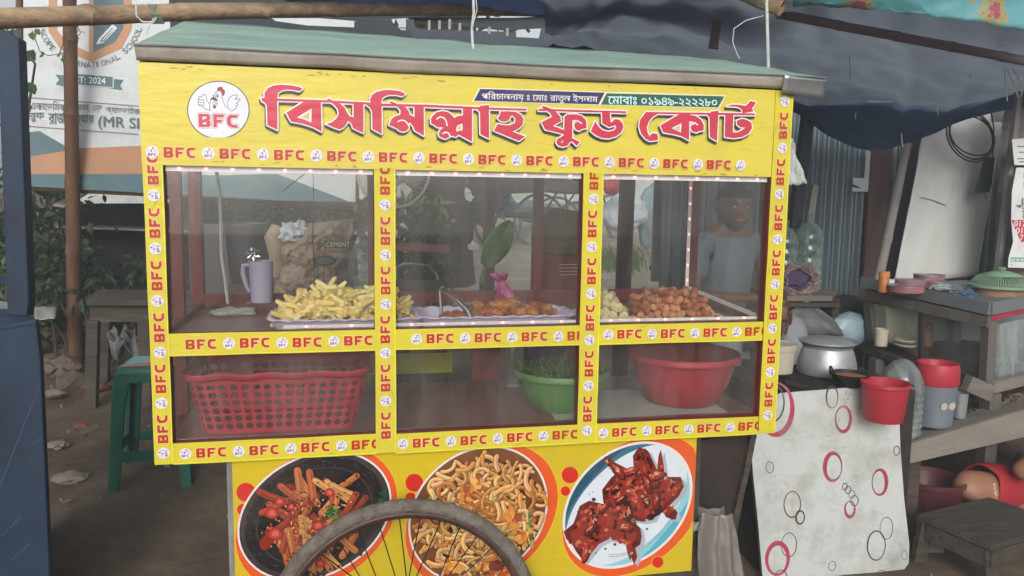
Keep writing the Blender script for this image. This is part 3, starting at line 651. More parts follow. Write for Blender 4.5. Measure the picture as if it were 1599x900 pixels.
def badge(pr, c, r, det=True):
    pr.ellipse(c, r, r, LAV, n=22); pr.layer(3e-5)
    x, y = c
    def q(l): return [(x+a*r, y+b*r) for a, b in l]
    for poly, holes in PB(x-.62*r, y-.62*r, .41*r): pr.fill(poly, PURP, holes)
    pr.fill(q([(0, .75), (.18, .8), (.3, .62), (.25, .35), (.15, .5), (.05, .6)]), PURP)          # comb
    pr.fill(q([(-.22, .3), (-.05, .42), (.05, .28), (-.05, .1), (-.1, -.05), (-.18, .1)]), PURP)
    pr.stroke(q([(-.6, .1), (-.66, .35), (-.45, .42), (-.35, .1), (-.1, -.1)]), r*.05, hexc('9a8fb0')); pr.stroke(q([(.5, -.1), (.35, .3), (.62, .48), (.7, .2), (.5, .0)]), r*.05, hexc('9a8fb0'))
def tape(x0, x1, z0, z1, vertical=False, phase=0.0, y=-.0022, tilt=0.0, period=.122, col=YEL2):
    """one length of printed sticker tape along a bar"""
    pr = Print(); W = (z1-z0) if not vertical else (x1-x0); L = (x1-x0) if not vertical else (z1-z0)
    n = max(2, int(L/.08)); top = [(L*i/n, W+R.uniform(-.0008, .0008)) for i in range(n, -1, -1)]; bot = [(L*i/n, R.uniform(-.0008, .0008)) for i in range(n+1)]
    pr.fill(bot+top, col); pr.layer(4e-5)
    for _ in range(int(L*26)):   # worn, faded and greasy spots in the print
        a, b_ = R.uniform(0, L), R.uniform(.002, W-.002); l_, h_ = R.uniform(.003, .022), R.uniform(.0006, .003); q_ = R.uniform(-.5, .5); f_ = R.choice([.86, .92, 1.07, 1.12, .8])
        pr.fill([(min(max(x_, .0005), L-.0005), min(max(y_, .0005), W-.0005)) for x_, y_ in ell((a, b_), l_, h_, q_, 9)], tuple(min(1, c*f_) for c in col))
    pr.layer(4e-5)
    pr.fill([(0, 0.001), (L, 0.001), (L, .003), (0, .003)], hexc('e8e040')); pr.layer(5e-5)
    k = -1; h = .0235 if not vertical else .0235; s_ = h; wl = 2.95*s_; cy = W/2
    gap = period
    while True:
        k += 1; c = phase+k*gap
        if c > L+.09: break
        dy = R.uniform(-.001, .001)
        if .012 < c < L-.012: badge(pr, (c, cy+dy), .0138)
        a = c+.0245
        # word only where it fits, cut letters dropped one by one
        if a >= 0 and a+wl < L: bfc(pr, a, cy-s_/2+dy, s_, RED, PEACH, .0012)
        elif a >= 0 and a < L:
            for poly, holes in PB(a, cy-s_/2+dy, s_):
                xs = [p[0] for p in poly]
                if min(xs) > L-.004: continue
                cl = [(min(px_, L-.0005), py_) for px_, py_ in poly]; hl = [[(min(px_, L-.001), py_) for px_, py_ in h] for h in holes] if max(xs) < L else []
                pr.fill(cl, RED, hl)
    if not vertical: return pr.build('sticker_tape', (x0, y, z0), (cos(tilt), 0, sin(tilt)), (-sin(tilt), 0, cos(tilt)), (0, -1, 0), m_print, CART)
    return pr.build('sticker_tape', (x1, y, z0), (-sin(tilt), 0, cos(tilt)), (-cos(tilt), 0, -sin(tilt)), (0, -1, 0), m_print, CART)
XOF = [XS[0], XS[1], XS[2], XS[3]]
tape(.0, .043, ZB, 1.6, True, .028, -.0030)
tape(.52, .571, ZB-.0, 1.556, True, .012, -.0030, .0)
tape(1.046, 1.10, ZB-.003, 1.556, True, .035, -.0030, .0)
tape(1.5685, 1.6205, ZB+.0, ZT, True, .052, -.0062)
tape(.0425, .5205, 1.107, 1.160, False, .012, -.0022)
tape(.5705, 1.0465, 1.107, 1.160, False, .052, -.0022)
tape(1.0995, 1.5690, 1.107, 1.160, False, .025, -.0022)
tape(.042, .521, ZB-.002, .895, False, .028, -.0022)
tape(.570, 1.047, ZB-.004, .893, False, .018, -.0022, .002)
tape(1.0985, 1.569, ZB-.003, .894, False, .02, -.0022)

# ---- the header sign
def header():
    pr = Print(); O0 = Vector((0, 0, 0))
    def b(px, py): p = P(px, py, -.0045); return (p.x, p.z)
    def bl(l): return [b(*q) for q in l]
    pr.fill([(-.001, 1.552), (1.5685, 1.552), (1.5685, ZT+.001), (-.001, ZT+.001)], YEL); pr.layer(1e-4)
    for _ in range(150):
        x_, z_ = R.uniform(.02, 1.55), R.uniform(1.565, 1.765); f_ = R.choice([.94, .97, 1.03, 1.05, .91])
        pr.fill([(min(max(p_, .001), 1.567), min(max(q_, 1.553), 1.776)) for p_, q_ in ell((x_, z_), R.uniform(.004, .05), R.uniform(.0006, .003), R.gauss(0, .12), 10)], tuple(min(1, c*f_) for c in YEL))
    for _ in range(40):
        x_ = R.uniform(.01, 1.56); pr.fill(ell((x_, R.choice([R.uniform(1.766, 1.775), R.uniform(1.555, 1.563)])), R.uniform(.002, .012), R.uniform(.0008, .0022), R.gauss(0, .15), 8), hexc('a8924a'))
    pr.layer(1e-4)
    # printed tape along its lower edge
    L = 1.5685; s_ = .0235
    for k in range(14):
        c = .022+k*.1212
        if c > L-.01: break
        badge(pr, (c, 1.581), .0142); a = c+.0245
        if a+2.95*s_ < L: bfc(pr, a, 1.581-s_/2, s_, RED, PEACH, .0012)
    pr.layer(1e-4)
    def reg(bx, by, s=7.268): return lambda l: [b(bx+u/s, by+v/s) for u, v in l]
    r1, r2, r3, r4, r5 = reg(400, 120), reg(560, 130), reg(660, 140), reg(820, 140), reg(980, 140)
    GL = []   # (outline, holes)
    def g(l, *h): GL.append((l, list(h)))
    g(r1([(62, 248), (100, 240), (98, 190), (135, 135), (200, 105), (290, 95), (400, 103), (480, 118), (528, 138), (490, 168), (430, 152), (350, 146), (285, 160), (248, 190), (238, 235), (240, 290), (242, 605), (130, 550), (125, 330), (105, 300), (70, 280)]))
    g(r1([(238, 252), (800, 270), (1340, 300), (1340, 322), (800, 294), (238, 276)]))
    g(r1([(545, 285), (735, 292), (742, 625), (650, 575), (520, 532), (400, 512), (345, 412)]), r1([(463, 466), (630, 365), (628, 522), (560, 492)]))
    g(r1([(800, 262), (825, 252), (900, 285), (960, 315), (1000, 350), (1035, 415), (1055, 447), (1105, 465), (1105, 305), (1215, 308), (1215, 640), (1100, 585), (1085, 540), (1040, 500), (1020, 540), (985, 580), (945, 600), (870, 572), (800, 540), (860, 518), (910, 480), (938, 420), (925, 368), (890, 325), (850, 295)]))
    g(r2([(85, 232), (135, 228), (128, 190), (150, 140), (200, 103), (290, 83), (380, 83), (470, 98), (528, 125), (492, 152), (420, 136), (340, 136), (285, 155), (258, 190), (258, 250), (260, 578), (155, 520), (152, 330), (130, 280), (90, 250)]))
    g(r2([(255, 237), (760, 248), (1372, 276), (1372, 298), (760, 274), (255, 262)]))
    g(r2([(345, 220), (370, 210), (440, 243), (530, 275), (565, 320), (578, 362), (630, 388), (632, 270), (735, 275), (738, 600), (635, 540), (615, 490), (578, 445), (560, 470), (565, 510), (545, 540), (505, 553), (465, 545), (430, 515), (385, 495), (345, 478), (370, 410), (405, 382), (470, 360), (475, 320), (445, 275), (390, 248)]))
    g(r2([(818, 402), (840, 370), (880, 335), (950, 320), (1010, 332), (1050, 362), (1082, 398), (1115, 378), (1178, 370), (1180, 275), (1282, 282), (1282, 668), (1160, 602), (1130, 585), (1100, 612), (1045, 598), (1010, 622), (975, 635), (940, 620), (910, 605), (905, 570), (925, 530), (960, 510), (930, 500), (895, 505), (855, 478), (820, 460)]), r2([(1100, 522), (1115, 488), (1145, 470), (1175, 463), (1175, 538), (1135, 543), (1110, 555)]))
    g(r2([(1335, 285), (1372, 292), (1372, 262), (1473, 252), (1475, 632), (1377, 582), (1372, 335), (1345, 305)]))
    g(r3([(745, 208), (1172, 222), (1172, 242), (745, 230)]))
    g(r3([(880, 252), (960, 250), (1050, 258), (1110, 290), (1137, 340), (1127, 400), (1090, 440), (1012, 480), (1155, 535), (1085, 585), (805, 470), (845, 392), (900, 405), (980, 410), (1035, 385), (1048, 345), (1028, 308), (1000, 298), (985, 318), (972, 350), (930, 367), (880, 362), (845, 330), (870, 292)]))
    g(r4([(145, 222), (1140, 250), (1140, 271), (145, 244)]))
    g(r4([(178, 202), (203, 190), (290, 223), (350, 262), (388, 308), (402, 360), (305, 415), (440, 465), (440, 512), (330, 482), (220, 457), (183, 385), (185, 370), (298, 312), (280, 275), (240, 243), (215, 232)]))
    g(r4([(438, 312), (470, 286), (560, 283), (635, 302), (680, 350), (688, 440), (640, 450), (600, 472), (565, 455), (545, 410), (558, 380), (590, 365), (560, 348), (528, 350), (525, 545), (500, 600), (470, 640), (420, 652), (370, 640), (345, 605), (360, 562), (400, 540), (430, 522)]), r4([(395, 606), (415, 580), (427, 585), (412, 610)]))
    g(r4([(500, 545), (540, 562), (612, 597), (575, 642), (525, 590), (480, 600)]))
    g(r4([(862, 252), (950, 257), (960, 380), (1010, 338), (1060, 345), (1095, 385), (1105, 430), (1080, 490), (1020, 535), (940, 558), (860, 550), (790, 520), (735, 475), (787, 362), (820, 420), (870, 465), (940, 482), (1000, 465), (1024, 430), (1012, 408), (940, 430), (865, 385)]))
    g(r5([(200, 258), (330, 260), (950, 268), (950, 290), (330, 280), (272, 315), (228, 370), (207, 430), (215, 490), (240, 542), (245, 518), (275, 497), (320, 505), (335, 540), (330, 577), (240, 588), (190, 560), (140, 500), (118, 420), (130, 350), (170, 292)]))
    g(r5([(600, 268), (690, 272), (685, 578), (600, 532), (500, 507), (395, 490), (360, 410)]), r5([(485, 441), (600, 385), (592, 492), (540, 466)]))
    g(r5([(688, 290), (760, 303), (820, 343), (852, 410), (848, 468), (800, 475), (770, 490), (722, 476), (700, 437), (715, 405), (750, 395), (720, 368), (688, 362)]))
    g(r5([(880, 285), (928, 290), (930, 255), (1018, 242), (1000, 588), (920, 542), (915, 320), (900, 300)]))
    g(r5([(1010, 268), (1430, 274), (1430, 296), (1010, 292)]))
    g(r5([(1095, 280), (1185, 280), (1180, 488), (1230, 490), (1290, 460), (1322, 435), (1262, 430), (1225, 398), (1228, 355), (1280, 335), (1330, 343), (1390, 380), (1397, 440), (1360, 500), (1290, 540), (1190, 555), (1088, 540)]))
    g(r5([(1110, 195), (1170, 175), (1260, 178), (1320, 190), (1358, 160), (1380, 133), (1442, 150), (1415, 195), (1398, 215), (1412, 252), (1355, 262), (1290, 275), (1285, 235), (1250, 207), (1190, 195)]))
    dx, dy = -.0028, -.0052; OW = .0062
    for o, hs_ in GL:
        so_ = [(p[0]+dx, p[1]+dy) for p in o]; pr.stroke(so_, OW, DARK, closed=True); pr.fill(so_, DARK)
    pr.layer(2e-4)
    for o, hs_ in GL:
        pr.stroke(o, OW, WHITE, closed=True)
    for o, hs_ in GL:
        if hs_: pr.fill(o, WHITE); [pr.stroke(h, .001, WHITE, closed=True) for h in hs_]
    pr.layer(2e-4)
    for o, hs_ in GL:
        for h in hs_:
            cx = sum(p[0] for p in h)/len(h); cz = sum(p[1] for p in h)/len(h); pr.fill([(cx+(p[0]-cx)*.6, cz+(p[1]-cz)*.6) for p in h], hexc('cdbf78'))
    for o, hs_ in GL: pr.fill(o, PINK, hs_)
    pr.layer(1.5e-4)
    for l in (r2([(445, 440), (480, 423), (520, 430), (550, 458), (575, 500)]), r2([(882, 412), (920, 386), (962, 396), (988, 430), (1000, 485)]), r2([(952, 575), (985, 558), (1018, 572), (1035, 612)]), r4([(540, 362), (588, 358), (630, 388)]), r5([(704, 380), (748, 380), (782, 405)])):
        pr.stroke(l, .0032, WHITE)
    # name and telephone ribbon
    pr.d = 1.1e-3
    pr.fill(bl([(737, 159), (748, 137.5), (1134, 149), (1123, 169.8)]), hexc('e6e3c0')); pr.layer(1e-4)
    pr.fill(bl([(740, 157.8), (749.7, 139.2), (944, 145.0), (934.4, 163.4)]), hexc('2c2a66')); pr.fill(bl([(938, 163.6), (947.2, 146), (1131, 150.8), (1121, 168.2)]), hexc('1f5a50')); pr.layer(1e-4)
    def line(txt, a, bq, h, bold, col):
        pr.layer(5e-5)
        O = Vector(b(*a)); pr.text(txt, None, col, bold=bold, O=O, U=Vector(b(*bq))-O, V=Vector(b(a[0], a[1]-h))-O)
    line('পিরচালনায় ঃ েমাঃ রাতুল ইসলাম', (752, 158.6), (933, 163.4), 16.2, .018, WHITE)
    line('েমাবাঃ ০১৯৪৯-২২২২৮০', (949, 163.2), (1119, 167), 13.6, .03, hexc('cdf0ea'))
    # round emblem
    pr.d = 5.5e-4
    C_ = b(340.9, 172.2); circ = []
    for k in range(60):
        a = 2*pi*k/60; px, py = 341+48.8*cos(a), 172+45.5*sin(a)
        circ.append(b(px, min(py, 214.6)))
    pr.fill(circ, hexc('4a2a48')); pr.layer(1e-4)
    circ = [b(341+47.2*cos(2*pi*k/60), min(172+44*sin(2*pi*k/60), 215)) for k in range(60)]
    pr.fill(circ, hexc('dfe3ee')); pr.layer(1e-4)
    e = reg(280, 120, 9.0); gy = hexc('5b6070'); w1 = .0013
    pr.stroke(e([(430, 480), (428, 400), (440, 330), (450, 300)]), w1, gy); pr.stroke(e([(495, 240), (520, 210), (560, 195), (590, 210), (603, 290), (620, 360), (650, 420), (690, 440), (735, 490)]), w1, gy)
    pr.stroke(e([(425, 385), (390, 340), (375, 270), (358, 243), (330, 255), (318, 285), (280, 280), (265, 310), (268, 400), (310, 410), (370, 455), (435, 478)]), w1, gy)
    for v in (0, 35, 70): pr.stroke(e([(272, 315+v), (300, 330+v), (345, 325+v), (350, 345+v)]), w1, gy)
    pr.stroke(e([(685, 425), (678, 360), (700, 300), (750, 262), (810, 255), (818, 275), (780, 320), (850, 310), (852, 332), (800, 378), (825, 385), (815, 405), (790, 412), (812, 435), (735, 488)]), w1, gy)
    pr.fill(e([(530, 190), (540, 155), (575, 138), (610, 150), (612, 175), (640, 190), (642, 225), (630, 265), (608, 270), (600, 230), (575, 195), (550, 210)]), hexc('9c2a44'))
    pr.fill(e([(435, 325), (455, 292), (490, 285), (525, 305), (545, 345), (520, 350), (480, 330)]), hexc('6b3a48')); pr.fill(e([(470, 415), (490, 402), (515, 410), (518, 435), (500, 452), (480, 440)]), hexc('6b3a48'))
    pr.stroke(e([(470, 365), (490, 355), (510, 375), (540, 370), (530, 395), (480, 400), (470, 380)]), w1, gy)
    pr.ellipse(e([(538, 275)])[0], .0018, .0032, hexc('333344')); pr.ellipse(e([(482, 268)])[0], .0012, .003, hexc('333344')); pr.stroke(e([(515, 290), (512, 260), (528, 238), (545, 245)]), w1, gy)
    a0 = e([(275, 700)])[0]; s_ = (e([(830, 500)])[0][0]-a0[0])/2.95
    pr.layer(5e-5)
    for poly, h in PB(a0[0], a0[1]-.0008, s_): pr.stroke(poly, .0055, gy, closed=True)
    pr.layer(5e-5)
    for poly, h in PB(a0[0], a0[1]-.0008, s_): pr.stroke(poly, .0042, hexc('f0d8de'), closed=True)
    pr.layer(5e-5)
    for poly, h in PB(a0[0], a0[1]-.0008, s_): pr.fill(poly, hexc('c23452'), h)
    pr.build('header_sign', (0, -.0045, 0), (1, 0, 0), (0, 0, 1), (0, -1, 0), m_print, CART)
header()

# ---- glass panes
for a, b in ((.044, .519), (.572, 1.045), (1.101, 1.567)):
    build('glass_pane', MB().box((a, .020, 1.161), (b, .023, 1.552)), m_glass, CART)
    build('glass_pane', MB().box((a, .020, .896), (b, .023, 1.107)), m_glass, CART)
for x in (.014, 1.603):
    build('glass_pane', MB().box((x, .037, 1.16), (x+.003, D-.032, 1.598)), m_glass_side, CART)
    build('glass_pane', MB().box((x, .037, .887), (x+.003, D-.032, 1.128)), m_glass_side, CART)
# ---- light strips
def strip(p0, p1, w_, n, nrm=(0, -1, 0)):
    p0, p1, nrm = Vector(p0), Vector(p1), Vector(nrm); d = (p1-p0).normalized()
    side = d.cross(nrm)
    s0 = build('light_strip', MB().obox((p0+p1)/2, (p1-p0)/2, side*w_/2, nrm*.001), m_led_strip, CART)
    for i in range(n):
        c = p0.lerp(p1, (i+.5)/n)
        sub('led', MB().obox(c+nrm*.002, d*.0032, side*.0020, nrm*.0012), m_led, s0, CART)
strip((.046, .012, 1.5455), (.518, .012, 1.5455), .013, 8); strip((.573, .012, 1.545), (1.044, .012, 1.545), .013, 8); strip((1.102, .012, 1.545), (1.566, .012, 1.545), .013, 8)
strip((.573, .030, 1.166), (1.044, .030, 1.166), .008, 6); strip((1.102, .030, 1.166), (1.566, .030, 1.166), .008, 6)
strip((.30, .03, 1.166), (.518, .03, 1.166), .008, 2)
strip((1.583, D-.034, 1.19), (1.583, D-.034, 1.55), .012, 7)
build('lace_trim', MB().bar((1.582, .04, 1.165), (1.582, D-.035, 1.192), .003, .012), m_led_strip, CART)

# ---- stand under the case: left leg, poster board, dark right side
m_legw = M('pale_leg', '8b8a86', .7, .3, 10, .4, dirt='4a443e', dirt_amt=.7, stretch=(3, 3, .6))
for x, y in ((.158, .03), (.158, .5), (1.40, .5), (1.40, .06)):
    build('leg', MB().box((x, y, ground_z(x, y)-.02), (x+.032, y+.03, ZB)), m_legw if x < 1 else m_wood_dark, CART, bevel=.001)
build('poster_board', MB().box((.176, .012, .455), (1.392, .020, .843)), m_red, CART)
build('base_board', MB().box((.19, .04, .30), (1.39, .055, .84)), m_wood_dark, CART)
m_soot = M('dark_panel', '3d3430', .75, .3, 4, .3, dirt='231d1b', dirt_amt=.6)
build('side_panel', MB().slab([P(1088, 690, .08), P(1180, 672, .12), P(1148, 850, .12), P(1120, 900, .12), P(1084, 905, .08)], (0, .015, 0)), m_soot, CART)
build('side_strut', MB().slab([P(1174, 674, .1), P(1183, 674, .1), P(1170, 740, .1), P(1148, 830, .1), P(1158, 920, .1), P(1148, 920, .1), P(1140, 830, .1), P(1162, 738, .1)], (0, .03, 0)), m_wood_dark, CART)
build('axle', MB().tube([(.585, -.12, .395), (.585, .6, .395)], .016, 12), m_black, CART)
build('floor_beam', MB().box((.16, .08, ZB-.05), (1.44, .12, ZB+.03)), m_wood_dark, CART); build('floor_beam', MB().box((.16, .45, ZB-.05), (1.44, .49, ZB+.03)), m_wood_dark, CART)

# ---- the wheel
m_tyre = M('worn_tyre', '665e57', .9, .3, 26, .9, dirt='8d877f', dirt_amt=.8, dirt_scale=9)
m_rim = M('rusty_rim', '6d5650', .5, .25, 14, .2, metal=.4, dirt='3d2b24', dirt_amt=.7)
def wheel(y, side):
    c = Vector((.585, y, .41)); Rr = .326
    def circ(r, dy=0, n=72): return [c+Vector((r*cos(2*pi*i/n), dy, r*sin(2*pi*i/n))) for i in range(n)]
    wb = MB(); prof = [(.0, .017), (.010, .0145), (.0155, .008), (.017, 0), (.0155, -.009), (.011, -.0145)]
    ty = MB(); n = 90; pr_ = [(.017, 0), (.0155, .008), (.009, .0145), (0, .0175), (-.009, .0155), (-.0165, .0105), (-.0165, -.0105), (-.009, -.0155), (0, -.0175), (.009, -.0145), (.0155, -.008)]
    ty.v = []; m_ = len(pr_)
    vs = [c+Vector(((Rr+a)*cos(2*pi*i/n), b, (Rr+a)*sin(2*pi*i/n))) for i in range(n) for a, b in pr_]
    ty.add(vs, [(i*m_+k, i*m_+(k+1) % m_, ((i+1) % n)*m_+(k+1) % m_, ((i+1) % n)*m_+k) for i in range(n) for k in range(m_)])
    wobj = build('wheel', MB().tube([c+Vector((0, -.035, 0)), c+Vector((0, .035, 0))], .022, 16), m_rim, CART, smooth=True)
    sub('tyre', ty, m_tyre, wobj, CART, smooth='all')
    rb = MB(); pr_ = [(.008, .0125), (.001, .0118), (-.003, .008), (-.009, .005), (-.009, -.005), (-.003, -.008), (.001, -.0118), (.008, -.0125), (.004, 0)]; m_ = len(pr_); Rq = Rr-.0215
    rb.add([c+Vector(((Rq+a)*cos(2*pi*i/n), b, (Rq+a)*sin(2*pi*i/n))) for i in range(n) for a, b in pr_], [(i*m_+k, i*m_+(k+1) % m_, ((i+1) % n)*m_+(k+1) % m_, ((i+1) % n)*m_+k) for i in range(n) for k in range(m_)])
    sub('rim', rb, m_rim, wobj, CART, smooth='all')
    for k in range(36):
        a = 2*pi*k/36+.04; sg = 1 if k % 2 else -1; a2 = a+sg*.95*(1 if (k//2) % 2 else -1)
        hub = c+Vector((.024*cos(a2), sg*.028, .024*sin(a2))); e_ = c+Vector(((Rr-.03)*cos(a), 0, (Rr-.03)*sin(a)))
        sub('spoke', MB().tube([hub, e_], .0016, 5), m_black, wobj, CART)
wheel(-.085, 0); wheel(.655, 1)

# ---- food posters (flat print)
def poster():
    pr = Print(); rr_ = random.Random(5)
    def b(px, py): p = P(px, py, .0115); return (p.x, p.z)
    def bl(l): return [b(*q) for q in l]
    yl, yd = hexc('cdb41e'), hexc('d0b41c')
    orange, redc, white = hexc('dd5a22'), hexc('cc2a1c'), hexc('e6dcdc')
    pr.fill([(.1735, .452), (1.3935, .452), (1.3935, .8445), (.1735, .8445)], yl); pr.layer(1e-4)
    def pxs(c, rx, ry, rot, n=44): return bl(ell(c, rx, ry, radians(rot), n))
    def clipped(f): return f
    # crescents: larger ellipses, mostly hidden by the pictures, clipped by the board
    def clip(pts):
        out = []
        for x, z in pts: out.append((min(max(x, .1742), 1.393), min(max(z, .4525), .844)))
        return out
    E = [((491, 806), 127, 94, -28), ((746.5, 803), 118, 97, -42), ((980, 789), 114, 85, -43)]
    CR = [((494, 810), 138, 101, -34), ((752, 806), 133, 100, -40), ((990, 790), 131, 91, -44)]
    for (c, rx, ry, ro) in CR:
        pr.fill(clip(pxs(c, rx, ry, ro)), hexc('e8b040')); pr.layer(2e-5); pr.fill(clip(pxs(c, rx-1.4, ry-1.4, ro)), orange)
    # dots
    for (x, y, r) in ((384, 769, 15), (379, 796, 9), (647, 754, 14), (641, 777, 8), (890, 742, 13), (883, 767, 7.5), (1027, 878, 9)):
        pr.fill(clip(pxs((x, y), r+1, r+1, 0, 24)), hexc('e8b040')); pr.fill(clip(pxs((x, y), r, r, 0, 24)), redc)
    pr.layer(5e-5)
    for (c, rx, ry, ro) in E: pr.fill(clip(pxs(c, rx, ry, ro, 60)), white)
    pr.layer(5e-5)
    inn = [(c, rx-3.2, ry-3.2, ro) for (c, rx, ry, ro) in E]
    pr.fill(clip(pxs(*inn[0][:3], inn[0][3], 60)), hexc('241d20')); pr.fill(clip(pxs(*inn[1][:3], inn[1][3], 60)), hexc('7c4c2a')); pr.fill(clip(pxs(*inn[2][:3], inn[2][3], 60)), hexc('d3dce6'))
    def inside(k, x, y, m=.96):
        c, rx, ry, ro = inn[k]; a = -radians(ro); dx, dy = x-c[0], y-c[1]
        X = dx*cos(a)-dy*sin(a); Y = dx*sin(a)+dy*cos(a); return (X/rx)**2+(Y/ry)**2 < m*m
    def col(base, v): return tuple(max(0, min(1, c*(1+v))) for c in base)
    def strand(k, pts, w_, base, edge=(.12, .05, .03), taper=False):
        pts = [q for q in pts if inside(k, *q, .965)]
        if len(pts) < 2: return
        s_ = mpp(700, 800, 0)
        pr.stroke(bl(pts), (w_+1.1)*s_, edge); pr.stroke(bl(pts), w_*s_, base)
        pr.stroke(bl([(x-.18*w_, y-.22*w_) for x, y in pts]), w_*.38*s_, col(base, .28)); pr.stroke(bl([(x+.25*w_, y+.3*w_) for x, y in pts]), w_*.16*s_, col(base, -.4))
    # --- 1: penne on a black plate
    pr.layer(5e-5); D0 = pr.d
    c = inn[0][0]
    for f, cc in ((.99, '3c3434'), (.93, '201a1d'), (.78, '3a3031'), (.755, '1b1619')): pr.fill(clip(pxs(c, inn[0][1]*f, inn[0][2]*f, -28, 50)), hexc(cc)); pr.layer(1e-5)
    for i in range(130):   # brushed glaze on the rim
        a = rr_.uniform(0, 2*pi); f = rr_.uniform(.8, .97); q = lambda a_, f_: (c[0]+inn[0][1]*f_*cos(a_)*cos(radians(-28))-inn[0][2]*f_*sin(a_)*sin(radians(-28)), c[1]+inn[0][1]*f_*cos(a_)*sin(radians(-28))+inn[0][2]*f_*sin(a_)*cos(radians(-28)))
        pr.stroke(bl([q(a, f), q(a+.05, f+.005)]), .0011, col(hexc('4f4648'), rr_.uniform(-.4, .8)))
    for i in range(60):
        x, y = 488+rr_.gauss(0, 42), 825+rr_.gauss(0, 34)
        if not inside(0, x, y, .72): continue
        pr.fill(bl(ell((x, y), rr_.uniform(6, 16), rr_.uniform(4, 10), rr_.uniform(0, 3), 10)), col(hexc('7c2416'), rr_.uniform(-.3, .4)))
    pen = [(455, 770, 35), (430, 790, -25), (470, 790, -42), (487, 758, 80), (510, 760, 30), (535, 765, 25), (545, 790, -60), (520, 800, -75), (440, 820, -35), (455, 845, 78), (475, 830, 80), (490, 845, 40), (530, 870, -70), (505, 870, 60), (545, 850, -60), (560, 815, -55), (450, 870, 85), (425, 775, 20), (540, 880, 70), (480, 870, 55), (515, 785, -50), (500, 815, -40), (560, 790, -50), (435, 845, 60)]
    for (x, y, a) in pen[12:]+[(488+rr_.gauss(0, 40), 828+rr_.gauss(0, 34), rr_.uniform(-90, 90)) for _ in range(44)]+pen[:12]:
        if not inside(0, x, y, .8): continue
        L = rr_.uniform(17, 26); dx, dy = cos(radians(a))*L, sin(radians(a))*L
        base = col(hexc(rr_.choice(['b8743f', 'a85632', 'c08a50', '983c26', 'b06a3a', '8f3422'])), rr_.uniform(-.15, .15))
        strand(0, [(x-dx, y-dy), (x-dx*.4, y-dy*.4+1), (x+dx*.4, y+dy*.4+1), (x+dx, y+dy)], rr_.uniform(8.5, 11), base, hexc('54200f'))
        pr.fill(bl(ell((x+dx, y+dy), 3.2, 2, radians(a+90), 8)), hexc('5e2712'))
    for i in range(500):
        x, y = 490+rr_.gauss(0, 46), 828+rr_.gauss(0, 38)
        if inside(0, x, y, .72): pr.fill(bl(ell((x, y), rr_.uniform(.8, 3), rr_.uniform(.5, 1.4), rr_.uniform(0, 3), 6)), hexc(rr_.choice(['e0b080', '8a3018', '6b2412', 'd89060', 'a84830', '2a1410'])))
    for (x, y, r) in ((425, 800, 11), (430, 832, 12), (515, 768, 8), (497, 820, 10), (455, 790, 6), (437, 782, 8), (500, 878, 8)):
        for f, cc in ((1, '8f2018'), (.8, 'b8382c'), (.45, 'd0605a')): pr.fill(bl([(x+r*f*(1+.15*sin(3*t))*cos(t), y+r*f*.85*sin(t)) for t in [2*pi*k/14 for k in range(14)]]), hexc(cc))
    for i in range(26): x, y = 519+rr_.gauss(0, 5), 802+rr_.gauss(0, 5); pr.fill(bl(ell((x, y), 3, 2, rr_.uniform(0, 3), 7)), hexc(rr_.choice(['1d6b2c', '2f8f3c', '135020'])))
    for i in range(8): x, y = 598+rr_.gauss(0, 3), 775+rr_.gauss(0, 12); inside(0, x, y, .95) and pr.fill(bl(ell((x, y), 5, 3, rr_.uniform(0, 3), 8)), hexc(rr_.choice(['1d4b2c', '245a34', '12301c'])))
    pr.d = D0
    # --- 2: noodles
    c = inn[1][0]
    for i in range(90):
        x, y = c[0]+rr_.gauss(0, 55), c[1]+rr_.gauss(0, 52)
        if inside(1, x, y, .9): pr.fill(bl(ell((x, y), rr_.uniform(5, 16), rr_.uniform(4, 10), rr_.uniform(0, 3), 9)), col(hexc(rr_.choice(['8a4a24', '5c2414', 'a8703c', '9c5c30'])), rr_.uniform(-.3, .3)))
    for i in range(430):
        x, y = c[0]+rr_.gauss(0, 52)+8, c[1]+rr_.gauss(0, 50)
        if not inside(1, x, y, .95): continue
        a = rr_.uniform(0, 2*pi); cu_ = rr_.choice([-1, 1])*rr_.uniform(.1, .5); pts = []; n_ = rr_.randint(5, 11); st_ = rr_.uniform(3.5, 6)
        for k in range(n_): pts.append((x, y)); x += cos(a)*st_; y += sin(a)*st_; a += cu_*rr_.uniform(.5, 1.3)
        strand(1, pts, rr_.uniform(4.2, 7.4), col(hexc(rr_.choice(['d2a05c', 'c98f4c', 'dbb070', 'b87438', 'd8a878', 'e0bd80'])), rr_.uniform(-.2, .12)), hexc('8a5228'))
    for (x, y, r) in ((725, 778, 16), (790, 800, 18), (810, 830, 16), (705, 872, 12), (760, 880, 14), (740, 745, 12)):
        for i in range(14): 
            qx, qy = x+rr_.gauss(0, r*.5), y+rr_.gauss(0, r*.5)
            if inside(1, qx, qy, .93): pr.fill(bl(ell((qx, qy), rr_.uniform(3, 7), rr_.uniform(2, 5), rr_.uniform(0, 3), 8)), col(hexc(rr_.choice(['d58a38', 'c46e2c', 'e0a850', 'a84c28'])), rr_.uniform(-.2, .2)))
    for i in range(10): x, y = 822+rr_.uniform(-4, 6), 790+i*5; inside(1, x, y, .93) and pr.stroke(bl([(x, y), (x+2, y+9)]), .0035, hexc(rr_.choice(['3f6b2c', '6b8f4c', 'b8b070'])))
    for i in range(9):
        x, y = 775+rr_.gauss(0, 25), 870+rr_.gauss(0, 12)
        if inside(1, x, y, .9): pr.fill(bl(ell((x, y), rr_.uniform(7, 14), rr_.uniform(4, 7), -.6, 10)), col(hexc('8f3424'), rr_.uniform(-.3, .3)))
    pr.d = D0
    # --- 3: glazed wings on a pale blue dish
    c = inn[2][0]
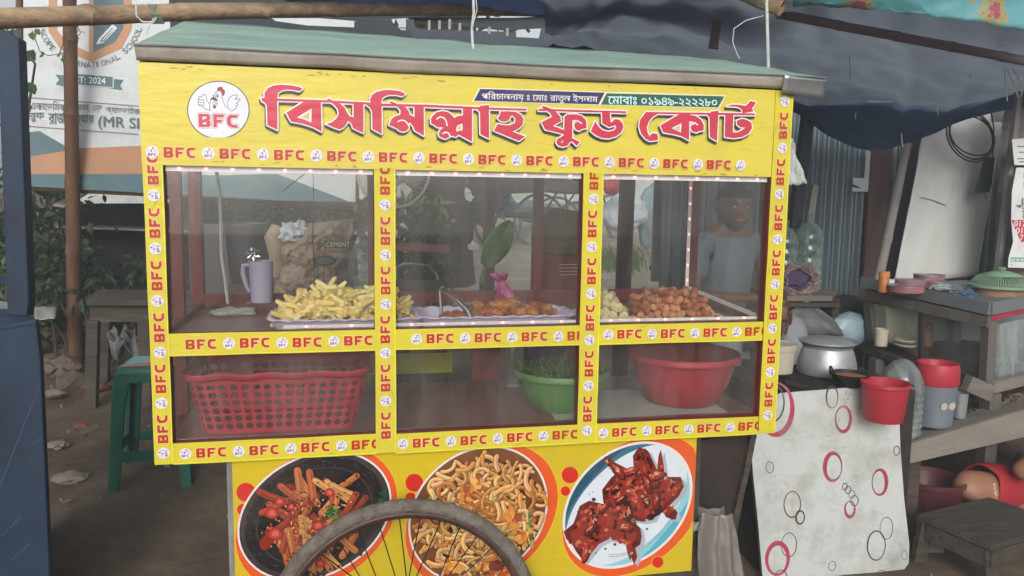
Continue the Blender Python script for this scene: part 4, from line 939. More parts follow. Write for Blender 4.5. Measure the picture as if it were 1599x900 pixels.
    def arc(f0, f1, a0, a1, cc, n=26):
        def q(a_, f_): 
            X, Y = inn[2][1]*f_*cos(a_), inn[2][2]*f_*sin(a_); ro = radians(-43); return (c[0]+X*cos(ro)-Y*sin(ro), c[1]+X*sin(ro)+Y*cos(ro))
        A = [q(a0+(a1-a0)*i/n, f1) for i in range(n+1)]; B_ = [q(a0+(a1-a0)*i/n, f0+(f1-f0)*(1-sin(pi*i/n))) for i in range(n, -1, -1)]; pr.fill(bl(A+B_), hexc(cc))
    arc(.80, .992, -2.7, -.5, '3a7088'); arc(.84, .992, -2.5, -.9, '2a5064'); arc(.80, .985, .3, 2.6, '8cc6d4'); arc(.86, .99, .8, 2.0, '5aa8bc')
    for f in (.80, .83): pr.stroke(bl([(c[0]+inn[2][1]*f*cos(a)*cos(radians(-43))-inn[2][2]*f*sin(a)*sin(radians(-43)), c[1]+inn[2][1]*f*cos(a)*sin(radians(-43))+inn[2][2]*f*sin(a)*cos(radians(-43))) for a in [.35+2.2*k/24 for k in range(25)]]), .0012, hexc('3a5a6c'))
    wings = [[(945, 712), (960, 722), (985, 735), (1000, 722), (992, 705), (1000, 700), (1012, 720), (1030, 735), (1045, 745), (1063, 745), (1068, 760), (1060, 775), (1045, 790), (1058, 800), (1055, 812), (1040, 808), (1030, 790), (1020, 812), (1005, 815), (985, 812), (975, 805), (955, 800), (942, 785), (940, 765), (955, 745), (965, 738), (950, 728), (944, 722)],
             [(990, 735), (988, 712), (998, 698), (1012, 704), (1022, 725), (1030, 745), (1010, 750)],
             [(905, 790), (920, 782), (945, 788), (960, 800), (985, 812), (1000, 825), (1002, 838), (1000, 850), (992, 856), (995, 870), (990, 882), (985, 868), (982, 852), (965, 845), (950, 842), (935, 850), (925, 862), (912, 878), (900, 862), (893, 850), (884, 842), (880, 830), (895, 818), (900, 805)],
             [(1028, 712), (1032, 702), (1036, 725), (1038, 745), (1025, 745)]]
    for wv in wings:
        cx = sum(p[0] for p in wv)/len(wv); cy = sum(p[1] for p in wv)/len(wv)
        pr.fill(bl([(x+1.5+4, y+4) for x, y in wv]), hexc('a9afbd')); pr.fill(bl([(x, y) for x, y in wv]), hexc('6b1c18')); pr.fill(bl([(cx+(x-cx)*.86, cy+(y-cy)*.86) for x, y in wv]), hexc('8c2820'))
    pr.layer(3e-5)
    def inpoly(x, y):
        for wv in wings:
            k = False; j = len(wv)-1
            for i in range(len(wv)):
                if (wv[i][1] > y) != (wv[j][1] > y) and x < (wv[j][0]-wv[i][0])*(y-wv[i][1])/(wv[j][1]-wv[i][1])+wv[i][0]: k = not k
                j = i
            if k: return True
        return False
    for i in range(700):
        x, y = rr_.uniform(880, 1068), rr_.uniform(700, 885)
        if not inpoly(x, y) or not inpoly(x+4, y+3) or not inpoly(x-4, y-3): continue
        nz = noise.noise(Vector((x*.05, y*.05, 1)))
        cc = hexc(rr_.choice(['2a0d0c', '3c1210', '521a14'])) if nz > .05 else hexc(rr_.choice(['a83c2c', 'b85038', '8f2a20', 'c66c4c', '9c3428']))
        pr.fill(bl(ell((x, y), rr_.uniform(2, 6), rr_.uniform(1.2, 3), -.8+rr_.gauss(0, .6), 8)), cc)
    for i in range(46):
        x, y = rr_.uniform(885, 1062), rr_.uniform(705, 880); a = -.7+rr_.gauss(0, .7); L = rr_.uniform(9, 18)
        if not (inpoly(x+cos(a)*L*.8, y+sin(a)*L*.8) and inpoly(x-cos(a)*L*.8, y-sin(a)*L*.8)): continue
        pr.fill(bl(ell((x+1, y+1.5), L, L*.42, a, 14)), hexc('2a0c0b')); pr.fill(bl(ell((x, y), L*.94, L*.36, a, 14)), hexc(rr_.choice(['7a2018', '641812', '8f2c20', '3c120e'])))
        pr.fill(bl(ell((x-1, y-L*.12), L*.6, L*.13, a, 10)), hexc(rr_.choice(['b84a38', 'c8684e', 'a83c30']))); pr.fill(bl(ell((x+L*.1, y-L*.16), L*.22, L*.05, a, 8)), hexc('e0a898'))
        for k in range(5): pr.fill(bl(ell((x+rr_.gauss(0, L*.4), y+rr_.gauss(0, L*.2)), 1.6, 1, a, 6)), hexc(rr_.choice(['d88a68', '2a0c0b', 'c05a40'])))
    for i in range(26):
        x, y = rr_.uniform(890, 1060), rr_.uniform(710, 875)
        if inpoly(x, y): pr.ring(b(x, y), .005, .003, .0016, hexc('d9cfae'), rot=rr_.uniform(0, 3), n=12)
    for (x, y, r) in ((927, 780, 3.5), (1028, 802, 3), (902, 799, 1.4), (945, 857, 2), (960, 850, 2.4), (925, 768, 1), (920, 772, 1), (1010, 826, 2)): pr.fill(bl(ell((x, y), r, r*.85, 0, 10)), hexc('3b2430'))
    pr.build('food_poster', (0, .0115, 0), (1, 0, 0), (0, 0, 1), (0, -1, 0), m_print, CART)
poster()
# ================================================================== food and things inside the case
ZS, ZL = 1.1435, .8935
m_lav = M('lavender_plastic', 'c9bdd8', .35, .06, 8, .03)
m_fry = M('french_fry', 'efd47c', .6, .15, 30, .25, dirt='d2aa54', dirt_amt=.5, dirt_scale=14)
def ringrect(x0, x1, y0, y1, r, z, n=6, sc=0, fr=26):
    o = []; pts = []
    for cx, cy, a0 in ((x1-r, y0+r, -90), (x1-r, y1-r, 0), (x0+r, y1-r, 90), (x0+r, y0+r, 180)):
        for k in range(n+1): a = radians(a0+90*k/n); pts.append(Vector((cx+r*cos(a), cy+r*sin(a), z)))
    if not sc: return pts
    # resample and scallop
    out = []; N_ = 96; per = [0]
    for i in range(len(pts)): per.append(per[-1]+(pts[(i+1) % len(pts)]-pts[i]).length)
    cxy = Vector(((x0+x1)/2, (y0+y1)/2, z))
    for k in range(N_):
        s_ = per[-1]*k/N_; i = max(j for j in range(len(pts)) if per[j] <= s_); t = (s_-per[i])/max(1e-9, per[i+1]-per[i])
        p = pts[i].lerp(pts[(i+1) % len(pts)], t); d = (p-cxy).normalized(); out.append(p+d*sc*cos(2*pi*k*fr/N_)+Vector((0, 0, abs(sc)*.7*cos(2*pi*k*fr/N_))))
    return out
def tray(name, x0, x1, y0, y1, z, h, mat, label, sc=.003, holes=False, flare=.018):
    mb = MB(); rs = [ringrect(x0+flare, x1-flare, y0+flare, y1-flare, .03, z, sc=1e-9), ringrect(x0+flare*.8, x1-flare*.8, y0+flare*.8, y1-flare*.8, .035, z+.006, sc=1e-9), ringrect(x0+.003, x1-.003, y0+.003, y1-.003, .045, z+h*.8, sc=sc*.5), ringrect(x0, x1, y0, y1, .05, z+h, sc=sc), ringrect(x0-.008, x1+.008, y0-.008, y1+.008, .05, z+h-.002, sc=sc)]
    n = len(rs[0]); mb.add([p for r_ in rs for p in r_], [(i*n+k, i*n+(k+1) % n, (i+1)*n+(k+1) % n, (i+1)*n+k) for i in range(len(rs)-1) for k in range(n)]+[tuple(range(n))])
    return tag(build(name, mb, mat, smooth=True, solid=.002), label, 'tray')
def xr(px, py, Y): return P(px, py, Y).x
def pile_z(x, y, cx, cy, rx, ry, h): 
    d = ((x-cx)/rx)**2+((y-cy)/ry)**2; return h*max(0, 1-d)**.6
x0, x1 = xr(422, 500, .1), xr(662, 495, .1)
tray('plastic_tray', x0, x1, .055, .275, ZS, .035, m_lav, 'lavender scalloped plastic tray heaped with pale french fries')
# fries
def fry_mesh(seed):
    r_ = random.Random(seed); L = r_.uniform(.030, .052); w_ = r_.uniform(.0042, .0056); bend = r_.uniform(-.009, .009)
    mb = MB(); n = 6; rings = []
    tw = r_.uniform(-.3, .3)
    for i in range(n+1):
        t = i/n; c = Vector(((t-.5)*2*L, bend*(1-(2*t-1)**2), 0)); s_ = w_*(.75 if i in (0, n) else 1)*r_.uniform(.88, 1.12)
        for a, b in ((-1, -1), (1, -1), (1, 1), (-1, 1)): 
            an = tw*t; rings.append(c+Vector((0, (a*cos(an)-b*sin(an))*s_, (a*sin(an)+b*cos(an))*s_)))
    mb.add(rings, [(i*4+k, i*4+(k+1) % 4, (i+1)*4+(k+1) % 4, (i+1)*4+k) for i in range(n) for k in range(4)]+[(3, 2, 1, 0), (n*4, n*4+1, n*4+2, n*4+3)])
    return mb
def scatter(protos, n, cx, cy, rx, ry, z, h, label, cat, group, tilt=.5, zo=.006, rot=None, seed=1, lo=0.0):
    r_ = random.Random(seed); first = list(protos); made = 0
    for i in range(n):
        if i < len(first): o = first[i]
        else:
            o = r_.choice(protos).copy(); COL.objects.link(o)
        for _ in range(50):
            x, y = cx+r_.uniform(-rx, rx), cy+r_.uniform(-ry, ry)
            if ((x-cx)/rx)**2+((y-cy)/ry)**2 < 1: break
        top = pile_z(x, y, cx, cy, rx*1.08, ry*1.08, h)
        zz = z+zo+top*(r_.uniform(.55, 1) if i > n*.25 else r_.uniform(lo, .7))
        o.location = (x, y, zz)
        o.rotation_euler = (r_.uniform(-.5, .5), r_.uniform(-tilt, tilt), r_.uniform(0, 2*pi)) if rot is None else rot(r_)
        tag(o, label, cat, group)
def protos(name, mbs, mats, smooth=False, bevel=0):
    return [build(name, m_, mats[i % len(mats)], smooth=smooth, bevel=bevel, origin=(0, 0, 0)) for i, m_ in enumerate(mbs)]
m_fry2 = M('french_fry_pale', 'f0de98', .6, .15, 30, .25)
pf = protos('french_fry', [fry_mesh(i) for i in range(8)], [m_fry, m_fry2], bevel=.0012)
scatter(pf, 298, (x0+x1)/2-.005, .165, (x1-x0)/2-.03, .085, ZS, .10, 'pale yellow french fry in the heap on the lavender tray', 'french fry', 'french fries heaped on the left tray', tilt=.75, seed=3)

# second tray: fried chicken
x0, x1 = xr(655, 498, .08), xr(897, 490, .08)
tray('plastic_tray', x0, x1, .05, .24, ZS, .036, m_lav, 'lavender plastic tray with pieces of fried chicken and tongs')
m_chk = M('fried_crust', 'c07432', .6, .45, 60, .9, dirt='d8a868', dirt_amt=.7, dirt_scale=40); m_chk2 = M('fried_crust_red', 'a8552a', .6, .45, 60, .9, dirt='6b2c14', dirt_amt=.6, dirt_scale=30)
def chk(seed):
    r_ = random.Random(seed); return MB().blob((0, 0, 0), .019, seed, .55, 3.2, 3, (r_.uniform(1, 1.6), r_.uniform(.8, 1.1), .75))
pk = protos('fried_chicken', [chk(i) for i in range(6)], [m_chk, m_chk2], smooth='all')
scatter(pk, 60, x0+(x1-x0)*.60, .145, (x1-x0)*.31, .07, ZS, .042, 'crunchy orange brown piece of fried chicken on the middle tray', 'fried chicken', 'pieces of fried chicken on the middle tray', tilt=.6, zo=.012, seed=8)
pk2 = protos('fried_chicken', [chk(i+20) for i in range(2)], [m_chk2])
scatter(pk2, 9, x0+(x1-x0)*.24, .13, (x1-x0)*.09, .05, ZS, .012, 'dark red fried chicken piece under the steel tongs', 'fried chicken', 'dark chicken pieces left of the tongs', tilt=.4, zo=.012, seed=9)
# tongs
tg = thing('tongs', P(722, 480, .12), 'shiny steel serving tongs standing in the middle tray', 'tongs')
a = P(688, 452, .16); 
build('arm', MB().tube([P(687, 452, .16), P(688, 470, .15), P(690, 497, .13)], [.003, .0042, .005], 8), m_steel, tg, smooth=True)
mb = MB(); pa = [P(686, 452, .16), P(700, 459, .14), P(715, 470, .12), P(730, 485, .1), P(735, 497, .09)]
for i in range(4): mb.tube([pa[i], pa[i+1]], [.003+.0018*i, .0048+.0018*i], 10)
build('arm', mb, m_steel, tg, smooth=True)
build('grip', MB().tube([P(686, 453, .16), P(692, 447, .165), P(700, 458, .14)], .0032, 8), m_steel, tg, smooth=True)
# pink bag
m_pink = M('pink_film', 'd46aa4', .35, .3, 15, .3, trans=.3); 
def bag(name, c, r, h, mat, label, cat='plastic bag', neck=.35, seed=0, tilt=(0, 0), ears=True, parent=None, amp=.22):
    c = Vector(c); mb = MB()
    prof = [(.75, 0), (1, .18), (.95, .4), (.7, .6), (neck, .75), (neck*.8, .82), (neck*1.6, .95), (neck*2.2, 1.05)]
    def fn(u, v):
        k = v*(len(prof)-1); i = min(int(k), len(prof)-2); t = k-i; rr = (prof[i][0]*(1-t)+prof[i+1][0]*t)*r; z = (prof[i][1]*(1-t)+prof[i+1][1]*t)*h
        a = 2*pi*u; q = 1+amp*noise.fractal(Vector((cos(a)*1.6+seed, sin(a)*1.6, v*3)), .7, 2, 4)+(.12 if v > .5 else .03)*sin(a*9+seed)
        return c+Vector((rr*q*cos(a)+tilt[0]*z, rr*q*sin(a)+tilt[1]*z, z))
    mb.grid(fn, 36, 20); mb.add([fn(k/36, 0) for k in range(36)], [tuple(reversed(range(36)))])
    o = build(name, mb, mat, parent, smooth='all')
    if parent is None: tag(o, label, cat)
    return o
c = P(793, 470, .42); bag('plastic_bag', (c.x, .42, ZS), .028, .105, m_pink, 'small pink twisted plastic bag behind the fried chicken tray', seed=3, neck=.45, tilt=(-.25, 0), amp=.75)
# printed paper tray with rolls
x0, x1 = xr(906, 490, .08), xr(1128, 488, .08)
m_paper = M('printed_paper_dish', 'd8d9d2', .5, .08, 60, .05, dirt='8a9a90', dirt_amt=.5, dirt_scale=45)
tray('paper_dish', x0, x1+.0, .05, .25, ZS, .022, m_paper, 'white patterned dish carrying pale and brown snack rolls', sc=.002, flare=.03)
m_cloth = M('red_cloth', '8c2a3c', .8, .2, 14, .3)
crumple('cloth', (Vector((x1-.06, .045, ZS+.003)), Vector((x1+.09, .045, ZS+.003)), Vector((x1+.05, .14, ZS+.006)), Vector((x1-.06, .2, ZS+.004))), m_paper, 'white printed cloth corner spilling over beside the brown rolls', 'cloth', .006)
def roll(seed, L, r, end):
    r_ = random.Random(seed); mb = MB(); n = 6; prof = []
    path = [Vector(((i/n-.5)*2*L, 0, 0)) for i in range(n+1)]; path = [path[0]-Vector((.002, 0, 0))]+path+[path[-1]+Vector((.002, 0, 0))]
    rad = [r*.72]+[r*r_.uniform(.93, 1.06) for _ in range(n+1)]+[r*.72]
    mb.tube(path, rad, 12); 
    for i, v in enumerate(mb.v): v += Vector((0, 0, 0))+Vector((noise.noise(v*90+Vector((seed, 0, 0))), noise.noise(v*90+Vector((0, seed, 0))), noise.noise(v*90)))*r*.22
    return mb
m_rollw = M('pale_dough', 'e0d0a8', .7, .25, 25, .4, dirt='9a7f55', dirt_amt=.5, dirt_scale=20); m_rollb = M('fried_dough', 'b06440', .6, .35, 25, .5, dirt='6d3520', dirt_amt=.6, dirt_scale=18); m_rollb2 = M('fried_dough_pale', 'c88458', .6, .35, 25, .5, dirt='c8a078', dirt_amt=.5, dirt_scale=18)
face = lambda r_: (r_.uniform(0, 6), r_.uniform(-.25, .25), pi/2+r_.uniform(-.5, .5))
def stackrolls(protos_, cols, x_a, x_b, y0, z0, r, label, group, seed, rows, lean=0):
    r_ = random.Random(seed); used = 0
    for row in range(rows):
        n = int((x_b-x_a)/(2*r))-row
        for dep in range(2):
            for k in range(n):
                if row == rows-1 and r_.random() < .25: continue
                o = protos_[used] if used < len(protos_) else r_.choice(protos_).copy()
                if used >= len(protos_): COL.objects.link(o)
                used += 1
                o.location = (x_a+r+row*r+k*2*r+r_.uniform(-.15, .15)*r, y0+dep*.062+row*.014+r_.uniform(-.006, .006), z0+r*.95+row*r*1.65+r_.uniform(-.15, .15)*r)
                o.rotation_euler = face(r_); tag(o, label, cols, group)
pw = protos('snack_roll', [roll(i, .028, .0125, 0) for i in range(5)], [m_rollw], smooth=True)
stackrolls(pw, 'snack roll', x0+.006, x0+.165, .095, ZS, .0125, 'pale uncooked snack roll in the stack on the left of the white dish', 'pale rolls on the white dish', 2, 4)
pb = protos('snack_roll', [roll(i+9, .026, .0102, 0) for i in range(6)], [m_rollb, m_rollb2], smooth=True)
stackrolls(pb, 'snack roll', x0+.166, x1-.005, .095, ZS, .0102, 'fried brown snack roll in the heap on the right of the white dish', 'brown rolls on the white dish', 5, 5)

# lavender jug hanging at the back
jg = thing('jug', P(408, 472, .48), 'pale lavender plastic jug with a side handle behind the fries', 'jug')
def jug(c, r, h, mat, t, hx):
    mb = MB().lathe([(0, 0), (r*.86, 0), (r*.9, .004), (r, h*.96), (r*1.05, h), (r*1.0, h), (r*.95, h*.95), (r*.82, .008), (0, .008)], c, 32)
    build('body', mb, mat, t, smooth=True)
    c = Vector(c); build('handle', MB().tube([c+Vector((hx*r*.98, 0, h*.9)), c+Vector((hx*r*1.45, 0, h*.88)), c+Vector((hx*r*1.5, 0, h*.7)), c+Vector((hx*r*1.2, 0, h*.35)), c+Vector((hx*r*.95, 0, h*.25))], [.006, .007, .007, .006, .005], 8), mat, t, smooth=True)
q = P(409, 472, .46); q1 = P(409, 407, .46); jug((q.x, .46, q.z), .0345, q1.z-q.z, M('jug_plastic', 'b8b0cc', .4, .06, 6, .02), jg, -1)
build('base', MB().box((q.x-.045, .42, ZS), (q.x+.045, .50, q.z-.0005)), m_maroon, thing('ledge', (q.x, .46, ZS), 'small maroon wooden block under the lavender jug', 'block'))
# crumpled foil
tag(build('foil', MB().blob(P(395, 397, .46), .017, 4, .8, 5, 3, (1, .6, .9)), m_steel), 'crumpled silver foil sticking up from the lavender jug', 'foil')
# twisted white cable and plastic
def twist(pts, r, turns, mat):
    mb = MB()
    for ph in (0, pi):
        path = []; N_ = turns*10; pts_ = [Vector(p) for p in pts]
        for i in range(N_+1):
            t = i/N_*(len(pts_)-1); k = min(int(t), len(pts_)-2); p = pts_[k].lerp(pts_[k+1], t-k); a = 2*pi*turns*i/N_+ph
            path.append(p+Vector((cos(a), sin(a), 0))*r)
        mb.tube(path, r*.95, 6)
    return mb
tag(build('cable', twist([P(337, 262, .40), P(343, 300, .40), P(345, 345, .41), P(346, 400, .42), P(352, 440, .43), P(356, 475, .44)], .0028, 22, m_rope), m_rope, smooth=True), 'twisted white twin cable hanging down inside the glass case', 'cable')
tag(build('plastic_bag', MB().blob(P(368, 487, .40), .04, 9, .5, 2.2, 3, (1.6, .7, .32)), m_whiteplastic, smooth='all'), 'crumpled white polythene lying at the foot of the twisted cable', 'plastic bag')
# wires at back: thin black
tag(build('wire', MB().tube([P(440, 300, .5), P(488, 262, .48), P(490, 300, .5), P(488, 370, .5), P(492, 440, .52), P(489, 470, .52)], .0016, 5), m_black, smooth=True), 'thin black wire hanging in the left window of the case', 'wire')

# ---------------- lower compartment
m_rp = M('red_plastic', 'b03440', .45, .15, 9, .08, dirt='8a2a30', dirt_amt=.5)
bk = thing('plastic_basket', P(435, 690, .2), 'bright red perforated plastic basket in the lower left compartment', 'basket')
def basket():
    X0, X1 = xr(292, 575, .07)-.006, .505; Y0, Y1 = .052, .31; zt, zb = 1.043, ZL+.001
    def ring(t, n=96):   # t 0 bottom .. 1 top
        s_ = .035*(1-t); x0, x1, y0, y1 = X0+s_, X1-s_*.9, Y0+s_*.3, Y1-s_; r = .04; pts = ringrect(x0, x1, y0, y1, r, zb+(zt-zb)*t, sc=1e-9); return pts
    NR, NT = 96, 6
    rows = [.06+.135*i for i in range(NT+1)]
    mb = MB(); R_ = {t: ring(t) for t in rows}
    def at_(u, t):
        k = u % NR; i = int(k); f = k-i; a, b = ring_cache(t); 
        return a[i].lerp(a[(i+1) % NR], f)
    cache = {}
    def P2(u, t):
        key = round(t, 5)
        if key not in cache: cache[key] = ring(t)
        a = cache[key]; k = u % NR; i = int(k); return a[i].lerp(a[(i+1) % NR], k-i)
    step = 2.0
    ncell = int(NR/step)
    for j in range(NT):
        t0, t1 = rows[j], rows[j+1]
        for k in range(ncell):
            u0, u1 = k*step, (k+1)*step; um, tm = (u0+u1)/2, (t0+t1)/2; vs = []
            cr_ = [(-1, -1), (0, -1), (1, -1), (1, 0), (1, 1), (0, 1), (-1, 1), (-1, 0)]
            for a, b in cr_: vs.append(P2(um+a*step/2, tm+b*(t1-t0)/2))
            for a, b in cr_:
                l = math.hypot(a, b); vs.append(P2(um+a/l*step*.40, tm+b/l*(t1-t0)*.42))
            mb.add(vs, [(i, (i+1) % 8, 8+(i+1) % 8, 8+i) for i in range(8)])
    for t0, t1 in ((0, rows[0]), (rows[-1], 1)):
        A = [P2(k*step, t0) for k in range(ncell)]; B_ = [P2(k*step, t1) for k in range(ncell)]; mb.add(A+B_, [(k, (k+1) % ncell, ncell+(k+1) % ncell, ncell+k) for k in range(ncell)])
    A = [P2(k*step, 0) for k in range(ncell)]; mb.add(A, [tuple(reversed(range(ncell)))])
    build('wall', mb, m_rp, bk, solid=.002)
    rm = MB(); A = [ringrect(X0-d, X1+d, Y0-d, Y1+d, .045, z, sc=1e-9) for d, z in ((0, zt-.012), (.004, zt-.004), (.004, zt+.004), (.010, zt+.006), (.012, zt-.008))]; n = len(A[0])
    rm.add([p+Vector((0, 0, .0025*sin(k*2*pi/8))) for a in A for k, p in enumerate(a)], [(i*n+k, i*n+(k+1) % n, (i+1)*n+(k+1) % n, (i+1)*n+k) for i in range(4) for k in range(n)])
    build('rim', rm, m_rp, bk, smooth=True, solid=.0015)
basket()
m_gp = M('green_bowl', '5c8a4e', .4, .1, 7, .03)
def basin(name, c, R0, R1, h, mat, label, lip=.008, cat='basin', seg=48):
    t = thing(name, c, label, cat)
    build('bowl', MB().lathe([(0, 0), (R0*.9, 0), (R0, .006), (R0+(R1-R0)*.55, h*.45), (R1, h-.004), (R1-.003, h-.003), (R0+(R1-R0)*.55-.004, h*.45), (R0-.004, .01), (0, .009)], c, seg), mat, t, smooth=True)
    build('rim', MB().lathe([(R1-.004, h-.002), (R1+lip*.6, h+.002), (R1+lip, h-.003), (R1+lip, h-.013), (R1+lip*.7, h-.013)], c, seg), mat, t, smooth=True, solid=.0015); return t
cg = P(874, 600, .2); basin('plastic_basin', (cg.x, .185, ZL), .09, .130, .110, m_gp, 'green plastic basin of chopped salad in the lower middle compartment')
m_salad = leafmat('salad', '5d7a35', .15)
mb = MB()
for i in range(420):
    a, r = R.uniform(0, 2*pi), .122*R.random()**.5; leaf(mb, (cg.x+r*cos(a), .185+r*sin(a), ZL+.095+.03*(1-r/.122)+R.uniform(0, .012)), rv()+Vector((0, 0, .2)), (0, 0, 1), .03, .010)
tag(build('salad', mb, m_salad), 'shredded green salad leaves heaped in the green basin', 'salad', kind='stuff')
cr_ = P(1070, 600, .17); basin('plastic_basin', (cr_.x-.002, .19, ZL+.003), .105, .158, .145, m_rp, 'large empty red plastic basin in the lower right compartment', lip=.010)
m_news = M('newsprint', 'b9b8b2', .8, .1, 60, .05, dirt='77787a', dirt_amt=.6, dirt_scale=70, stretch=(1, 6, 1))
mb = MB().grid(lambda u, v: Vector((1.0+u*.5+.02*v, .045+v*.30, ZL+.0012+.0014*noise.noise(Vector((u*5, v*4, 0)))+(.012*max(0, u-.9)*v))), 20, 12); tag(build('newspaper', mb, m_news, smooth=True), 'spread newspaper under the red and green basins', 'newspaper')
# things behind the lower compartment
m_ystrip = M('yellow_green_board', 'c0c040', .5, .15, 8, .1)
build('low_rail', MB().box((.50, D+.002, .915), (.79, D+.014, .978)), m_ystrip, CART)
build('low_rail', MB().box((1.08, D+.002, 1.055), (1.46, D+.014, 1.075)), m_ystrip, CART)
build('door_board', MB().box((.85, D-.028, .894), (.945, D-.01, 1.127)), M('bright_maroon', '8c2a26', .5, .2, 6, .1), CART)
build('door_board', MB().box((1.18, D-.006, .995), (1.36, D+.0015, 1.05)), m_maroon, CART)
bag('plastic_bag', (1.10, .33, ZL), .05, .08, M('clear_bag', 'b4b6ae', .3, .2, 20, .3, trans=.3), 'clear plastic bag of white goods behind the red basin', seed=6, neck=.7)
pk_ = thing('snack_packet', (1.03, .42, ZL), 'purple snack packet with white script behind the salad basin', 'packet')
build('pack', MB().grid(lambda u, v: Vector((1.0+u*.13, .44-.012*sin(pi*u)*sin(pi*v), ZL+.05+v*.15)), 8, 8), M('purple_foil', '4a3568', .35, .2, 10, .2), pk_, smooth=True, solid=.012)
pr = Print(); pr.text('Kool', (0, 0, .075, .035), WHITE, shear=.2); pr.build('print', (1.03, .4265, ZL+.135), (1, 0, 0), (0, 0, 1), (0, -1, 0), m_print, pk_)
tag(build('bottle', MB().lathe([(0, 0), (.024, 0), (.026, .01), (.026, .14), (.012, .175), (.011, .195), (0, .195)], (.965, .45, ZL), 20), glass_mat('clear_plastic', (.8, .85, .85), .15, (.5, .5, .5), 1.2), smooth=True), 'clear plastic bottle next to the purple packet', 'bottle')
# ================================================================== seen through the glass, behind the cart
# pedestal fan
fan = thing('fan', G(600, 470), 'white pedestal fan with wire grille behind the left post of the case', 'fan')
fc = P(614, 268, 1.55); m_fan = M('fan_white', 'c2bab4', .4, .1, 10, .05); sR = 56*mpp(614, 268, 1.55)
gb = MB(); ax = Vector((-.15, -1, .05)).normalized(); X = ax.orthogonal().normalized(); Yv = ax.cross(X)
def fp(r, a, d): return fc+(X*cos(a)+Yv*sin(a))*r+ax*d
build('ring', MB().tube([fp(sR, 2*pi*k/48, 0) for k in range(48)], .006, 8, closed=True), m_fan, fan, smooth=True)
for k in range(60):
    a = 2*pi*k/60; gb.tube([fp(sR*.25, a, .075), fp(sR*.7, a+.12, .06), fp(sR, a+.2, .0)], .0019, 4); gb.tube([fp(sR*.2, a, -.075), fp(sR*.7, a, -.06), fp(sR, a, .0)], .0013, 4)
for r, d in ((.5, .07), (.75, .055)): gb.tube([fp(sR*r, 2*pi*k/40, d) for k in range(40)], .0014, 4, closed=True)
build('grille', gb, m_fan, fan); build('cap', MB().lathe([(0, .085), (sR*.2, .085), (sR*.27, .075), (sR*.27, .07), (0, .07)], fc, 24, axis=ax), M('fan_cap', '9c8582', .4), fan, smooth=True)
for k in range(4):
    a0 = 2*pi*k/4+.5; bl_ = MB().grid(lambda u, v: fp(sR*(.15+.72*v), a0+(u-.5)*1.15*(1-.25*v)*(.6+.8*v*(1-v)*2), (u-.5)*.05), 8, 8); build('blade', bl_, M('fan_blade', 'b8a49c', .35) if k == 0 else bpy.data.materials['fan_blade'], fan, smooth=True, solid=.002)
build('motor', MB().lathe([(0, -.02), (.05, -.02), (.06, -.06), (.05, -.16), (0, -.17)], fc, 20, axis=ax), m_fan, fan, smooth=True)
fg = ground_z(fc.x, fc.y+.1); build('pole', MB().tube([(fc.x, fc.y+.1, fg), (fc.x, fc.y+.1, fc.z)], .016, 12), m_black, fan, smooth=True); build('base', MB().lathe([(0, 0), (.2, 0), (.2, .02), (.03, .05), (0, .05)], (fc.x, fc.y+.1, fg), 28), m_black, fan, smooth=True)
# cement sack
m_kraft = M('kraft_paper', '9c8876', .85, .25, 7, .6, dirt='5f5146', dirt_amt=.7)
sk = thing('cement_sack', P(500, 470, 1.9), 'crumpled brown paper cement sack with CEMENT print behind the cart', 'sack')
def sackpt(u, v, Y=1.9):
    px = 428+(552-428)*u; py = 470-(470-352+12*(u-.2))*v+ (14*max(0, .3-u) if v > .8 else 0)
    p = P(px, py, Y); d = -.16*sin(pi*min(1, max(0, u)))**.6*sin(pi*min(1, v*.85+.1))**.6+.05*noise.fractal(Vector((u*5, v*5, 2)), .7, 2.2, 6)+.03*abs(noise.noise(Vector((u*6+v*3, v*7, 4)))); p.y += d; return p
build('bag', MB().grid(lambda u, v: sackpt(u, v), 70, 60), m_kraft, sk, smooth='all', solid=.003)
build('back', MB().grid(lambda u, v: sackpt(u, v)+Vector((0, .22*sin(pi*min(1, v*.9+.05)), 0)) if False else Vector((sackpt(u, v).x, 1.95, sackpt(u, v).z)), 4, 4), m_kraft, sk)
build('folded_neck', MB().tube([P(432, 430, 1.86), P(434, 400, 1.84), P(428, 372, 1.84), P(436, 359, 1.86)], [.035, .04, .045, .042], 12), m_kraft, sk, smooth=True)
pr = Print(); O0 = P(507, 387, 1.64); s_ = mpp(507, 380, 1.7)
pr.fill([(0, 0), (40*s_, -2*s_), (40*s_, 8*s_), (0, 11*s_)], hexc('3c4440')); pr.layer(3e-4); pr.text('CEMENT', (2*s_, 1.5*s_, 38*s_, 8.5*s_), hexc('cfc8b8'), bold=.03); pr.text('TAN', (-22*s_, 2*s_, -2*s_, 9*s_), hexc('3c4440'), bold=.03)
pr.build('sack_print', O0, (1, 0, 0), (0, 0, 1), (0, -1, 0), m_print, sk)
pr = Print(); O0 = P(508, 408, 1.63); pr.fill([(-20*s_, 0), (-8*s_, 8*s_), (6*s_, 9*s_), (18*s_, 2*s_), (12*s_, -6*s_), (-8*s_, -8*s_)], hexc('2a2a28')); pr.layer(3e-4); pr.fill([(-15*s_, 0), (-5*s_, 6*s_), (5*s_, 6*s_), (14*s_, 1*s_), (6*s_, -4*s_), (-8*s_, -5*s_)], hexc('59605c')); pr.build('sack_emblem', O0, (1, 0, 0), (0, 0, 1), (0, -1, 0), m_print, sk)
tag(build('plastic_sheet', MB().blob(P(457, 362, 1.8), .055, 2, .6, 2, 3, (1, .5, .8)), M('blueish_plastic', 'b4bcc4', .4, .1)), 'small white plastic scrap stuck at the neck of the cement sack', 'plastic')
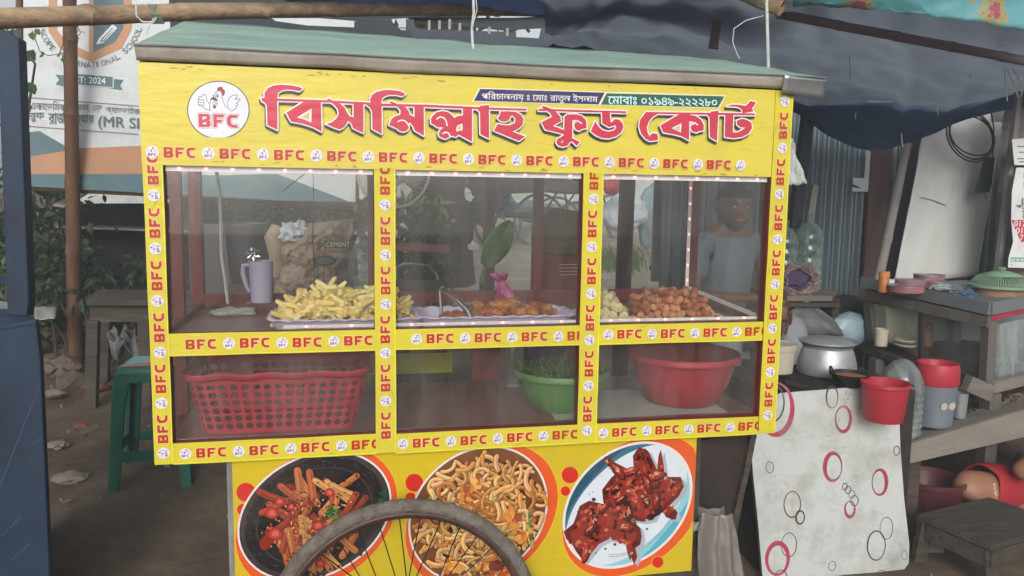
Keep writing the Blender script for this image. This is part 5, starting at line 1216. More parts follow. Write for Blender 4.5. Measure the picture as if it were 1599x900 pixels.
stp = G(480, 470); bench = thing('bench', (0.0, 1.9, ground_z(0, 1.9)), 'low dark wooden bench carrying the cement sack and water jar', 'bench')
zb_ = P(500, 470, 1.9).z
build('seat', MB().box((P(380, 470, 1.9).x, 1.7, zb_-.04), (P(640, 470, 1.9).x, 2.1, zb_)), m_wood_dark, bench)
for px in (385, 632):
    for y in (1.74, 2.05): x = P(px, 470, y).x; build('leg', MB().box((x-.025, y-.02, ground_z(x, y)-.02), (x+.025, y+.02, zb_-.04)), m_wood_dark, bench)
m_water = glass_mat('water_jar_plastic', (.66, .74, .72), .16, (.55, .6, .58), 1.5, .05)
def jar(c, r, h, label, mat=None, ribs=4, name='water_jar'):
    t = thing(name, c, label, 'water jar'); prof = [(0, 0), (r*.9, 0), (r, .02)]
    for i in range(ribs):
        z0, z1 = .02+(h*.68-.02)*i/ribs, .02+(h*.68-.02)*(i+1)/ribs; prof += [(r, z0+(z1-z0)*.2), (r*.93, z0+(z1-z0)*.4), (r*.93, z0+(z1-z0)*.6), (r, z0+(z1-z0)*.8)]
    prof += [(r, h*.7), (r*.85, h*.8), (r*.5, h*.87), (r*.22, h*.9), (r*.22, h*.99)]
    build('bottle', MB().lathe(prof, c, 36), mat or m_water, t, smooth=True); build('cap', MB().lathe([(0, h*1.01), (r*.25, h*1.01), (r*.25, h*.96), (r*.23, h*.96)], c, 20), M('jar_cap', '5a6a78', .5) if 'jar_cap' not in MATS else MATS['jar_cap'], t, smooth=True); return t
q = P(567, 470, 1.75); jar((q.x, 1.75, zb_), 23*mpp(567, 420, 1.75), P(567, 368, 1.75).z-zb_, 'clear water jar standing beside the brown cement sack')
bn_ = thing('bin', P(400, 420, 2.3), 'round dark plastic bin behind the lavender jug', 'bin'); q = P(392, 440, 2.3); build('drum', MB().lathe([(0, 0), (.10, 0), (.125, .3), (.132, .3), (.132, .285), (.12, .285), (.1, .02), (0, .02)], (q.x, 2.3, q.z), 28), M('dark_bin', '3a393d', .4, .1), bn_, smooth=True)
build('stand', MB().box((q.x-.1, 2.2, ground_z(q.x, 2.3)-.02), (q.x+.1, 2.4, q.z-.001)), m_wood_dark, bn_)
bx = P(370, 430, 3.0); bt_ = tag(build('cabinet', MB().box((bx.x-.25, 2.9, ground_z(bx.x, 3)-.02), (bx.x+.15, 3.15, P(370, 352, 2.9).z)), M('dull_cabinet', '4c4a4b', .6, .1), bevel=.01), 'plain dark grey cabinet seen through the left of the glass', 'cabinet')
# tall tin box with red foot
tb2 = thing('carton', P(875, 450, 1.2), 'tall khaki carton with a red lower half behind the middle window', 'carton')
xa, xb = P(848, 400, 1.2).x, P(912, 400, 1.2).x; za, zm, zt_ = ground_z(1.4, 1.2)+.5, P(880, 395, 1.2).z, P(880, 332, 1.2).z
m_khaki = M('khaki_carton', '6f6048', .55, .15, 6, .1); m_redc = M('red_carton', '7a1f1f', .5, .15, 6, .1)
build('upper', MB().slab([(xa, 1.2, zm), (xb, 1.2, zm-.012), (xb, 1.2, zt_), (xa+.05, 1.2, zt_+.02), (xa, 1.2, zt_-.02)], (0, .22, 0)), m_khaki, tb2, bevel=.006)
build('lower', MB().slab([(xa, 1.2, za), (xb, 1.2, za), (xb, 1.2, zm-.0125), (xa, 1.2, zm-.0005)], (0, .22, 0)), m_redc, tb2, bevel=.006)
pr = Print(); pr.text('২৫ েকিজ', (0, 0, .09, .02), hexc('2c2418')); pr.text('Packed by', (0, -.04, .08, -.025), hexc('2c2418')); pr.build('print', (xa+.07, 1.199, P(880, 376, 1.2).z), (1, 0, 0), (0, 0, 1), (0, -1, 0), m_print, tb2)
pr = Print()
for i in range(4): pr.fill([(0, -i*.014), (.09-.01*(i % 2), -i*.014), (.09-.01*(i % 2), -i*.014+.003), (0, -i*.014+.003)], hexc('c8b8b0'))
pr.build('small_print', (xa+.07, 1.199, P(880, 414, 1.2).z), (1, 0, 0), (0, 0, 1), (0, -1, 0), m_print, tb2)
st_ = tag(build('crate', MB().box((xa-.1, 1.15, ground_z(1.4, 1.2)-.02), (xb+.1, 1.5, za-.001)), m_maroon, bevel=.004), 'maroon wooden crate supporting the khaki carton', 'crate')
# green seat: steel frame chair behind
ch = thing('chair', G(660, 480), 'chair with a thin bent steel frame behind the middle window', 'chair')
zc = P(650, 432, 2.2).z
build('frame', MB().tube([P(618, 470, 2.2), P(618, 418, 2.2), P(632, 412, 2.2), P(668, 415, 2.2), P(682, 430, 2.2), P(686, 470, 2.2)], .008, 8), m_steel, ch, smooth=True)
build('seat', MB().slab([P(615, 437, 2.2), P(688, 438, 2.2), P(696, 452, 1.9), P(610, 452, 1.9)], (0, 0, -.02)), m_wood_dark, ch)
for a in ((618, 450, 2.2), (686, 450, 2.2), (612, 452, 1.92), (694, 452, 1.92)):
    p = P(*a); build('leg', MB().bar((p.x, p.y, p.z), (p.x, p.y, ground_z(p.x, p.y)-.02), .02), m_wood_dark, ch)
# red lettered board
pr = Print(); q = P(618, 392, 3.9); s_ = mpp(650, 385, 3.9); pr.fill([(0, 0), (84*s_, -4*s_), (86*s_, 9*s_), (0, 14*s_)], hexc('5a3a34')); pr.layer(5e-4)
for i in range(14): pr.stroke([(4*s_+i*5.6*s_, 3*s_+R.uniform(-1, 1)*s_), (7*s_+i*5.6*s_, 9*s_), (8*s_+i*5.6*s_, 4*s_)], .008, hexc('6d5048'))
tag(pr.build('name_board', q, (1, 0, 0), (0, 0, 1), (0, -1, 0), m_print, solid=0), 'faded reddish lettered board low on the dark tree trunk', 'board')
# bicycles beyond
m_bike = M('bicycle_paint', '2a2a2c', .4, .2, 10, .1); m_tyreb = M('bicycle_tyre', '6f6d6b', .8, .2)
def bike(c, Rw, ang, label, front=True, group=None):
    c = Vector(c); t = thing('bicycle', (c.x, c.y, c.z-Rw), label, 'bicycle', group); d = Vector((cos(ang), sin(ang), 0)); W = 1.05
    for w_, cc in (('wheel', c), ('wheel', c+d*W)):
        ty = build(w_, MB().tube([cc+(d*cos(2*pi*k/48)+Vector((0, 0, 1))*sin(2*pi*k/48))*Rw for k in range(48)], .019, 8, closed=True), m_tyreb, t, smooth=True)
        sp = MB()
        for k in range(32): a = 2*pi*k/32; sp.tube([cc+d.cross(Vector((0, 0, 1)))*.02*(-1)**k, cc+(d*cos(a)+Vector((0, 0, 1))*sin(a))*(Rw-.02)], .0022, 4)
        sub('spokes', sp, m_steel, ty, t)
        sub('hub', MB().tube([cc-d.cross(Vector((0, 0, 1)))*.04, cc+d.cross(Vector((0, 0, 1)))*.04], .03, 10), m_steel, ty, t)
    z = Vector((0, 0, 1)); bb = c+d*.45-z*.05; seat = c+d*.33+z*.5; head = c+d*.86+z*.5
    f = MB()
    for a, b_ in ((c, bb), (bb, seat), (seat, head), (bb, head-z*.1), (c, seat), (head, c+d*W), (head, head+z*.15)): f.tube([a, b_], .014, 8)
    build('frame', f, m_bike, t, smooth=True)
    build('saddle', MB().blob(seat+z*.08, .1, 1, .05, 1, 2, (1.3, .7, .35)), m_black, t, smooth=True)
    n = d.cross(z); hb = head+z*.17; build('handlebar', MB().tube([hb-n*.28-d*.15, hb-n*.25, hb, hb+n*.25, hb+n*.28-d*.15], .013, 8), m_steel, t, smooth=True)
    build('pedal', MB().tube([bb-n*.1, bb+n*.1], .02, 8).bar(bb, bb-z*.16, .02), m_bike, t)
b1 = P(842, 345, 8.3); rw = 41*mpp(842, 345, 8.3); bike(b1, rw, radians(8), 'old bicycle whose whole rear wheel shows through the middle window')
b2 = P(868, 345, 9.0); bike((b2.x, 9.0, b2.z), rw*.95, radians(-12), 'second bicycle half hidden behind the khaki carton')
# rickshaw style dark mass, bags
def lump(px, py, Y, wpx, hpx, mat, label, cat, seed, name, amp=.25, sub=3, dy=.5):
    q = P(px, py, Y); s_ = mpp(px, py, Y); return tag(build(name, MB().blob(q, 1, seed, amp, 1.6, sub, (wpx/2*s_, wpx/2*s_*dy, hpx/2*s_)), mat, smooth='all'), label, cat)
m_wsack = M('white_sack', 'c3cbd6', .6, .08, 5, .3); m_bsack = M('pale_blue_sack', '7d979c', .6, .2, 7, .4)
lump(975, 333, 6.4, 74, 58, m_wsack, 'fat white woven sack standing beyond the third window', 'sack', 3, 'sack', .22, 4)
lump(1016, 340, 6.6, 46, 98, m_bsack, 'tall pale blue sack beside the white one', 'sack', 5, 'sack', .3)
lump(788, 322, 9.2, 38, 36, M('sky_blue_tarp', '5f9ab4', .6, .2), 'sky blue bundle under the parked vehicles', 'bundle', 6, 'bundle', .3)
lump(830, 330, 9.6, 60, 34, m_bsack, 'pale blue heap behind the bicycle wheel', 'bundle', 9, 'bundle', .3)
lump(958, 292, 6.0, 36, 22, M('red_fabric', 'a8323c', .7, .2), 'small red bundle on top behind the third window', 'bundle', 4, 'bundle', .5)
lump(1068-20, 420, 3.8, 70, 30, M('dark_heap', '2b2b2c', .8, .2), 'black heap of tyres at the foot of the dull green sheet', 'heap', 7, 'heap', .35)
rk = thing('rickshaw', G(790, 420)+Vector((0, 2.5, 0)), 'dark parked rickshaw body seen along the top of the middle window', 'rickshaw')
Yr = 7.9
build('body', MB().slab([P(700, 268, Yr), P(850, 268, Yr), P(905, 285, Yr), P(905, 304, Yr), P(860, 300, Yr), P(770, 304, Yr), P(765, 320, Yr), P(750, 330, Yr), P(700, 325, Yr)], (0, .7, 0)), m_bike, rk, bevel=.02)
build('shaft', MB().tube([P(740, 335, Yr), P(800, 336, Yr), P(830, 338, Yr)], .035, 8), m_bike, rk, smooth=True)
for px in (778, 900):
    cc = P(px, 352, Yr+.4); build('wheel', MB().tube([cc+Vector((cos(2*pi*k/36), 0, sin(2*pi*k/36)))*.3 for k in range(36)], .02, 8, closed=True), m_tyreb, rk, smooth=True)
build('side_board', MB().slab([P(770, 300, Yr-.1), P(783, 310, Yr-.1), P(790, 345, Yr-.1), P(768, 335, Yr-.1)], (0, .04, 0)), m_wood, rk)
build('canvas', MB().blob(P(745, 290, Yr-.3), .35, 5, .4, 2, 3, (1, .6, 1.3)), M('dark_canvas', '2c2b2e', .8, .3), rk)
for i, (px, py, r) in enumerate(((716, 275, .06), (727, 300, .05), (706, 302, .02), (732, 308, .04), (768, 306, .03), (770, 335, .03), (705, 363, .03), (720, 280, .05), (738, 385, .05))):
    tag(build('scrap', MB().blob(P(px, py, 5.5), r, i, .8, 3, 2, (1, .3, .8)), m_whiteplastic), 'torn white scrap caught between the trunk and the brown post', 'scrap', 'white scraps by the tree trunk')
# far pale wall closing the view to the back, with a strip of street things
m_wallf = M('far_wall', 'c4cac4', .9, .15, 2, .2, dirt='6f7a76', dirt_amt=.6)
tag(build('far_wall', MB().box((-4, 12.4, .8), (14, 12.6, 3.2)), m_wallf), 'pale plastered wall far behind the parked bicycles', 'wall')
tag(build('far_block', MB().box((3.5, 9.6, .85), (6.2, 10.4, 1.35)), M('concrete_block', 'aaa9a2', .9, .1, 3, .2)), 'low concrete block behind the white sack', 'block')
post3 = thing('post', G(977, 480), 'square dark maroon post seen through the third window', 'post'); p0, p1 = P(982, 230, 1.1), P(968, 480, 1.1)
build('shaft', MB().bar(p1-Vector((0, 0, .8)), p0, .05, .05), M('dark_post', '3d2b2b', .7, .2), post3)
# ================================================================== tarpaulins
m_tarp = M('slate_tarp', '98a2ae', .75, .14, 3, .6, trans=.5, dirt='5c6878', dirt_amt=.5, dirt_scale=1.5, stretch=(1, 4, 1))
m_tarpb = M('navy_tarp', '33506e', .6, .2, 4, .25, trans=.4, dirt='1c2c3e', dirt_amt=.6)
m_tarpf = M('blue_tarp', '3f5688', .6, .15, 3, .3, trans=.35, dirt='27324c', dirt_amt=.5)
def loft(lines, nu=40, nv=16, ripple=.02, seed=0, dirn=(0, 0, 1), freq=(9, 3)):
    def pl(l, u):
        t = u*(len(l)-1); k = min(int(t), len(l)-2); f = t-k
        p0, p1, p2, p3 = l[max(k-1, 0)], l[k], l[k+1], l[min(k+2, len(l)-1)]
        return .5*((2*p1)+(p2-p0)*f+(2*p0-5*p1+4*p2-p3)*f*f+(3*p1-p0-3*p2+p3)*f*f*f)
    dn = Vector(dirn); rg_ = ripple*.9
    def fn(u, v):
        col_ = [pl([Vector(q) for q in l], u) for l in lines]; p = pl(col_, v)
        return p+dn*ripple*(noise.fractal(Vector((u*freq[0]+seed, v*freq[1], seed)), .8, 2, 3)+.35*sin(u*freq[0]*2.3+v*2+seed)-.9*max(0, .22-abs(noise.noise(Vector((u*freq[0]*1.3+v*2.2, v*freq[1]*.5-u*1.2, seed+5)))))*3)*min(1, 4*v+.2)
    return MB().grid(fn, nu, nv)
# neighbour's big canopy: high edge near the viewer, sagging down to its back hem
near = [P(820, -60, .3), P(1000, -60, .3), P(1200, -60, .3), P(1400, -60, .35), P(1700, -60, .4)]
l1 = [P(850, 22, 1.4), P(1000, 26, 1.3), P(1230, 12, .9), P(1420, 26, .8), P(1700, 60, .7)]
l2 = [P(850, 50, 2.0), P(1000, 55, 2.0), P(1230, 95, 1.8), P(1430, 110, 1.6), P(1700, 120, 1.4)]
l3 = [P(850, 75, 2.6), P(1000, 110, 2.6), P(1240, 155, 2.4), P(1450, 160, 2.2), P(1700, 140, 2.0)]
tp = thing('canopy', P(1250, 120, 1.6), 'big slate blue tarpaulin canopy sagging over the stall on the right', 'tarpaulin')
build('tarp', loft([near, l1, l2, l3], 110, 60, .035, 3, freq=(7, 3.2)), m_tarp, tp, smooth=True)
hem = loft([[P(1225, 150, 2.42), P(1300, 158, 2.35), P(1380, 160, 2.3), P(1460, 158, 2.22), P(1530, 150, 2.15), P(1680, 120, 2.0)],
            [P(1225, 168, 2.46), P(1295, 192, 2.36), P(1370, 206, 2.3), P(1455, 192, 2.22), P(1530, 168, 2.15), P(1680, 130, 2.0)],
            [P(1240, 172, 2.5), P(1293, 212, 2.36), P(1362, 236, 2.28), P(1450, 212, 2.2), P(1520, 184, 2.12), P(1680, 150, 2.0)]], 50, 12, .02, 8, dirn=(0, 1, 0), freq=(10, 2))
build('hem', hem, m_tarpb, tp, smooth=True)
for a, b_ in (((1327, 75), (1328, 124)), ((1508, 97), (1516, 122)), ((1463, 165), (1466, 180)), ((1408, 208), (1410, 230)), ((1337, 175), (1336, 186))):
    build('thread', MB().tube([P(a[0], a[1], 1.5), P((a[0]+b_[0])/2-1, (a[1]+b_[1])/2, 1.5), P(b_[0], b_[1], 1.5)], .0022, 5), m_rope, tp)
build('thread', MB().tube([P(1568, 100, 1.3), P(1570, 130, 1.3), P(1573, 158, 1.3)], .003, 5), m_rope, tp); build('thread', MB().tube([P(1568, 100, 1.3), P(1580, 125, 1.3), P(1590, 152, 1.3), P(1596, 148, 1.3), P(1592, 125, 1.3), P(1578, 102, 1.3)], .003, 5), m_rope, tp)
build('thread', MB().tube([P(1395, 53, 1.2), P(1408, 48, 1.2), P(1430, 46, 1.2), P(1442, 44, 1.2), P(1438, 40, 1.2)], .002, 5), m_rope, tp)
bamboo('bamboo_pole', P(1215, 22, .78), P(1720, 118, .9), .017, .02, M('veiled_bamboo', '76646a', .8, .15, 10, .2), 'reddish bamboo pole running under the right canopy', nodes=6)
bamboo('wooden_post', P(1121, 22, 1.2), P(1114, 76, 1.2), .018, .02, M('pinkish_post', '8a7c84', .8, .15), 'short pinkish post stub behind the cart roof', 'post', nodes=2)
# front blue tarp strip over the bamboo
tf = loft([[P(300, -50, .6), P(700, -50, .8), P(1000, -50, .8), P(1260, -40, .7)], [P(380, -12, 1.2), P(600, 2, 1.3), P(900, 8, 1.3), P(1235, -6, 1.0)],
           [P(420, -4, 1.4), P(600, 13, 1.5), P(900, 17, 1.6), P(1220, -2, 1.3)]], 50, 14, .02, 5)
tag(build('blue_tarpaulin', tf, m_tarpf, smooth=True), 'blue tarpaulin edge stretched above the middle of the cart roof', 'tarpaulin')
# dark sacking behind the roof, with the gaps through which the white sky shows
m_dk = M('dark_tarp', '3f454d', .85, .2, 4, .3, dirt='2a2d32', dirt_amt=.6)
def sheet(pts, Y0, mat, label, name='dark_tarpaulin', th=.01):
    return tag(build(name, MB().slab([P(px, py, Y0) for px, py in pts], (0, th, 0)), mat), label, 'tarpaulin')
sheet([(264, 8), (400, 8), (430, 33), (480, 40), (553, 43), (610, 46), (614, 60), (660, 90), (268, 80)], 2.2, m_dk, 'dark sagging tarpaulin over the upper left of the cart roof')
sheet([(264, -20), (900, -20), (900, 20), (700, 24), (600, 30), (560, 33), (500, 28), (430, 28), (264, 20)], 2.4, m_dk, 'dark tarpaulin running along behind the long bamboo pole')
sheet([(553, 34), (612, 30), (612, 34), (626, 47), (640, 48), (642, 80), (553, 80)], 2.3, m_dk, 'narrow dark flap left of the bright gap under the tarps')
sheet([(634, 30), (644, 30), (650, 44), (660, 46), (806, 50), (806, 58), (842, 60), (846, 42), (1010, 60), (1150, 60), (1250, 120), (1250, 150), (634, 90)], 2.35, M('slate_sheet', '4c535e', .85, .15, 4, .3), 'slate grey sheet closing the view behind the right half of the roof')
sheet([(634, 28), (800, 28), (846, 26), (1010, 10), (1150, 10), (1150, 62), (1010, 62), (846, 44), (810, 46), (800, 49), (655, 33)], 2.45, M('slate_sheet_dark', '41464f', .85, .15, 4, .3), 'darker slate sheet above the small bright gap')
for i, (px, lo, hi) in enumerate(((668, 32, 47), (684, 32, 46), (700, 30, 46), (716, 36, 48), (762, 42, 53), (790, 44, 56))):
    tag(build('slat', MB().slab([P(px, hi, 2.2), P(px+4, hi, 2.2), P(px+4.5, lo, 2.2), P(px+.5, lo, 2.2)], (0, .01, 0)), M('pale_slat', '9c9a94', .8) if i == 0 else MATS['pale_slat']), ['leftmost thin slat, just right of the bright slanted gap above the roof', 'second thin slat from the left in the gap above the roof', 'third slat from the left, reaching highest in the gap above the roof', 'fourth slat from the left, just left of the dangling white twine', 'short slat just right of the dangling white twine', 'rightmost short slat beside the bright white gap above the roof'][i], 'slat', 'slats in the gap above the roof')
# turquoise printed cloth on the canopy's front edge
def tq_mat():
    m = bpy.data.materials.new('turquoise_print'); m.use_nodes = True; n = m.node_tree; N = n.nodes; L = n.links; b = N['Principled BSDF']
    tc = N.new('ShaderNodeTexCoord'); v = N.new('ShaderNodeTexVoronoi'); v.inputs['Scale'].default_value = 5.5; L.new(tc.outputs['Object'], v.inputs['Vector'])
    v2 = N.new('ShaderNodeTexVoronoi'); v2.inputs['Scale'].default_value = 60; L.new(tc.outputs['Object'], v2.inputs['Vector'])
    r = N.new('ShaderNodeValToRGB'); r.color_ramp.interpolation = 'CONSTANT'; e = r.color_ramp.elements; e[0].color = hexc('a0485c')+(1,); e[1].position = .22; e[1].color = hexc('9a8f58')+(1,); x = e.new(.36); x.color = hexc('5a98a0')+(1,)
    ad = N.new('ShaderNodeMath'); ad.operation = 'MULTIPLY_ADD'; ad.inputs[1].default_value = .35; L.new(v2.outputs[0], ad.inputs[0]); L.new(v.outputs[0], ad.inputs[2]); 
    sb = N.new('ShaderNodeMath'); sb.operation = 'SUBTRACT'; sb.inputs[1].default_value = .12; L.new(ad.outputs[0], sb.inputs[0]); L.new(sb.outputs[0], r.inputs[0]); L.new(r.outputs[0], b.inputs['Base Color']); b.inputs['Roughness'].default_value = .4
    return m
tq = loft([[P(1245, -40, .45), P(1400, -50, .45), P(1700, -60, .45)], [P(1240, -2, .5), P(1400, -5, .48), P(1700, -5, .45)], [P(1240, 8, .55), P(1330, 12, .52), P(1430, 22, .5), P(1520, 34, .47), P(1700, 62, .42)]], 50, 10, .012, 2, dirn=(0, -1, .3), freq=(14, 3))
tag(build('printed_cloth', tq, tq_mat(), smooth=True, solid=.002), 'turquoise cloth with red and gold print folded over the canopy edge', 'cloth')
# strings
def string(pts, r, label, Y, twisted=False):
    pp = [P(a, b_, Y) for a, b_ in pts]
    mb = twist(pp, r, max(4, len(pts)*5), m_rope) if twisted else MB().tube(pp, r, 6)
    return tag(build('string', mb, m_rope, smooth=True), label, 'string')
string([(739, -5), (740, 20), (737, 45), (738, 70), (742, 88), (750, 94), (758, 95)], .0022, 'white twine dangling from the bamboo onto the middle of the cart roof', .35, True)
string([(743, -5), (745, 15), (741, 30), (737, 42)], .0012, 'second loose strand beside the dangling white twine', .34)
string([(1197, -5), (1198, 30), (1199, 70), (1200, 112)], .0026, 'white twine tied from the open bamboo end down to the roof corner', .25, True)
string([(1192, 25), (1165, 32), (1146, 45), (1144, 65), (1150, 82), (1155, 92)], .0014, 'thin curled white string left of the bamboo end', .3)
string([(212, -5), (213, 25), (222, 34), (240, 35), (244, 27)], .0022, 'white cord looped round the long bamboo at the left', .28)
string([(240, 28), (231, 45), (229, 60), (234, 72)], .0014, 'thin cord end hanging from the knot to the roof corner', .28)
kn = MB()
for i in range(5): kn.tube([P(232+i*3, 8, .36), P(246-i*2, 24, .345), P(256-i*4, 37, .36)], .0035, 6)
tag(build('knot', kn, M('green_tie', '6f7a66', .7, .2)), 'faded green strip knotted round the long bamboo pole', 'knot')

# ================================================================== right-hand background
m_corr = M('corrugated_tin', '64737c', .5, .16, 3, .15, metal=.3, dirt='4d4f50', dirt_amt=.5, stretch=(2, 2, .4))
YW = 2.75
xa, xb = P(1030, 400, YW).x, P(1640, 400, YW).x
tag(build('corrugated_wall', MB().grid(lambda u, v: Vector((xa+(xb-xa)*u, YW+.016*sin(u*(xb-xa)/.075*2*pi), .2+v*2.1)), 400, 3), m_corr, smooth=True, solid=.002), 'grey corrugated tin wall behind the cooking stall', 'wall')
pst = [((1262, 175), (1240, 355), .05, '3b3c40', 'dark timber post rising beside the right edge of the cart'), ((1272, 290), (1262, 352), .032, '8a8c82', 'pale stub of pole leaning beside the dark post')]
for a, b_, w_, c_, lab in pst:
    tag(build('post', MB().bar(P(*a, 2.45), P(*b_, 2.4), w_*1.3, w_), M('post_'+c_, c_, .8, .2, 6, .3)), lab, 'post')
for (a, b_, c_, lab) in (((1205, 178), (1232, 186), '77787c', 'grey sack hung left of the dark post'), ((1246, 180), (1260, 190), '77787c', 'narrow grey sack hung beside the dark post')):
    pass
m_brownp = M('brown_plank', '5f4b47', .75, .2, 6, .3, stretch=(3, 3, .5))
tag(build('plank', MB().slab([P(1362, 225, YW-.06), P(1395, 225, YW-.06), P(1372, 440, YW-.06), P(1348, 440, YW-.06)], (0, .02, 0)), m_brownp), 'brown plank upright on the tin wall left of the bamboo', 'plank')
bamboo('bamboo_pole', P(1417, 225, 2.5), P(1369, 450, 2.35), .026, .03, M('grey_bamboo', '8f8b88', .7, .2, 12, .3, dirt='5f5852', dirt_amt=.6), 'grey bamboo pole leaning between the brown plank and the white board', nodes=3)
tag(build('dark_plank', MB().slab([P(1420, 200, YW-.1), P(1450, 200, YW-.1), P(1402, 440, YW-.1), P(1385, 440, YW-.1)], (0, .02, 0)), M('blue_grey_plank', '46525b', .7, .15)), 'blue grey board edge just left of the white panel', 'plank')
m_wb = M('dirty_white_panel', 'd6d8d6', .6, .06, 3, .1, dirt='b4b6b4', dirt_amt=.5, dirt_scale=2.2, stretch=(1, 1, .5))
wbp = thing('white_panel', P(1470, 430, 2.4), 'tall dirty white sheet panel leaning behind the glass cabinet', 'panel')
build('sheet', MB().grid(lambda u, v: (lambda p: p+Vector((0, .012*noise.fractal(Vector((u*3, v*3, 4)), .8, 2, 3)-.03*max(0, .12-u), 0)))(P(1395+(1527-1395)*u+(1452-1395)*v+(1572-1452-132)*u*v, 436-(436-150)*v-6*u*(1-v)+10*(1-u)*(1-v), 2.45)), 24, 30), m_wb, wbp, smooth=True, solid=.006)
build('seam', MB().tube([P(1438, 308, 2.435), P(1455, 312, 2.435), P(1477, 321, 2.435)], .0025, 5), M('tape_seam', '8e8a84', .7), wbp)
tag(build('paper_scrap', MB().slab([P(1352, 234, YW-.05), P(1363, 238, YW-.05), P(1358, 300, YW-.05), P(1331, 299, YW-.05), P(1331, 293, YW-.05), P(1345, 294, YW-.05), P(1332, 288, YW-.05), P(1332, 278, YW-.05), P(1350, 278, YW-.05), P(1352, 245, YW-.05)], (0, .004, 0)), M('torn_paper', 'c2c8cc', .7, .05)), 'torn L shaped white paper stuck on the tin wall', 'paper')
# white torn plastic beside the cart post
crumple('plastic_sheet', (P(1228, 290, 1.2), P(1259, 287, 1.2), P(1240, 222, 1.2), P(1228, 200, 1.2)), M('torn_white', 'c8cccc', .5, .05), 'torn white plastic sheet sticking out beside the right post', 'plastic sheet', .02)
# cable coil and adaptor
cc = thing('cable_coil', P(1510, 220, 2.2), 'coil of black cable with a black adaptor hanging on the white panel', 'cable')
for k, (rx, ry, dx) in enumerate(((37, 40, 0), (34, 36, 1), (35, 30, 3))):
    c0 = (1515+dx, 212); pts = [P(c0[0]+rx*cos(a), c0[1]+ry*sin(a)+8*cos(a), 2.28+k*.01) for a in [2*pi*i/40 for i in range(40)]]
    build('loop', MB().tube(pts, .0048, 6, closed=True), m_black, cc, smooth=True)
build('adaptor', MB().slab([P(1542, 245, 2.27), P(1554, 246, 2.27), P(1549, 290, 2.27), P(1545, 300, 2.27), P(1530, 303, 2.27), P(1527, 300, 2.27)], (0, .03, 0)), M('adaptor_black', '2b3c40', .5, .1), cc, bevel=.003)
build('lead', MB().tube([P(1550, 247, 2.25), P(1552, 200, 2.25), P(1545, 160, 2.25)], .004, 6).tube([P(1536, 250, 2.26), P(1532, 290, 2.255), P(1540, 310, 2.255)], .002, 5), m_black, cc, smooth=True)
# concrete post with posters
m_conc = M('rough_concrete', '837e7c', .9, .2, 6, .6, dirt='5b5755', dirt_amt=.7, dirt_scale=4)
cp = thing('concrete_pillar', P(1570, 440, 2.0), 'rough grey pillar with torn notices at the right edge', 'pillar')
build('pillar', MB().grid(lambda u, v: (lambda p, a: p+Vector((0, -.16*sin(pi*u)+.02*noise.fractal(Vector((u*5, v*6, 1)), .8, 2, 3), 0)))(P(1546+40*v*.6+(150)*u, 470-340*v, 2.15), 0), 30, 40), m_conc, cp, smooth='all')
build('strut', MB().bar(P(1592, 130, 2.0), P(1556, 440, 2.05), .03, .03), M('grey_strut', '8c8788', .85, .2, 6, .3), cp)
def notice(pts, Y, draw, label):
    o = P(*pts[0], Y); pr = Print(); f = lambda x, y: ((P(x, y, Y)-o).x, (P(x, y, Y)-o).z)
    pr.fill([f(*q) for q in pts], (.72, .74, .74)); pr.layer(5e-4); draw(pr, f); tag(pr.build('notice', o, (1, 0, 0), (0, 0, 1), (0, -1, 0), m_banner), label, 'notice')
def box_(f, a, b_, c, d): return [f(a, b_), f(c, b_), f(c, d), f(a, d)]
def dn(pr, f):
    pr.fill([f(1579, 344), f(1640, 342), f(1640, 378), f(1594, 378)], hexc('b8303c')); pr.layer(3e-4)
    def t(s, x0, y0, x1, y1, c, b_=.01): pr.text(s, (*f(x0, y1), *f(x1, y0)), c, bold=b_)
    t('0171 28', 1583, 345, 1625, 354, WHITE, .03); t('0161 90', 1586, 356, 1628, 365, WHITE, .03); t('71 44', 1592, 367, 1620, 376, WHITE, .03)
    t('III', 1595, 310, 1606, 319, hexc('222222'), .03); t('পির', 1586, 318, 1606, 325, hexc('222222')); t('বাসা', 1595, 325, 1620, 335, hexc('222222'), .02); t('েদ', 1596, 334, 1610, 342, hexc('222222'), .02); t('অ', 1597, 270, 1606, 284, hexc('222222'), .02); t('টা', 1597, 286, 1608, 294, hexc('b8303c'), .02)
    pr.fill(box_(f, 1578, 402, 1640, 409), hexc('7ab0a8')); pr.ring(f(1580, 414), .006, .006, .0015, hexc('2c6b60')); 
    for i in range(6): pr.fill(box_(f, 1580+i*7, 405, 1584+i*7, 407), WHITE)
notice([(1587, 262), (1640, 262), (1640, 420), (1574, 418), (1575, 402), (1582, 378), (1579, 345), (1580, 300)], 1.93, dn, 'torn rental notice with red telephone band on the pillar')
def dn2(pr, f):
    for i, y in enumerate((228, 237, 247, 252)): pr.fill(box_(f, 1588+3*(i % 2), y, 1640, y+2), hexc('777777'))
notice([(1580, 218), (1640, 212), (1640, 258), (1584, 258)], 1.94, dn2, 'older faded notice pasted above the rental notice')
tag(build('paper_flap', MB().slab([P(1546, 165, 2.3), P(1574, 162, 2.3), P(1572, 192, 2.3), P(1548, 190, 2.3)], (0, .004, 0)), m_wb), 'white card flap with dark marks above the cable coil', 'paper')
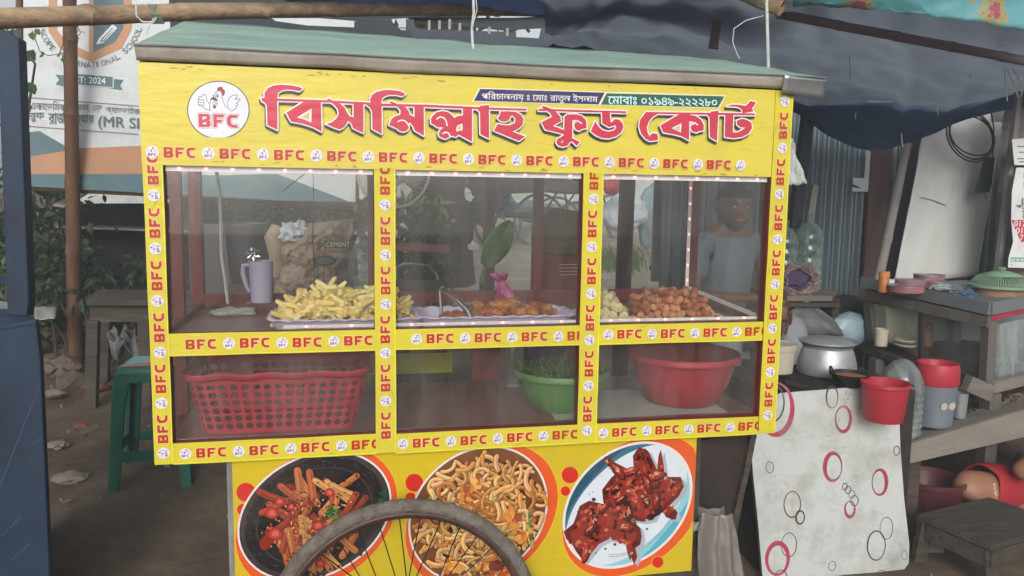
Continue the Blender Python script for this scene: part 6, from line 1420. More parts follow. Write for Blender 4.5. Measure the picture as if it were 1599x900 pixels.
# shelf with string bundle, bags behind the pot
shf = thing('plank_shelf', P(1255, 470, 1.9), 'rough plank shelf carrying the purple string bundle', 'shelf')
build('plank', MB().slab([P(1190, 462, 1.75), P(1300, 462, 1.75), P(1308, 453, 2.0), P(1190, 450, 2.0)], (0, 0, -.03)), m_wood, shf, bevel=.003)
build('plank', MB().slab([P(1190, 473, 1.72), P(1312, 474, 1.72), P(1312, 465, 2.0), P(1190, 462, 2.0)], (0, 0, -.02)), m_wood_dark, shf)
for px in (1200, 1296):
    p = P(px, 475, 1.9); build('leg', MB().box((p.x-.02, 1.85, ground_z(p.x, 1.9)-.02), (p.x+.02, 1.9, P(px, 478, 1.85).z)), m_wood_dark, shf)
sb = thing('string_bundle', P(1245, 455, 1.85), 'tangled purple and brown string bundle on the plank shelf', 'bundle')
cb = P(1238, 436, 1.85); build('core', MB().blob(cb, .1, 3, .4, 3, 3, (1.15, .7, .75)), M('purple_cloth', '4c3c58', .8, .3), sb)
tg2 = MB()
for i in range(70):
    a0 = R.uniform(0, 6.3); pts = [cb+Vector((cos(a0+t)*.1*R.uniform(.8, 1.2), -.05+.05*R.uniform(-1, 1), sin((a0+t)*R.uniform(.9, 1.1))*.08*R.uniform(.7, 1.2))) for t in (0, .5, 1, 1.5, 2)]; tg2.tube(pts, .0022, 4, caps=False)
build('strings', tg2, M('pinkish_string', '9a8482', .8, .3), sb)
m_gbag = M('grey_tarp_bag', '6a6f70', .7, .15, 5, .4)
bgm = MB().grid(lambda u, v: P(1222+(1318-1222)*u+(12*(1-2*u))*v, 525-(525-(470+28*abs(u-.35)**1.2*2))*v+ (0), 1.75)+Vector((0, -.12*sin(pi*u)*sin(pi*min(1, v+.15))+.02*noise.fractal(Vector((u*4, v*3, 7)), .8, 2, 3), 0)), 24, 18)
tag(build('grey_bag', bgm, m_gbag, smooth='all', solid=.004), 'grey tarpaulin bag slumped behind the aluminium pot', 'bag')
q = P(1325, 515, 1.85); tag(build('blue_bag', MB().blob(q, .12, 7, .35, 2, 3, (1.0, .6, .75)), M('pale_blue_plastic', '9fb8c4', .35, .1), smooth='all'), 'pale blue plastic bag to the right of the grey bag', 'bag')
tag(build('black_pot', MB().blob(P(1320, 490, 2.1), .13, 8, .15, 1, 3, (1.3, .6, .8)), m_black, smooth='all'), 'black round pot half hidden behind the pale blue bag', 'pot')
m_jarg = glass_mat('green_jar_plastic', (.5, .62, .58), .35, (.30, .38, .36), 1.6, .1)
for i, (px, top, bot, wp, lab) in enumerate(((1258, 335, 452, 44, 'greenish water jar against the tin wall'), (1222, 345, 452, 40, 'greenish water jar half hidden by the right post of the cart'))):
    q = P(px, bot, 2.25); t_ = jar((q.x, 2.25, q.z), wp/2*mpp(px, 400, 2.25), P(px, top, 2.25).z-q.z, lab, m_jarg)
tag(build('crate', MB().box((P(1190, 460, 2.2).x, 2.1, .2), (P(1285, 460, 2.2).x, 2.45, P(1258, 452, 2.25).z-.001)), m_wood_dark), 'dark crate under the two greenish water jars', 'crate')
# dull green sheet seen in the right window
tag(build('green_sheet', MB().slab([P(1024, 276, 3.2), P(1090, 276, 3.2), P(1090, 440, 3.2), P(1018, 440, 3.2)], (0, .03, 0)), M('dull_green_sheet', '4f5b5b', .6, .12, 3, .15)), 'dull grey green metal sheet behind the right window', 'sheet')

# ================================================================== stove with laminate board in front
m_lam = print_mat('laminate', .4, .38, grime_col=(.25, .24, .22))
lb = thing('laminate_board', (2.2, .55, .1), 'white laminate board printed with pink and black rings leaning on the stove', 'board')
YL = .58
def board():
    TL, TR, BR, BL = (1203, 615), (1402, 601), (1420, 893), (1190, 915)
    A = P(1190, 915, YL-.05); U3 = (P(1420, 893, YL-.05)-A); V3 = P(1203, 615, YL+.03)-A
    n = U3.cross(V3).normalized(); n = -n if n.y > 0 else n
    def f(px, py):
        d = ray(px, py); t = (A-CAM).dot(n)/d.dot(n); q = CAM+d*t-A; u = U3.normalized(); v = (n.cross(u)); v = v if v.z > 0 else -v; return (q.dot(u), q.dot(v))
    u = U3.normalized(); v = n.cross(u); v = v if v.z > 0 else -v
    out = [(1212, 618), (1218, 614), (1320, 606), (1400, 600), (1404, 640), (1406, 700), (1412, 780), (1420, 850), (1419, 880), (1410, 892), (1385, 899), (1350, 905), (1250, 912), (1192, 916), (1184, 820), (1176, 740), (1172, 690), (1180, 672), (1205, 672)]
    op = [f(*q) for q in out]
    build('board', MB().slab([A+u*a+v*b_-n*.003 for a, b_ in op], -n*.014), M('board_core', '55524d', .9, .2), lb)
    pr = Print(); pr.fill(op, hexc('c2c7c5')); pr.layer(4e-4)
    pk, bk_, dr = hexc('b03a5c'), hexc('3a3a40'), hexc('7a3a4a')
    S = mpp(1300, 750, YL)
    def rg(px, py, rx, ry, w0, w1, c, ph=0): pr.ring(f(px, py), rx*S, ry*S, w0*S, c, wmax=w1*S, ph=ph, n=44); pr.layer(3e-5)
    rg(1212, 640, 31, 42, 1.2, 9, pk, -.9); rg(1205, 630, 22, 30, 1, 3, bk_, -1)
    rg(1299, 620, 11, 18, 1.2, 3, bk_, 2.2); rg(1317, 655, 15, 22, 1.5, 6, pk, -1.0); rg(1316, 655, 13, 19, .8, 1, bk_)
    rg(1202, 730, 7, 9, 1.2, 1.2, bk_); rg(1300, 729, 17, 24, 1.5, 7.5, pk, 2.6); rg(1302, 729, 14.5, 20.5, .9, 1, bk_); rg(1374, 753, 15, 22, 1.2, 7, pk, .3); rg(1373, 753, 13, 19.5, .9, 1, bk_)
    rg(1237, 788, 15, 21, 1.6, 2.5, dr, -1.5); rg(1249, 808, 8.5, 11.5, 2, 3.5, bk_, 3); rg(1232, 851, 13.5, 19, 1.2, 1.5, bk_); rg(1214, 872, 21, 27, 4, 7.5, pk, 1.5); rg(1219, 901, 11, 11, 1.5, 1.5, bk_)
    for x, y, r in ((1319, 760, 5), (1324, 765, 5.5), (1330, 772, 6), (1334, 782, 7.5)): rg(x, y, r, r*1.15, 1.2, 1.6, bk_ if r != 6 else hexc('77707a'))
    rg(1327, 796, 10, 14, 1.3, 5, pk, -1.6); rg(1326, 795, 9, 12.5, .8, .8, bk_); rg(1384, 825, 12, 18, 1, 1.4, dr); rg(1368, 852, 17, 24, 1.5, 2.5, bk_, 3)
    rg(1299, 884, 6.5, 8, 1, 1, bk_); rg(1412, 867, 5.5, 7.5, 1, 1, bk_); rg(1400, 704, 6, 8, 1.5, 2, dr); rg(1376, 901, 11, 11, 1, 1.5, bk_)
    rr_ = random.Random(3)
    for i in range(260):
        x, y = rr_.uniform(1195, 1400), rr_.uniform(625, 900); pr.fill([(f(x, y)[0]+rr_.uniform(-1, 1)*S*1.2, f(x, y)[1]+rr_.uniform(-1, 1)*S*1.6) for _ in range(3)], hexc(rr_.choice(['6b675f', '8a8a84', '4c4a46'])))
    for i in range(26):
        x, y = rr_.uniform(1200, 1395), rr_.uniform(630, 890); a = rr_.gauss(0, .3); pr.stroke([f(x, y), f(x+12*cos(a), y+4*sin(a)), f(x+25*cos(a), y+8*sin(a)+rr_.gauss(0, 2))], .0007, hexc('9a9a92'))
    for i in range(30): x, y = 1322+rr_.gauss(0, 5), 620+rr_.gauss(0, 5); pr.fill([(f(x, y)[0]+rr_.uniform(-1, 1)*S*3, f(x, y)[1]+rr_.uniform(-1, 1)*S*2) for _ in range(3)], hexc('8f8d84'))
    pr.build('laminate_face', A, u, v, n, m_lam, lb)
board()
m_sootb = M('sooty_brick', '2e2b28', .95, .3, 8, .8, dirt='4a443c', dirt_amt=.5)
stv = thing('stove', P(1290, 620, .75), 'sooty clay stove behind the ring patterned board', 'stove')
zs = P(1300, 607, .62).z
mb = MB().grid(lambda u, v: Vector((P(1196, 610, .62).x+u*.62, .61+v*.45, zs-.004+.012*noise.fractal(Vector((u*6, v*5, 0)), .8, 2, 4))), 30, 20)
build('top', mb, m_sootb, stv, smooth='all'); x_ = P(1196, 610, .62).x
build('body', MB().box((x_, .615, .08), (x_+.62, 1.05, zs-.02)), m_sootb, stv)
build('log', MB().tube([P(1225, 598, .7), P(1262, 606, .68)], .012, 8), m_sootb, stv)
# pans and pots
def handle_loop(c, r, d, t, mat):
    n_ = 12; c = Vector(c); up = Vector(d); sd = Vector((1, 0, 0)); return MB().tube([c+sd*r*cos(pi*k/n_)+up*r*1.4*sin(pi*k/n_) for k in range(n_+1)], .004, 6)
wk = thing('wok', P(1326, 600, .8), 'black iron wok of brown sauce on the stove', 'wok'); c0 = PZ(1328, 583, zs+.052); rw_ = 30*mpp(1328, 584, c0.y)
build('pan', MB().lathe([(0, -.055), (rw_*.5, -.05), (rw_*.85, -.025), (rw_, 0), (rw_*.97, .001), (rw_*.82, -.022), (rw_*.45, -.045), (0, -.048)], c0, 36), m_black, wk, smooth=True)
build('sauce', MB().lathe([(0, -.012), (rw_*.88, -.012), (rw_*.9, -.014)], c0, 30), M('brown_sauce', 'a86c54', .5, .2, 30, .3), wk, smooth=True)
build('handle', MB().tube([c0+Vector((-rw_*.98, .02, -.004)), c0+Vector((-rw_*1.12, .01, .025)), c0+Vector((-rw_*1.16, 0, .03)), c0+Vector((-rw_*1.1, -.02, .005)), c0+Vector((-rw_*.97, -.03, -.006))], .0035, 6), m_black, wk, smooth=True)
q = P(1290, 580, .87); s_ = mpp(1290, 580, .87)*.97; ap = thing('cooking_pot', (q.x, .87, zs), 'big shiny aluminium cooking pot with a lid plate behind the wok', 'pot')
build('pot', MB().lathe([(0, 0), (44*s_, .0), (46*s_, .01), (45*s_, 18*s_), (40*s_, 36*s_), (37*s_, 42*s_), (41*s_, 47*s_), (40*s_, 47*s_), (35*s_, 42*s_)], (q.x, .87, zs), 48), m_alu, ap, smooth=True)
build('lid', MB().lathe([(0, 49*s_), (41*s_, 48*s_), (45*s_, 51*s_), (45*s_, 53*s_), (40*s_, 51*s_), (30*s_, 56*s_), (10*s_, 59*s_), (0, 59*s_)], (q.x, .87, zs), 48), m_alu, ap, smooth=True)
q = P(1228, 587, .72); s_ = mpp(1228, 587, .72); bu = thing('paint_bucket', (q.x, .75, q.z), 'dirty cream plastic bucket with a lid beside the right post', 'bucket')
m_cream = M('cream_plastic', 'bdb6a4', .5, .1, 6, .1, dirt='7a7263', dirt_amt=.5)
build('body', MB().lathe([(0, 0), (26*s_, 0), (29*s_, 35*s_), (30*s_, 36*s_), (30*s_, 39*s_), (29.5*s_, 40*s_)], (q.x, .8, q.z), 36), m_cream, bu, smooth=True)
build('lid', MB().lathe([(31*s_, 38*s_), (31.5*s_, 45*s_), (30*s_, 46*s_), (28*s_, 44*s_), (20*s_, 44.5*s_), (0, 44*s_)], (q.x, .8, q.z), 36), m_cream, bu, smooth=True)
# red bucket hooked on the board
rb_ = thing('bucket', P(1380, 655, .52), 'bright red plastic bucket hooked on the corner of the ring patterned board', 'bucket'); q = P(1379, 656, .5); s_ = mpp(1379, 620, .5)
build('body', MB().lathe([(0, 0), (28*s_, 0), (29*s_, 2*s_), (34.5*s_, 60*s_), (33*s_, 60*s_), (27*s_, 4*s_), (0, 3*s_)], (q.x, .5, q.z), 40), m_rp, rb_, smooth=True)
build('rim', MB().lathe([(34*s_, 60*s_), (36.5*s_, 61*s_), (37*s_, 56*s_), (35*s_, 55*s_)], (q.x, .5, q.z), 40), m_rp, rb_, smooth=True, solid=.001)

# ================================================================== glass cabinet on a bench
m_benchw = M('pale_bench', '8a837b', .85, .2, 6, .4, stretch=(1, 5, 5), dirt='5b544d', dirt_amt=.6)
bench2 = thing('bench', P(1500, 700, .9), 'long pale wooden bench carrying jars in front of the glass cabinet', 'bench')
build('top', MB().slab([P(1410, 700, .74), P(1700, 612, .95), P(1700, 560, 1.7), P(1380, 640, 1.5)], (0, 0, -.03)), m_benchw, bench2, bevel=.003)
build('front_plank', MB().slab([P(1404, 699, .73), P(1700, 611, .94), P(1700, 660, .94), P(1406, 728, .73)], (0, .025, 0)), m_benchw, bench2, bevel=.003)
build('leg', MB().box((P(1420, 730, .76).x, .77, ground_z(2.5, .8)-.02), (P(1420, 730, .76).x+.06, .83, P(1420, 712, .76).z)), m_wood_dark, bench2)
build('leg', MB().box((P(1660, 700, .96).x, .98, ground_z(3, 1)-.02), (P(1660, 700, .96).x+.06, 1.04, P(1660, 660, .96).z)), m_wood_dark, bench2)
build('leg', MB().box((P(1420, 700, 1.4).x, 1.38, ground_z(3, 1)-.02), (P(1420, 700, 1.4).x+.06, 1.44, P(1420, 655, 1.4).z)), m_wood_dark, bench2)
cb_ = thing('glass_cabinet', P(1500, 600, 1.3), 'old grey wooden glass cabinet with a tray top at the right edge', 'cabinet')
NC = (1545, 1.05)   # near corner column
m_cabw = M('cabinet_wood', '66615c', .8, .2, 6, .4, stretch=(5, 5, .7), dirt='3a3632', dirt_amt=.6); m_cabt = M('cabinet_tin', '7b8084', .5, .1, 5, .1, metal=.3)
def post_(a, b_, w_): return MB().bar(a, b_, w_)
N0, N1 = P(1545, 500, 1.05), P(1540, 600, 1.05); L0, L1 = P(1358, 452, 1.75), P(1366, 530, 1.75); R0_, R1_ = P(1720, 440, 1.35), P(1720, 560, 1.35)
build('corner_post', post_(N0, N1, .045), m_cabw, cb_); build('corner_post', post_(L0, L1, .06), m_cabw, cb_, bevel=.003); build('corner_post', post_(P(1490, 470, 1.9), P(1490, 560, 1.9), .05), m_cabw, cb_)
build('mid_post', post_(P(1438, 470, 1.42), P(1438, 560, 1.42), .018), m_black, cb_)
build('top_tray', MB().slab([P(1345, 448, 1.78), P(1545, 490, 1.02), P(1730, 448, 1.32), P(1500, 440, 2.1)], (0, 0, .008)), m_cabt, cb_)
for a, b_ in (((1345, 440, 1.79), (1545, 482, 1.02)), ((1548, 482, 1.02), (1730, 445, 1.32))):
    build('tray_side', MB().bar(P(*a), P(*b_), .012, .055), m_cabt, cb_)
for a, b_ in (((1345, 458, 1.78), (1545, 503, 1.03)),): build('top_rail', MB().bar(P(*a), P(*b_), .03, .05), m_cabw, cb_)
build('red_band', MB().bar(P(1548, 497, 1.03), P(1730, 458, 1.33), .006, .02), M('red_tape', 'a8304a', .5), cb_)
m_cabg = glass_mat('grimy_glass', (.85, .9, .9), .22, (.45, .5, .5), 1.2, .08)
build('side_glass', MB().slab([P(1370, 470, 1.68), P(1538, 510, 1.07), P(1538, 598, 1.07), P(1370, 532, 1.68)], (.003, 0, 0)), glass_mat('side_glass', (.92, .95, .94), .07, (.45, .45, .42), .8, .03), cb_)
build('front_glass', MB().slab([P(1552, 508, 1.06), P(1730, 470, 1.34), P(1730, 555, 1.34), P(1552, 600, 1.06)], (0, .003, 0)), m_cabg, cb_)
build('base_tray', MB().slab([P(1350, 542, 1.72), P(1543, 612, 1.0), P(1730, 560, 1.32), P(1500, 530, 1.95)], (0, 0, -.02)), m_wood_dark, cb_)
build('base_rail', MB().bar(P(1548, 605, 1.0), P(1730, 560, 1.32), .03, .05), m_benchw, cb_); build('base_rail', MB().bar(P(1350, 545, 1.72), P(1510, 600, 1.02), .03, .03), m_wood_dark, cb_); build('base_rail', MB().bar(P(1509, 598, .98), P(1545, 614, .98), .04, .07), m_wood, cb_)
build('back_sheet', MB().slab([P(1370, 450, 1.98), P(1730, 430, 1.9), P(1730, 560, 1.9), P(1370, 535, 1.98)], (0, .01, 0)), M('murky_back', '8c9494', .7, .2, 3, .1, dirt='7a756a', dirt_amt=.5), cb_)
for x0_, y0_, yy in ((1370, 560, 1.6), (1545, 640, 1.05)): 
    p = P(x0_, y0_, yy); build('leg', MB().box((p.x-.03, yy-.03, ground_z(p.x, yy)-.02), (p.x+.03, yy+.03, P(x0_, 560 if yy > 1.2 else 612, yy).z)), m_cabw, cb_)
# in the cabinet
q = P(1413, 540, 1.62); s_ = mpp(1413, 540, 1.62)
tag(build('cream_box', MB().slab([P(1384, 478, 1.62), P(1436, 484, 1.58), P(1434, 534, 1.58), P(1428, 541, 1.6), P(1400, 541, 1.64), P(1384, 534, 1.64)], (0, .12, 0)), m_cream, bevel=.004), 'cream carton standing inside the glass cabinet', 'carton')
tag(build('cup', MB().lathe([(0, 0), (9*s_, 0), (10*s_, 26*s_), (9*s_, 26*s_), (8*s_, 2*s_), (0, 2*s_)], P(1375, 540, 1.55), 20), m_cream, smooth=True), 'white cup at the left end inside the cabinet', 'cup')
tag(build('jar', MB().lathe([(0, 0), (9*s_, 0), (9*s_, 22*s_), (7*s_, 25*s_), (8*s_, 26*s_), (8*s_, 33*s_), (0, 33*s_)], P(1446, 540, 1.5), 20), M('orange_jar', '9c5f42', .5, .1), smooth=True), 'orange brown jar in the middle of the cabinet', 'jar')
for i, dz in enumerate((0, 7)): tag(build('plate', MB().lathe([(0, 0), (14*s_, 0), (17*s_, 3*s_), (16*s_, 4*s_), (0, 1.5*s_)], P(1415, 541-dz, 1.5), 24), m_cream, smooth=True), ['lower of two cream plates in the cabinet', 'upper of two cream plates in the cabinet'][i], 'plate')
bag('plastic_bag', P(1562, 583, 1.25), .045, .06, M('white_wrap', 'aebfc0', .5, .1), 'small knotted white plastic bag behind the cabinet front glass', neck=.8, seed=2)
# on top of the cabinet
for i, (px, bot, top, w_, c_, cc_, lab) in enumerate(((1379, 456, 424, 8, 'b0683c', 'c98440', 'orange plastic bottle at the left end of the cabinet top'), (1388, 458, 436, 7.5, '2c6a86', 'c3ccd0', 'blue tub with a pale lid beside the orange bottle'))):
    q = P(px, bot, 1.5+.02*i); s_ = mpp(px, bot, 1.5); H = (bot-top)*s_; t = thing('plastic_bottle', q, lab, 'bottle'); build('body', MB().lathe([(0, 0), (w_*s_, 0), (w_*s_, H*.75), (w_*.85*s_, H*.8)], q, 24), M('tub_'+c_, c_, .4, .05), t, smooth=True); build('cap', MB().lathe([(w_*1.02*s_, H*.76), (w_*1.02*s_, H), (0, H)], q, 24), M('cap_'+cc_, cc_, .4, .05), t, smooth=True)
m_tinw = M('tin_can', 'a9a4a6', .35, .1, 10, .05, metal=.6)
for i, (px, py, r_, h_, lab) in enumerate(((1415, 446, 27, 10, 'front tin plate in the group on the cabinet top'), (1421, 437, 24, 10, 'left tin can with a white lid behind the front plate'), (1450, 429, 23, 12, 'rear round tin can by the white panel'), (1460, 439, 22, 10, 'right tin can beside the grey tray wall'))):
    Yc = 1.42 if i == 0 else 1.5+.12*(i == 2); q = P(px, py+h_, Yc); s_ = mpp(px, py, Yc); t = thing('tin', q, lab, 'tin'); build('body', MB().lathe([(0, 0), (r_*.93*s_, 0), (r_*.96*s_, h_*.9*s_)], q, 32), M('can_side', '9a6a70', .5, .2) if i == 0 else MATS['can_side'], t, smooth=True); build('lid', MB().lathe([(r_*.94*s_, h_*.88*s_), (r_*s_, h_*.95*s_), (r_*s_, h_*1.03*s_), (r_*.93*s_, h_*1.03*s_), (r_*.9*s_, h_*.93*s_), (0, h_*.93*s_)], q, 32), m_tinw, t, smooth=True)
q = P(1560, 474, 1.35); s_ = mpp(1560, 474, 1.35); bs_ = thing('covered_bowl', q, 'clear bowl of orange food under a pale green slotted basket lid', 'bowl')
build('bowl', MB().lathe([(0, 0), (32*s_, 0), (36*s_, 6*s_), (38*s_, 34*s_)], q, 36), M('orange_food', 'a48a76', .5, .25, 40, .3, dirt='b8664a', dirt_amt=.6, dirt_scale=20), bs_, smooth=True)
lid = MB(); n = 72
prof = [(12, 50), (26, 46), (37, 38), (43, 30), (45, 27)]
lid.lathe([(3*s_, 57*s_), (6*s_, 55*s_), (4*s_, 51*s_), (12*s_, 50*s_), (30*s_, 44*s_)], q, 36); 
for k in range(n):
    a0, a1 = 2*pi*k/n, 2*pi*(k+.55)/n; ps = []
    for r_, h_ in ((30, 44), (37, 38), (43, 31)): ps += [q+Vector((r_*s_*cos(a0), r_*s_*sin(a0), h_*s_)), q+Vector((r_*s_*cos(a1), r_*s_*sin(a1), h_*s_))]
    lid.add(ps, [(0, 1, 3, 2), (2, 3, 5, 4)])
lid.lathe([(43*s_, 31*s_), (46*s_, 29*s_), (46*s_, 26*s_), (43*s_, 26*s_), (42*s_, 31*s_)], q, 48)
build('basket_lid', lid, M('pale_green_plastic', '7fa084', .4, .08), bs_, smooth=True, solid=.0015)
m_gl = M('clutter_grey', '6b7376', .6, .3, 10, .3)
for i, (px, py, w_, h_, c_, lab) in enumerate(((1470, 449, 34, 9, '8d979a', 'grey folded sheet in the cabinet top tray'), (1490, 452, 26, 16, '5a6468', 'dark crumpled bag in the cabinet top tray'), (1508, 460, 34, 12, '3c5a74', 'blue cloth next to the covered bowl'))):
    q = P(px, py, 1.35); s_ = mpp(px, py, 1.35); tag(build('bundle', MB().blob(q, 1, i+4, .5, 2, 3, (w_*.55*s_, w_*.3*s_, h_*.6*s_)), M('clutter_'+c_, c_, .6, .2)), lab, 'bundle')
# on the bench
q = P(1412, 683, .86); s_ = mpp(1412, 683, .86); t = thing('water_jar', q, 'large ribbed clear water jar on the bench beside the red bucket', 'water jar')
build('bottle', MB().lathe([(0, 0), (30*s_, 0), (33*s_, 4*s_)]+[(r_*s_, h_*s_) for h in range(6) for r_, h_ in ((33, 8+h*11), (31.5, 11+h*11), (31.5, 14+h*11), (33, 17+h*11))]+[(33*s_, 76*s_), (31*s_, 88*s_), (25*s_, 104*s_), (15*s_, 116*s_), (6*s_, 121*s_), (0, 122*s_)], (q.x, .9, q.z), 40), glass_mat('ribbed_jar', (.58, .64, .64), .30, (.36, .4, .4), 1.6, .08), t, smooth=True)
q = P(1470, 668, .9); s_ = mpp(1470, 668, .9); t = thing('food_container', q, 'tall clear container with a red lid collar on the bench', 'container')
build('body', MB().lathe([(0, 0), (27*s_, 0), (28*s_, 3*s_), (27*s_, 6*s_), (31*s_, 66*s_), (31.5*s_, 80*s_)], (q.x, .95, q.z), 40), M('cloudy_plastic', '878e9c', .35, .08, 5, .05, trans=.3), t, smooth=True)
build('collar', MB().lathe([(31*s_, 66*s_), (33*s_, 70*s_), (32*s_, 92*s_), (30*s_, 100*s_), (26*s_, 99*s_), (24*s_, 90*s_), (0, 86*s_)], (q.x, .95, q.z), 40), m_rp, t, smooth=True)
for dx in (-.02, .02): build('floating_slice', MB().lathe([(0, 0), (6*s_, 0), (6*s_, .002), (0, .002)], (q.x+dx, .95-31.2*s_+abs(dx)*.3, q.z+.1), 16, axis=(0, 1, .1)), m_cream, t)
q = P(1511, 657, .95); s_ = mpp(1511, 657, .95); tag(build('steel_cup', MB().lathe([(0, 0), (9*s_, 0), (11*s_, 40*s_), (11.5*s_, 41*s_), (10*s_, 40*s_), (8*s_, 2*s_), (0, 2*s_)], (q.x, 1.0, q.z), 28), m_alu, smooth=True), 'dull steel tumbler beside the red lidded container', 'tumbler')
m_rub = M('bench_rubble', '6e6055', .9, .3, 14, .6)
for i, (px, py, Y, r) in enumerate(((1530, 645, 1.05, .028), (1560, 632, 1.1, .03), (1590, 622, 1.1, .035), (1545, 655, 1.0, .014), (1576, 640, 1.05, .016), (1535, 630, 1.15, .02))):
    tag(build('debris', MB().blob(P(px, py, Y), r, i+11, .6, 2.5, 3, (1.6, 1, .6)), m_rub), 'lump of brown food waste on the bench under the cabinet', 'debris', 'debris lying on the bench')
# maroon tub under the bench, dark stool in front
q = P(1448, 815, .95); m_mt = M('maroon_tub_plastic', '5a2c34', .4, .15); gz_ = ground_z(2.8, .95)
tt = thing('tub', (q.x, .95, gz_), 'large dark maroon plastic tub on the ground under the bench', 'tub')
z1 = P(1440, 745, .95).z; Rt = 48*mpp(1440, 760, .95)
build('bowl', MB().lathe([(0, 0), (Rt*.75, 0), (Rt*.95, (z1-gz_)*.6), (Rt, z1-gz_), (Rt*1.06, z1-gz_), (Rt*1.06, z1-gz_-.02), (Rt*.97, z1-gz_-.02), (Rt*.9, (z1-gz_)*.6), (Rt*.7, .02), (0, .02)], (q.x, .95, gz_), 40), m_mt, tt, smooth=True)
ws = thing('wooden_stool', P(1520, 900, .5), 'low grey wooden stool at the bottom right corner', 'stool')
zt_ = P(1500, 815, .5).z
A_ = [PZ(1431, 803, zt_), PZ(1548, 852, zt_), PZ(1665, 818, zt_), PZ(1545, 776, zt_)]
build('seat', MB().slab(A_, (0, 0, -.022)), m_wood_dark, ws, bevel=.003)
def lerp2(u, v): return A_[0].lerp(A_[1], u).lerp(A_[3].lerp(A_[2], u), v)
for (u, v) in ((.08, .06), (.92, .06), (.92, .94), (.08, .94)):
    p = lerp2(u, v); q = p.copy(); q.z = ground_z(p.x, p.y)-.02; q.x += (u-.5)*-.06*-1; build('leg', MB().bar((p.x, p.y, zt_-.023), q, .055, .03), m_wood_dark, ws, bevel=.002)
for (a, b_) in (((.06, .03), (.96, .03)), ((.96, .03), (.96, .97))):
    p0, p1 = lerp2(*a), lerp2(*b_); build('apron', MB().bar((p0.x, p0.y, zt_-.055), (p1.x, p1.y, zt_-.055), .02, .06), m_wood_dark, ws)
tag(build('wooden_block', MB().slab([P(1440, 845, .62), P(1475, 850, .6), P(1470, 905, .6), P(1446, 905, .62)], (0, .05, 0)), m_wood), 'upright split log behind the low stool', 'log')
# grey plastic bag hanging under the cart
gbm = MB()
def gfn(u, v):
    px = 1096+(1143-1096)*u+(v)*(u*18+2)-6*sin(v*3)*(1-u); py = 797+v*125+8*abs(u-.5)*(1-v)
    p = P(px, py, .02); p.y += -.035*sin(pi*u)+.012*sin(u*16+v*2)*(.3+v)+.008*noise.noise(Vector((u*5, v*5, 0))); return p
gbm.grid(gfn, 40, 24)
hb = thing('hanging_bag', P(1115, 800, .05), 'grey polythene bag draped on a rod right of the food posters', 'plastic bag')
m_gb = M('grey_polythene', '8a8480', .3, .12, 8, .2, trans=.1)
build('bag', gbm, m_gb, hb, smooth='all', solid=.002)
gb2 = MB().grid(lambda u, v: P(1080+28*u, 812+16*v+4*sin(u*9), .03)+Vector((0, .01*sin(u*14+v*5), 0)), 12, 8); build('strap', gb2, m_gb, hb, smooth='all', solid=.002)
build('back', MB().grid(lambda u, v: gfn(u, v)+Vector((0, .05, 0)), 10, 8), m_gb, hb, smooth='all')
# things under the cart bottom right
lump(1000, 905, .35, 90, 34, m_black, 'black crumpled bag lying under the food posters', 'bag', 12, 'black_bag', .5)
# ================================================================== people
m_skin = M('dimmed_skin', '5e4032', .5, .08, 20, .08); m_skin2 = M('warm_skin', '9c7058', .5, .08, 20, .08)  # first skin tone darkened for the dim place behind the glass
m_hair = M('black_hair', '141214', .6, .3, 60, .4); m_beard = M('dark_beard', '2a2422', .8, .2, 80, .4)
m_shirt = M('dimmed_shirt', '5c6874', .8, .1, 8, .3); m_lungi = M('grey_check_cloth', '8b9096', .85, .12, 10, .35)  # pale shirt painted darker to take in the dim light there
def skin_obj(name, verts, edges, radii, mat, parent, root=0, sub_=2):
    base = Vector(parent['_b']); me = bpy.data.meshes.new(name); me.from_pydata([tuple(Vector(v)-base) for v in verts], edges, [])
    ob = bpy.data.objects.new(name, me); COL.objects.link(ob); ob.parent = parent; me.materials.append(mat)
    md = ob.modifiers.new('skin', 'SKIN'); md.use_smooth_shade = True
    if not me.skin_vertices: me.skin_vertices.new() if hasattr(me.skin_vertices, 'new') else None
    for i, r in enumerate(radii):
        sv = me.skin_vertices[0].data[i]; rr = r if isinstance(r, tuple) else (r, r); sv.radius = rr; sv.use_root = (i == root)
    m2 = ob.modifiers.new('sub', 'SUBSURF'); m2.levels = sub_; m2.render_levels = sub_
    return ob
def bake(ob):
    dg = bpy.context.evaluated_depsgraph_get(); me = bpy.data.meshes.new_from_object(ob.evaluated_get(dg)); ob.modifiers.clear(); ob.data = me; me.polygons.foreach_set('use_smooth', [True]*len(me.polygons)); return ob
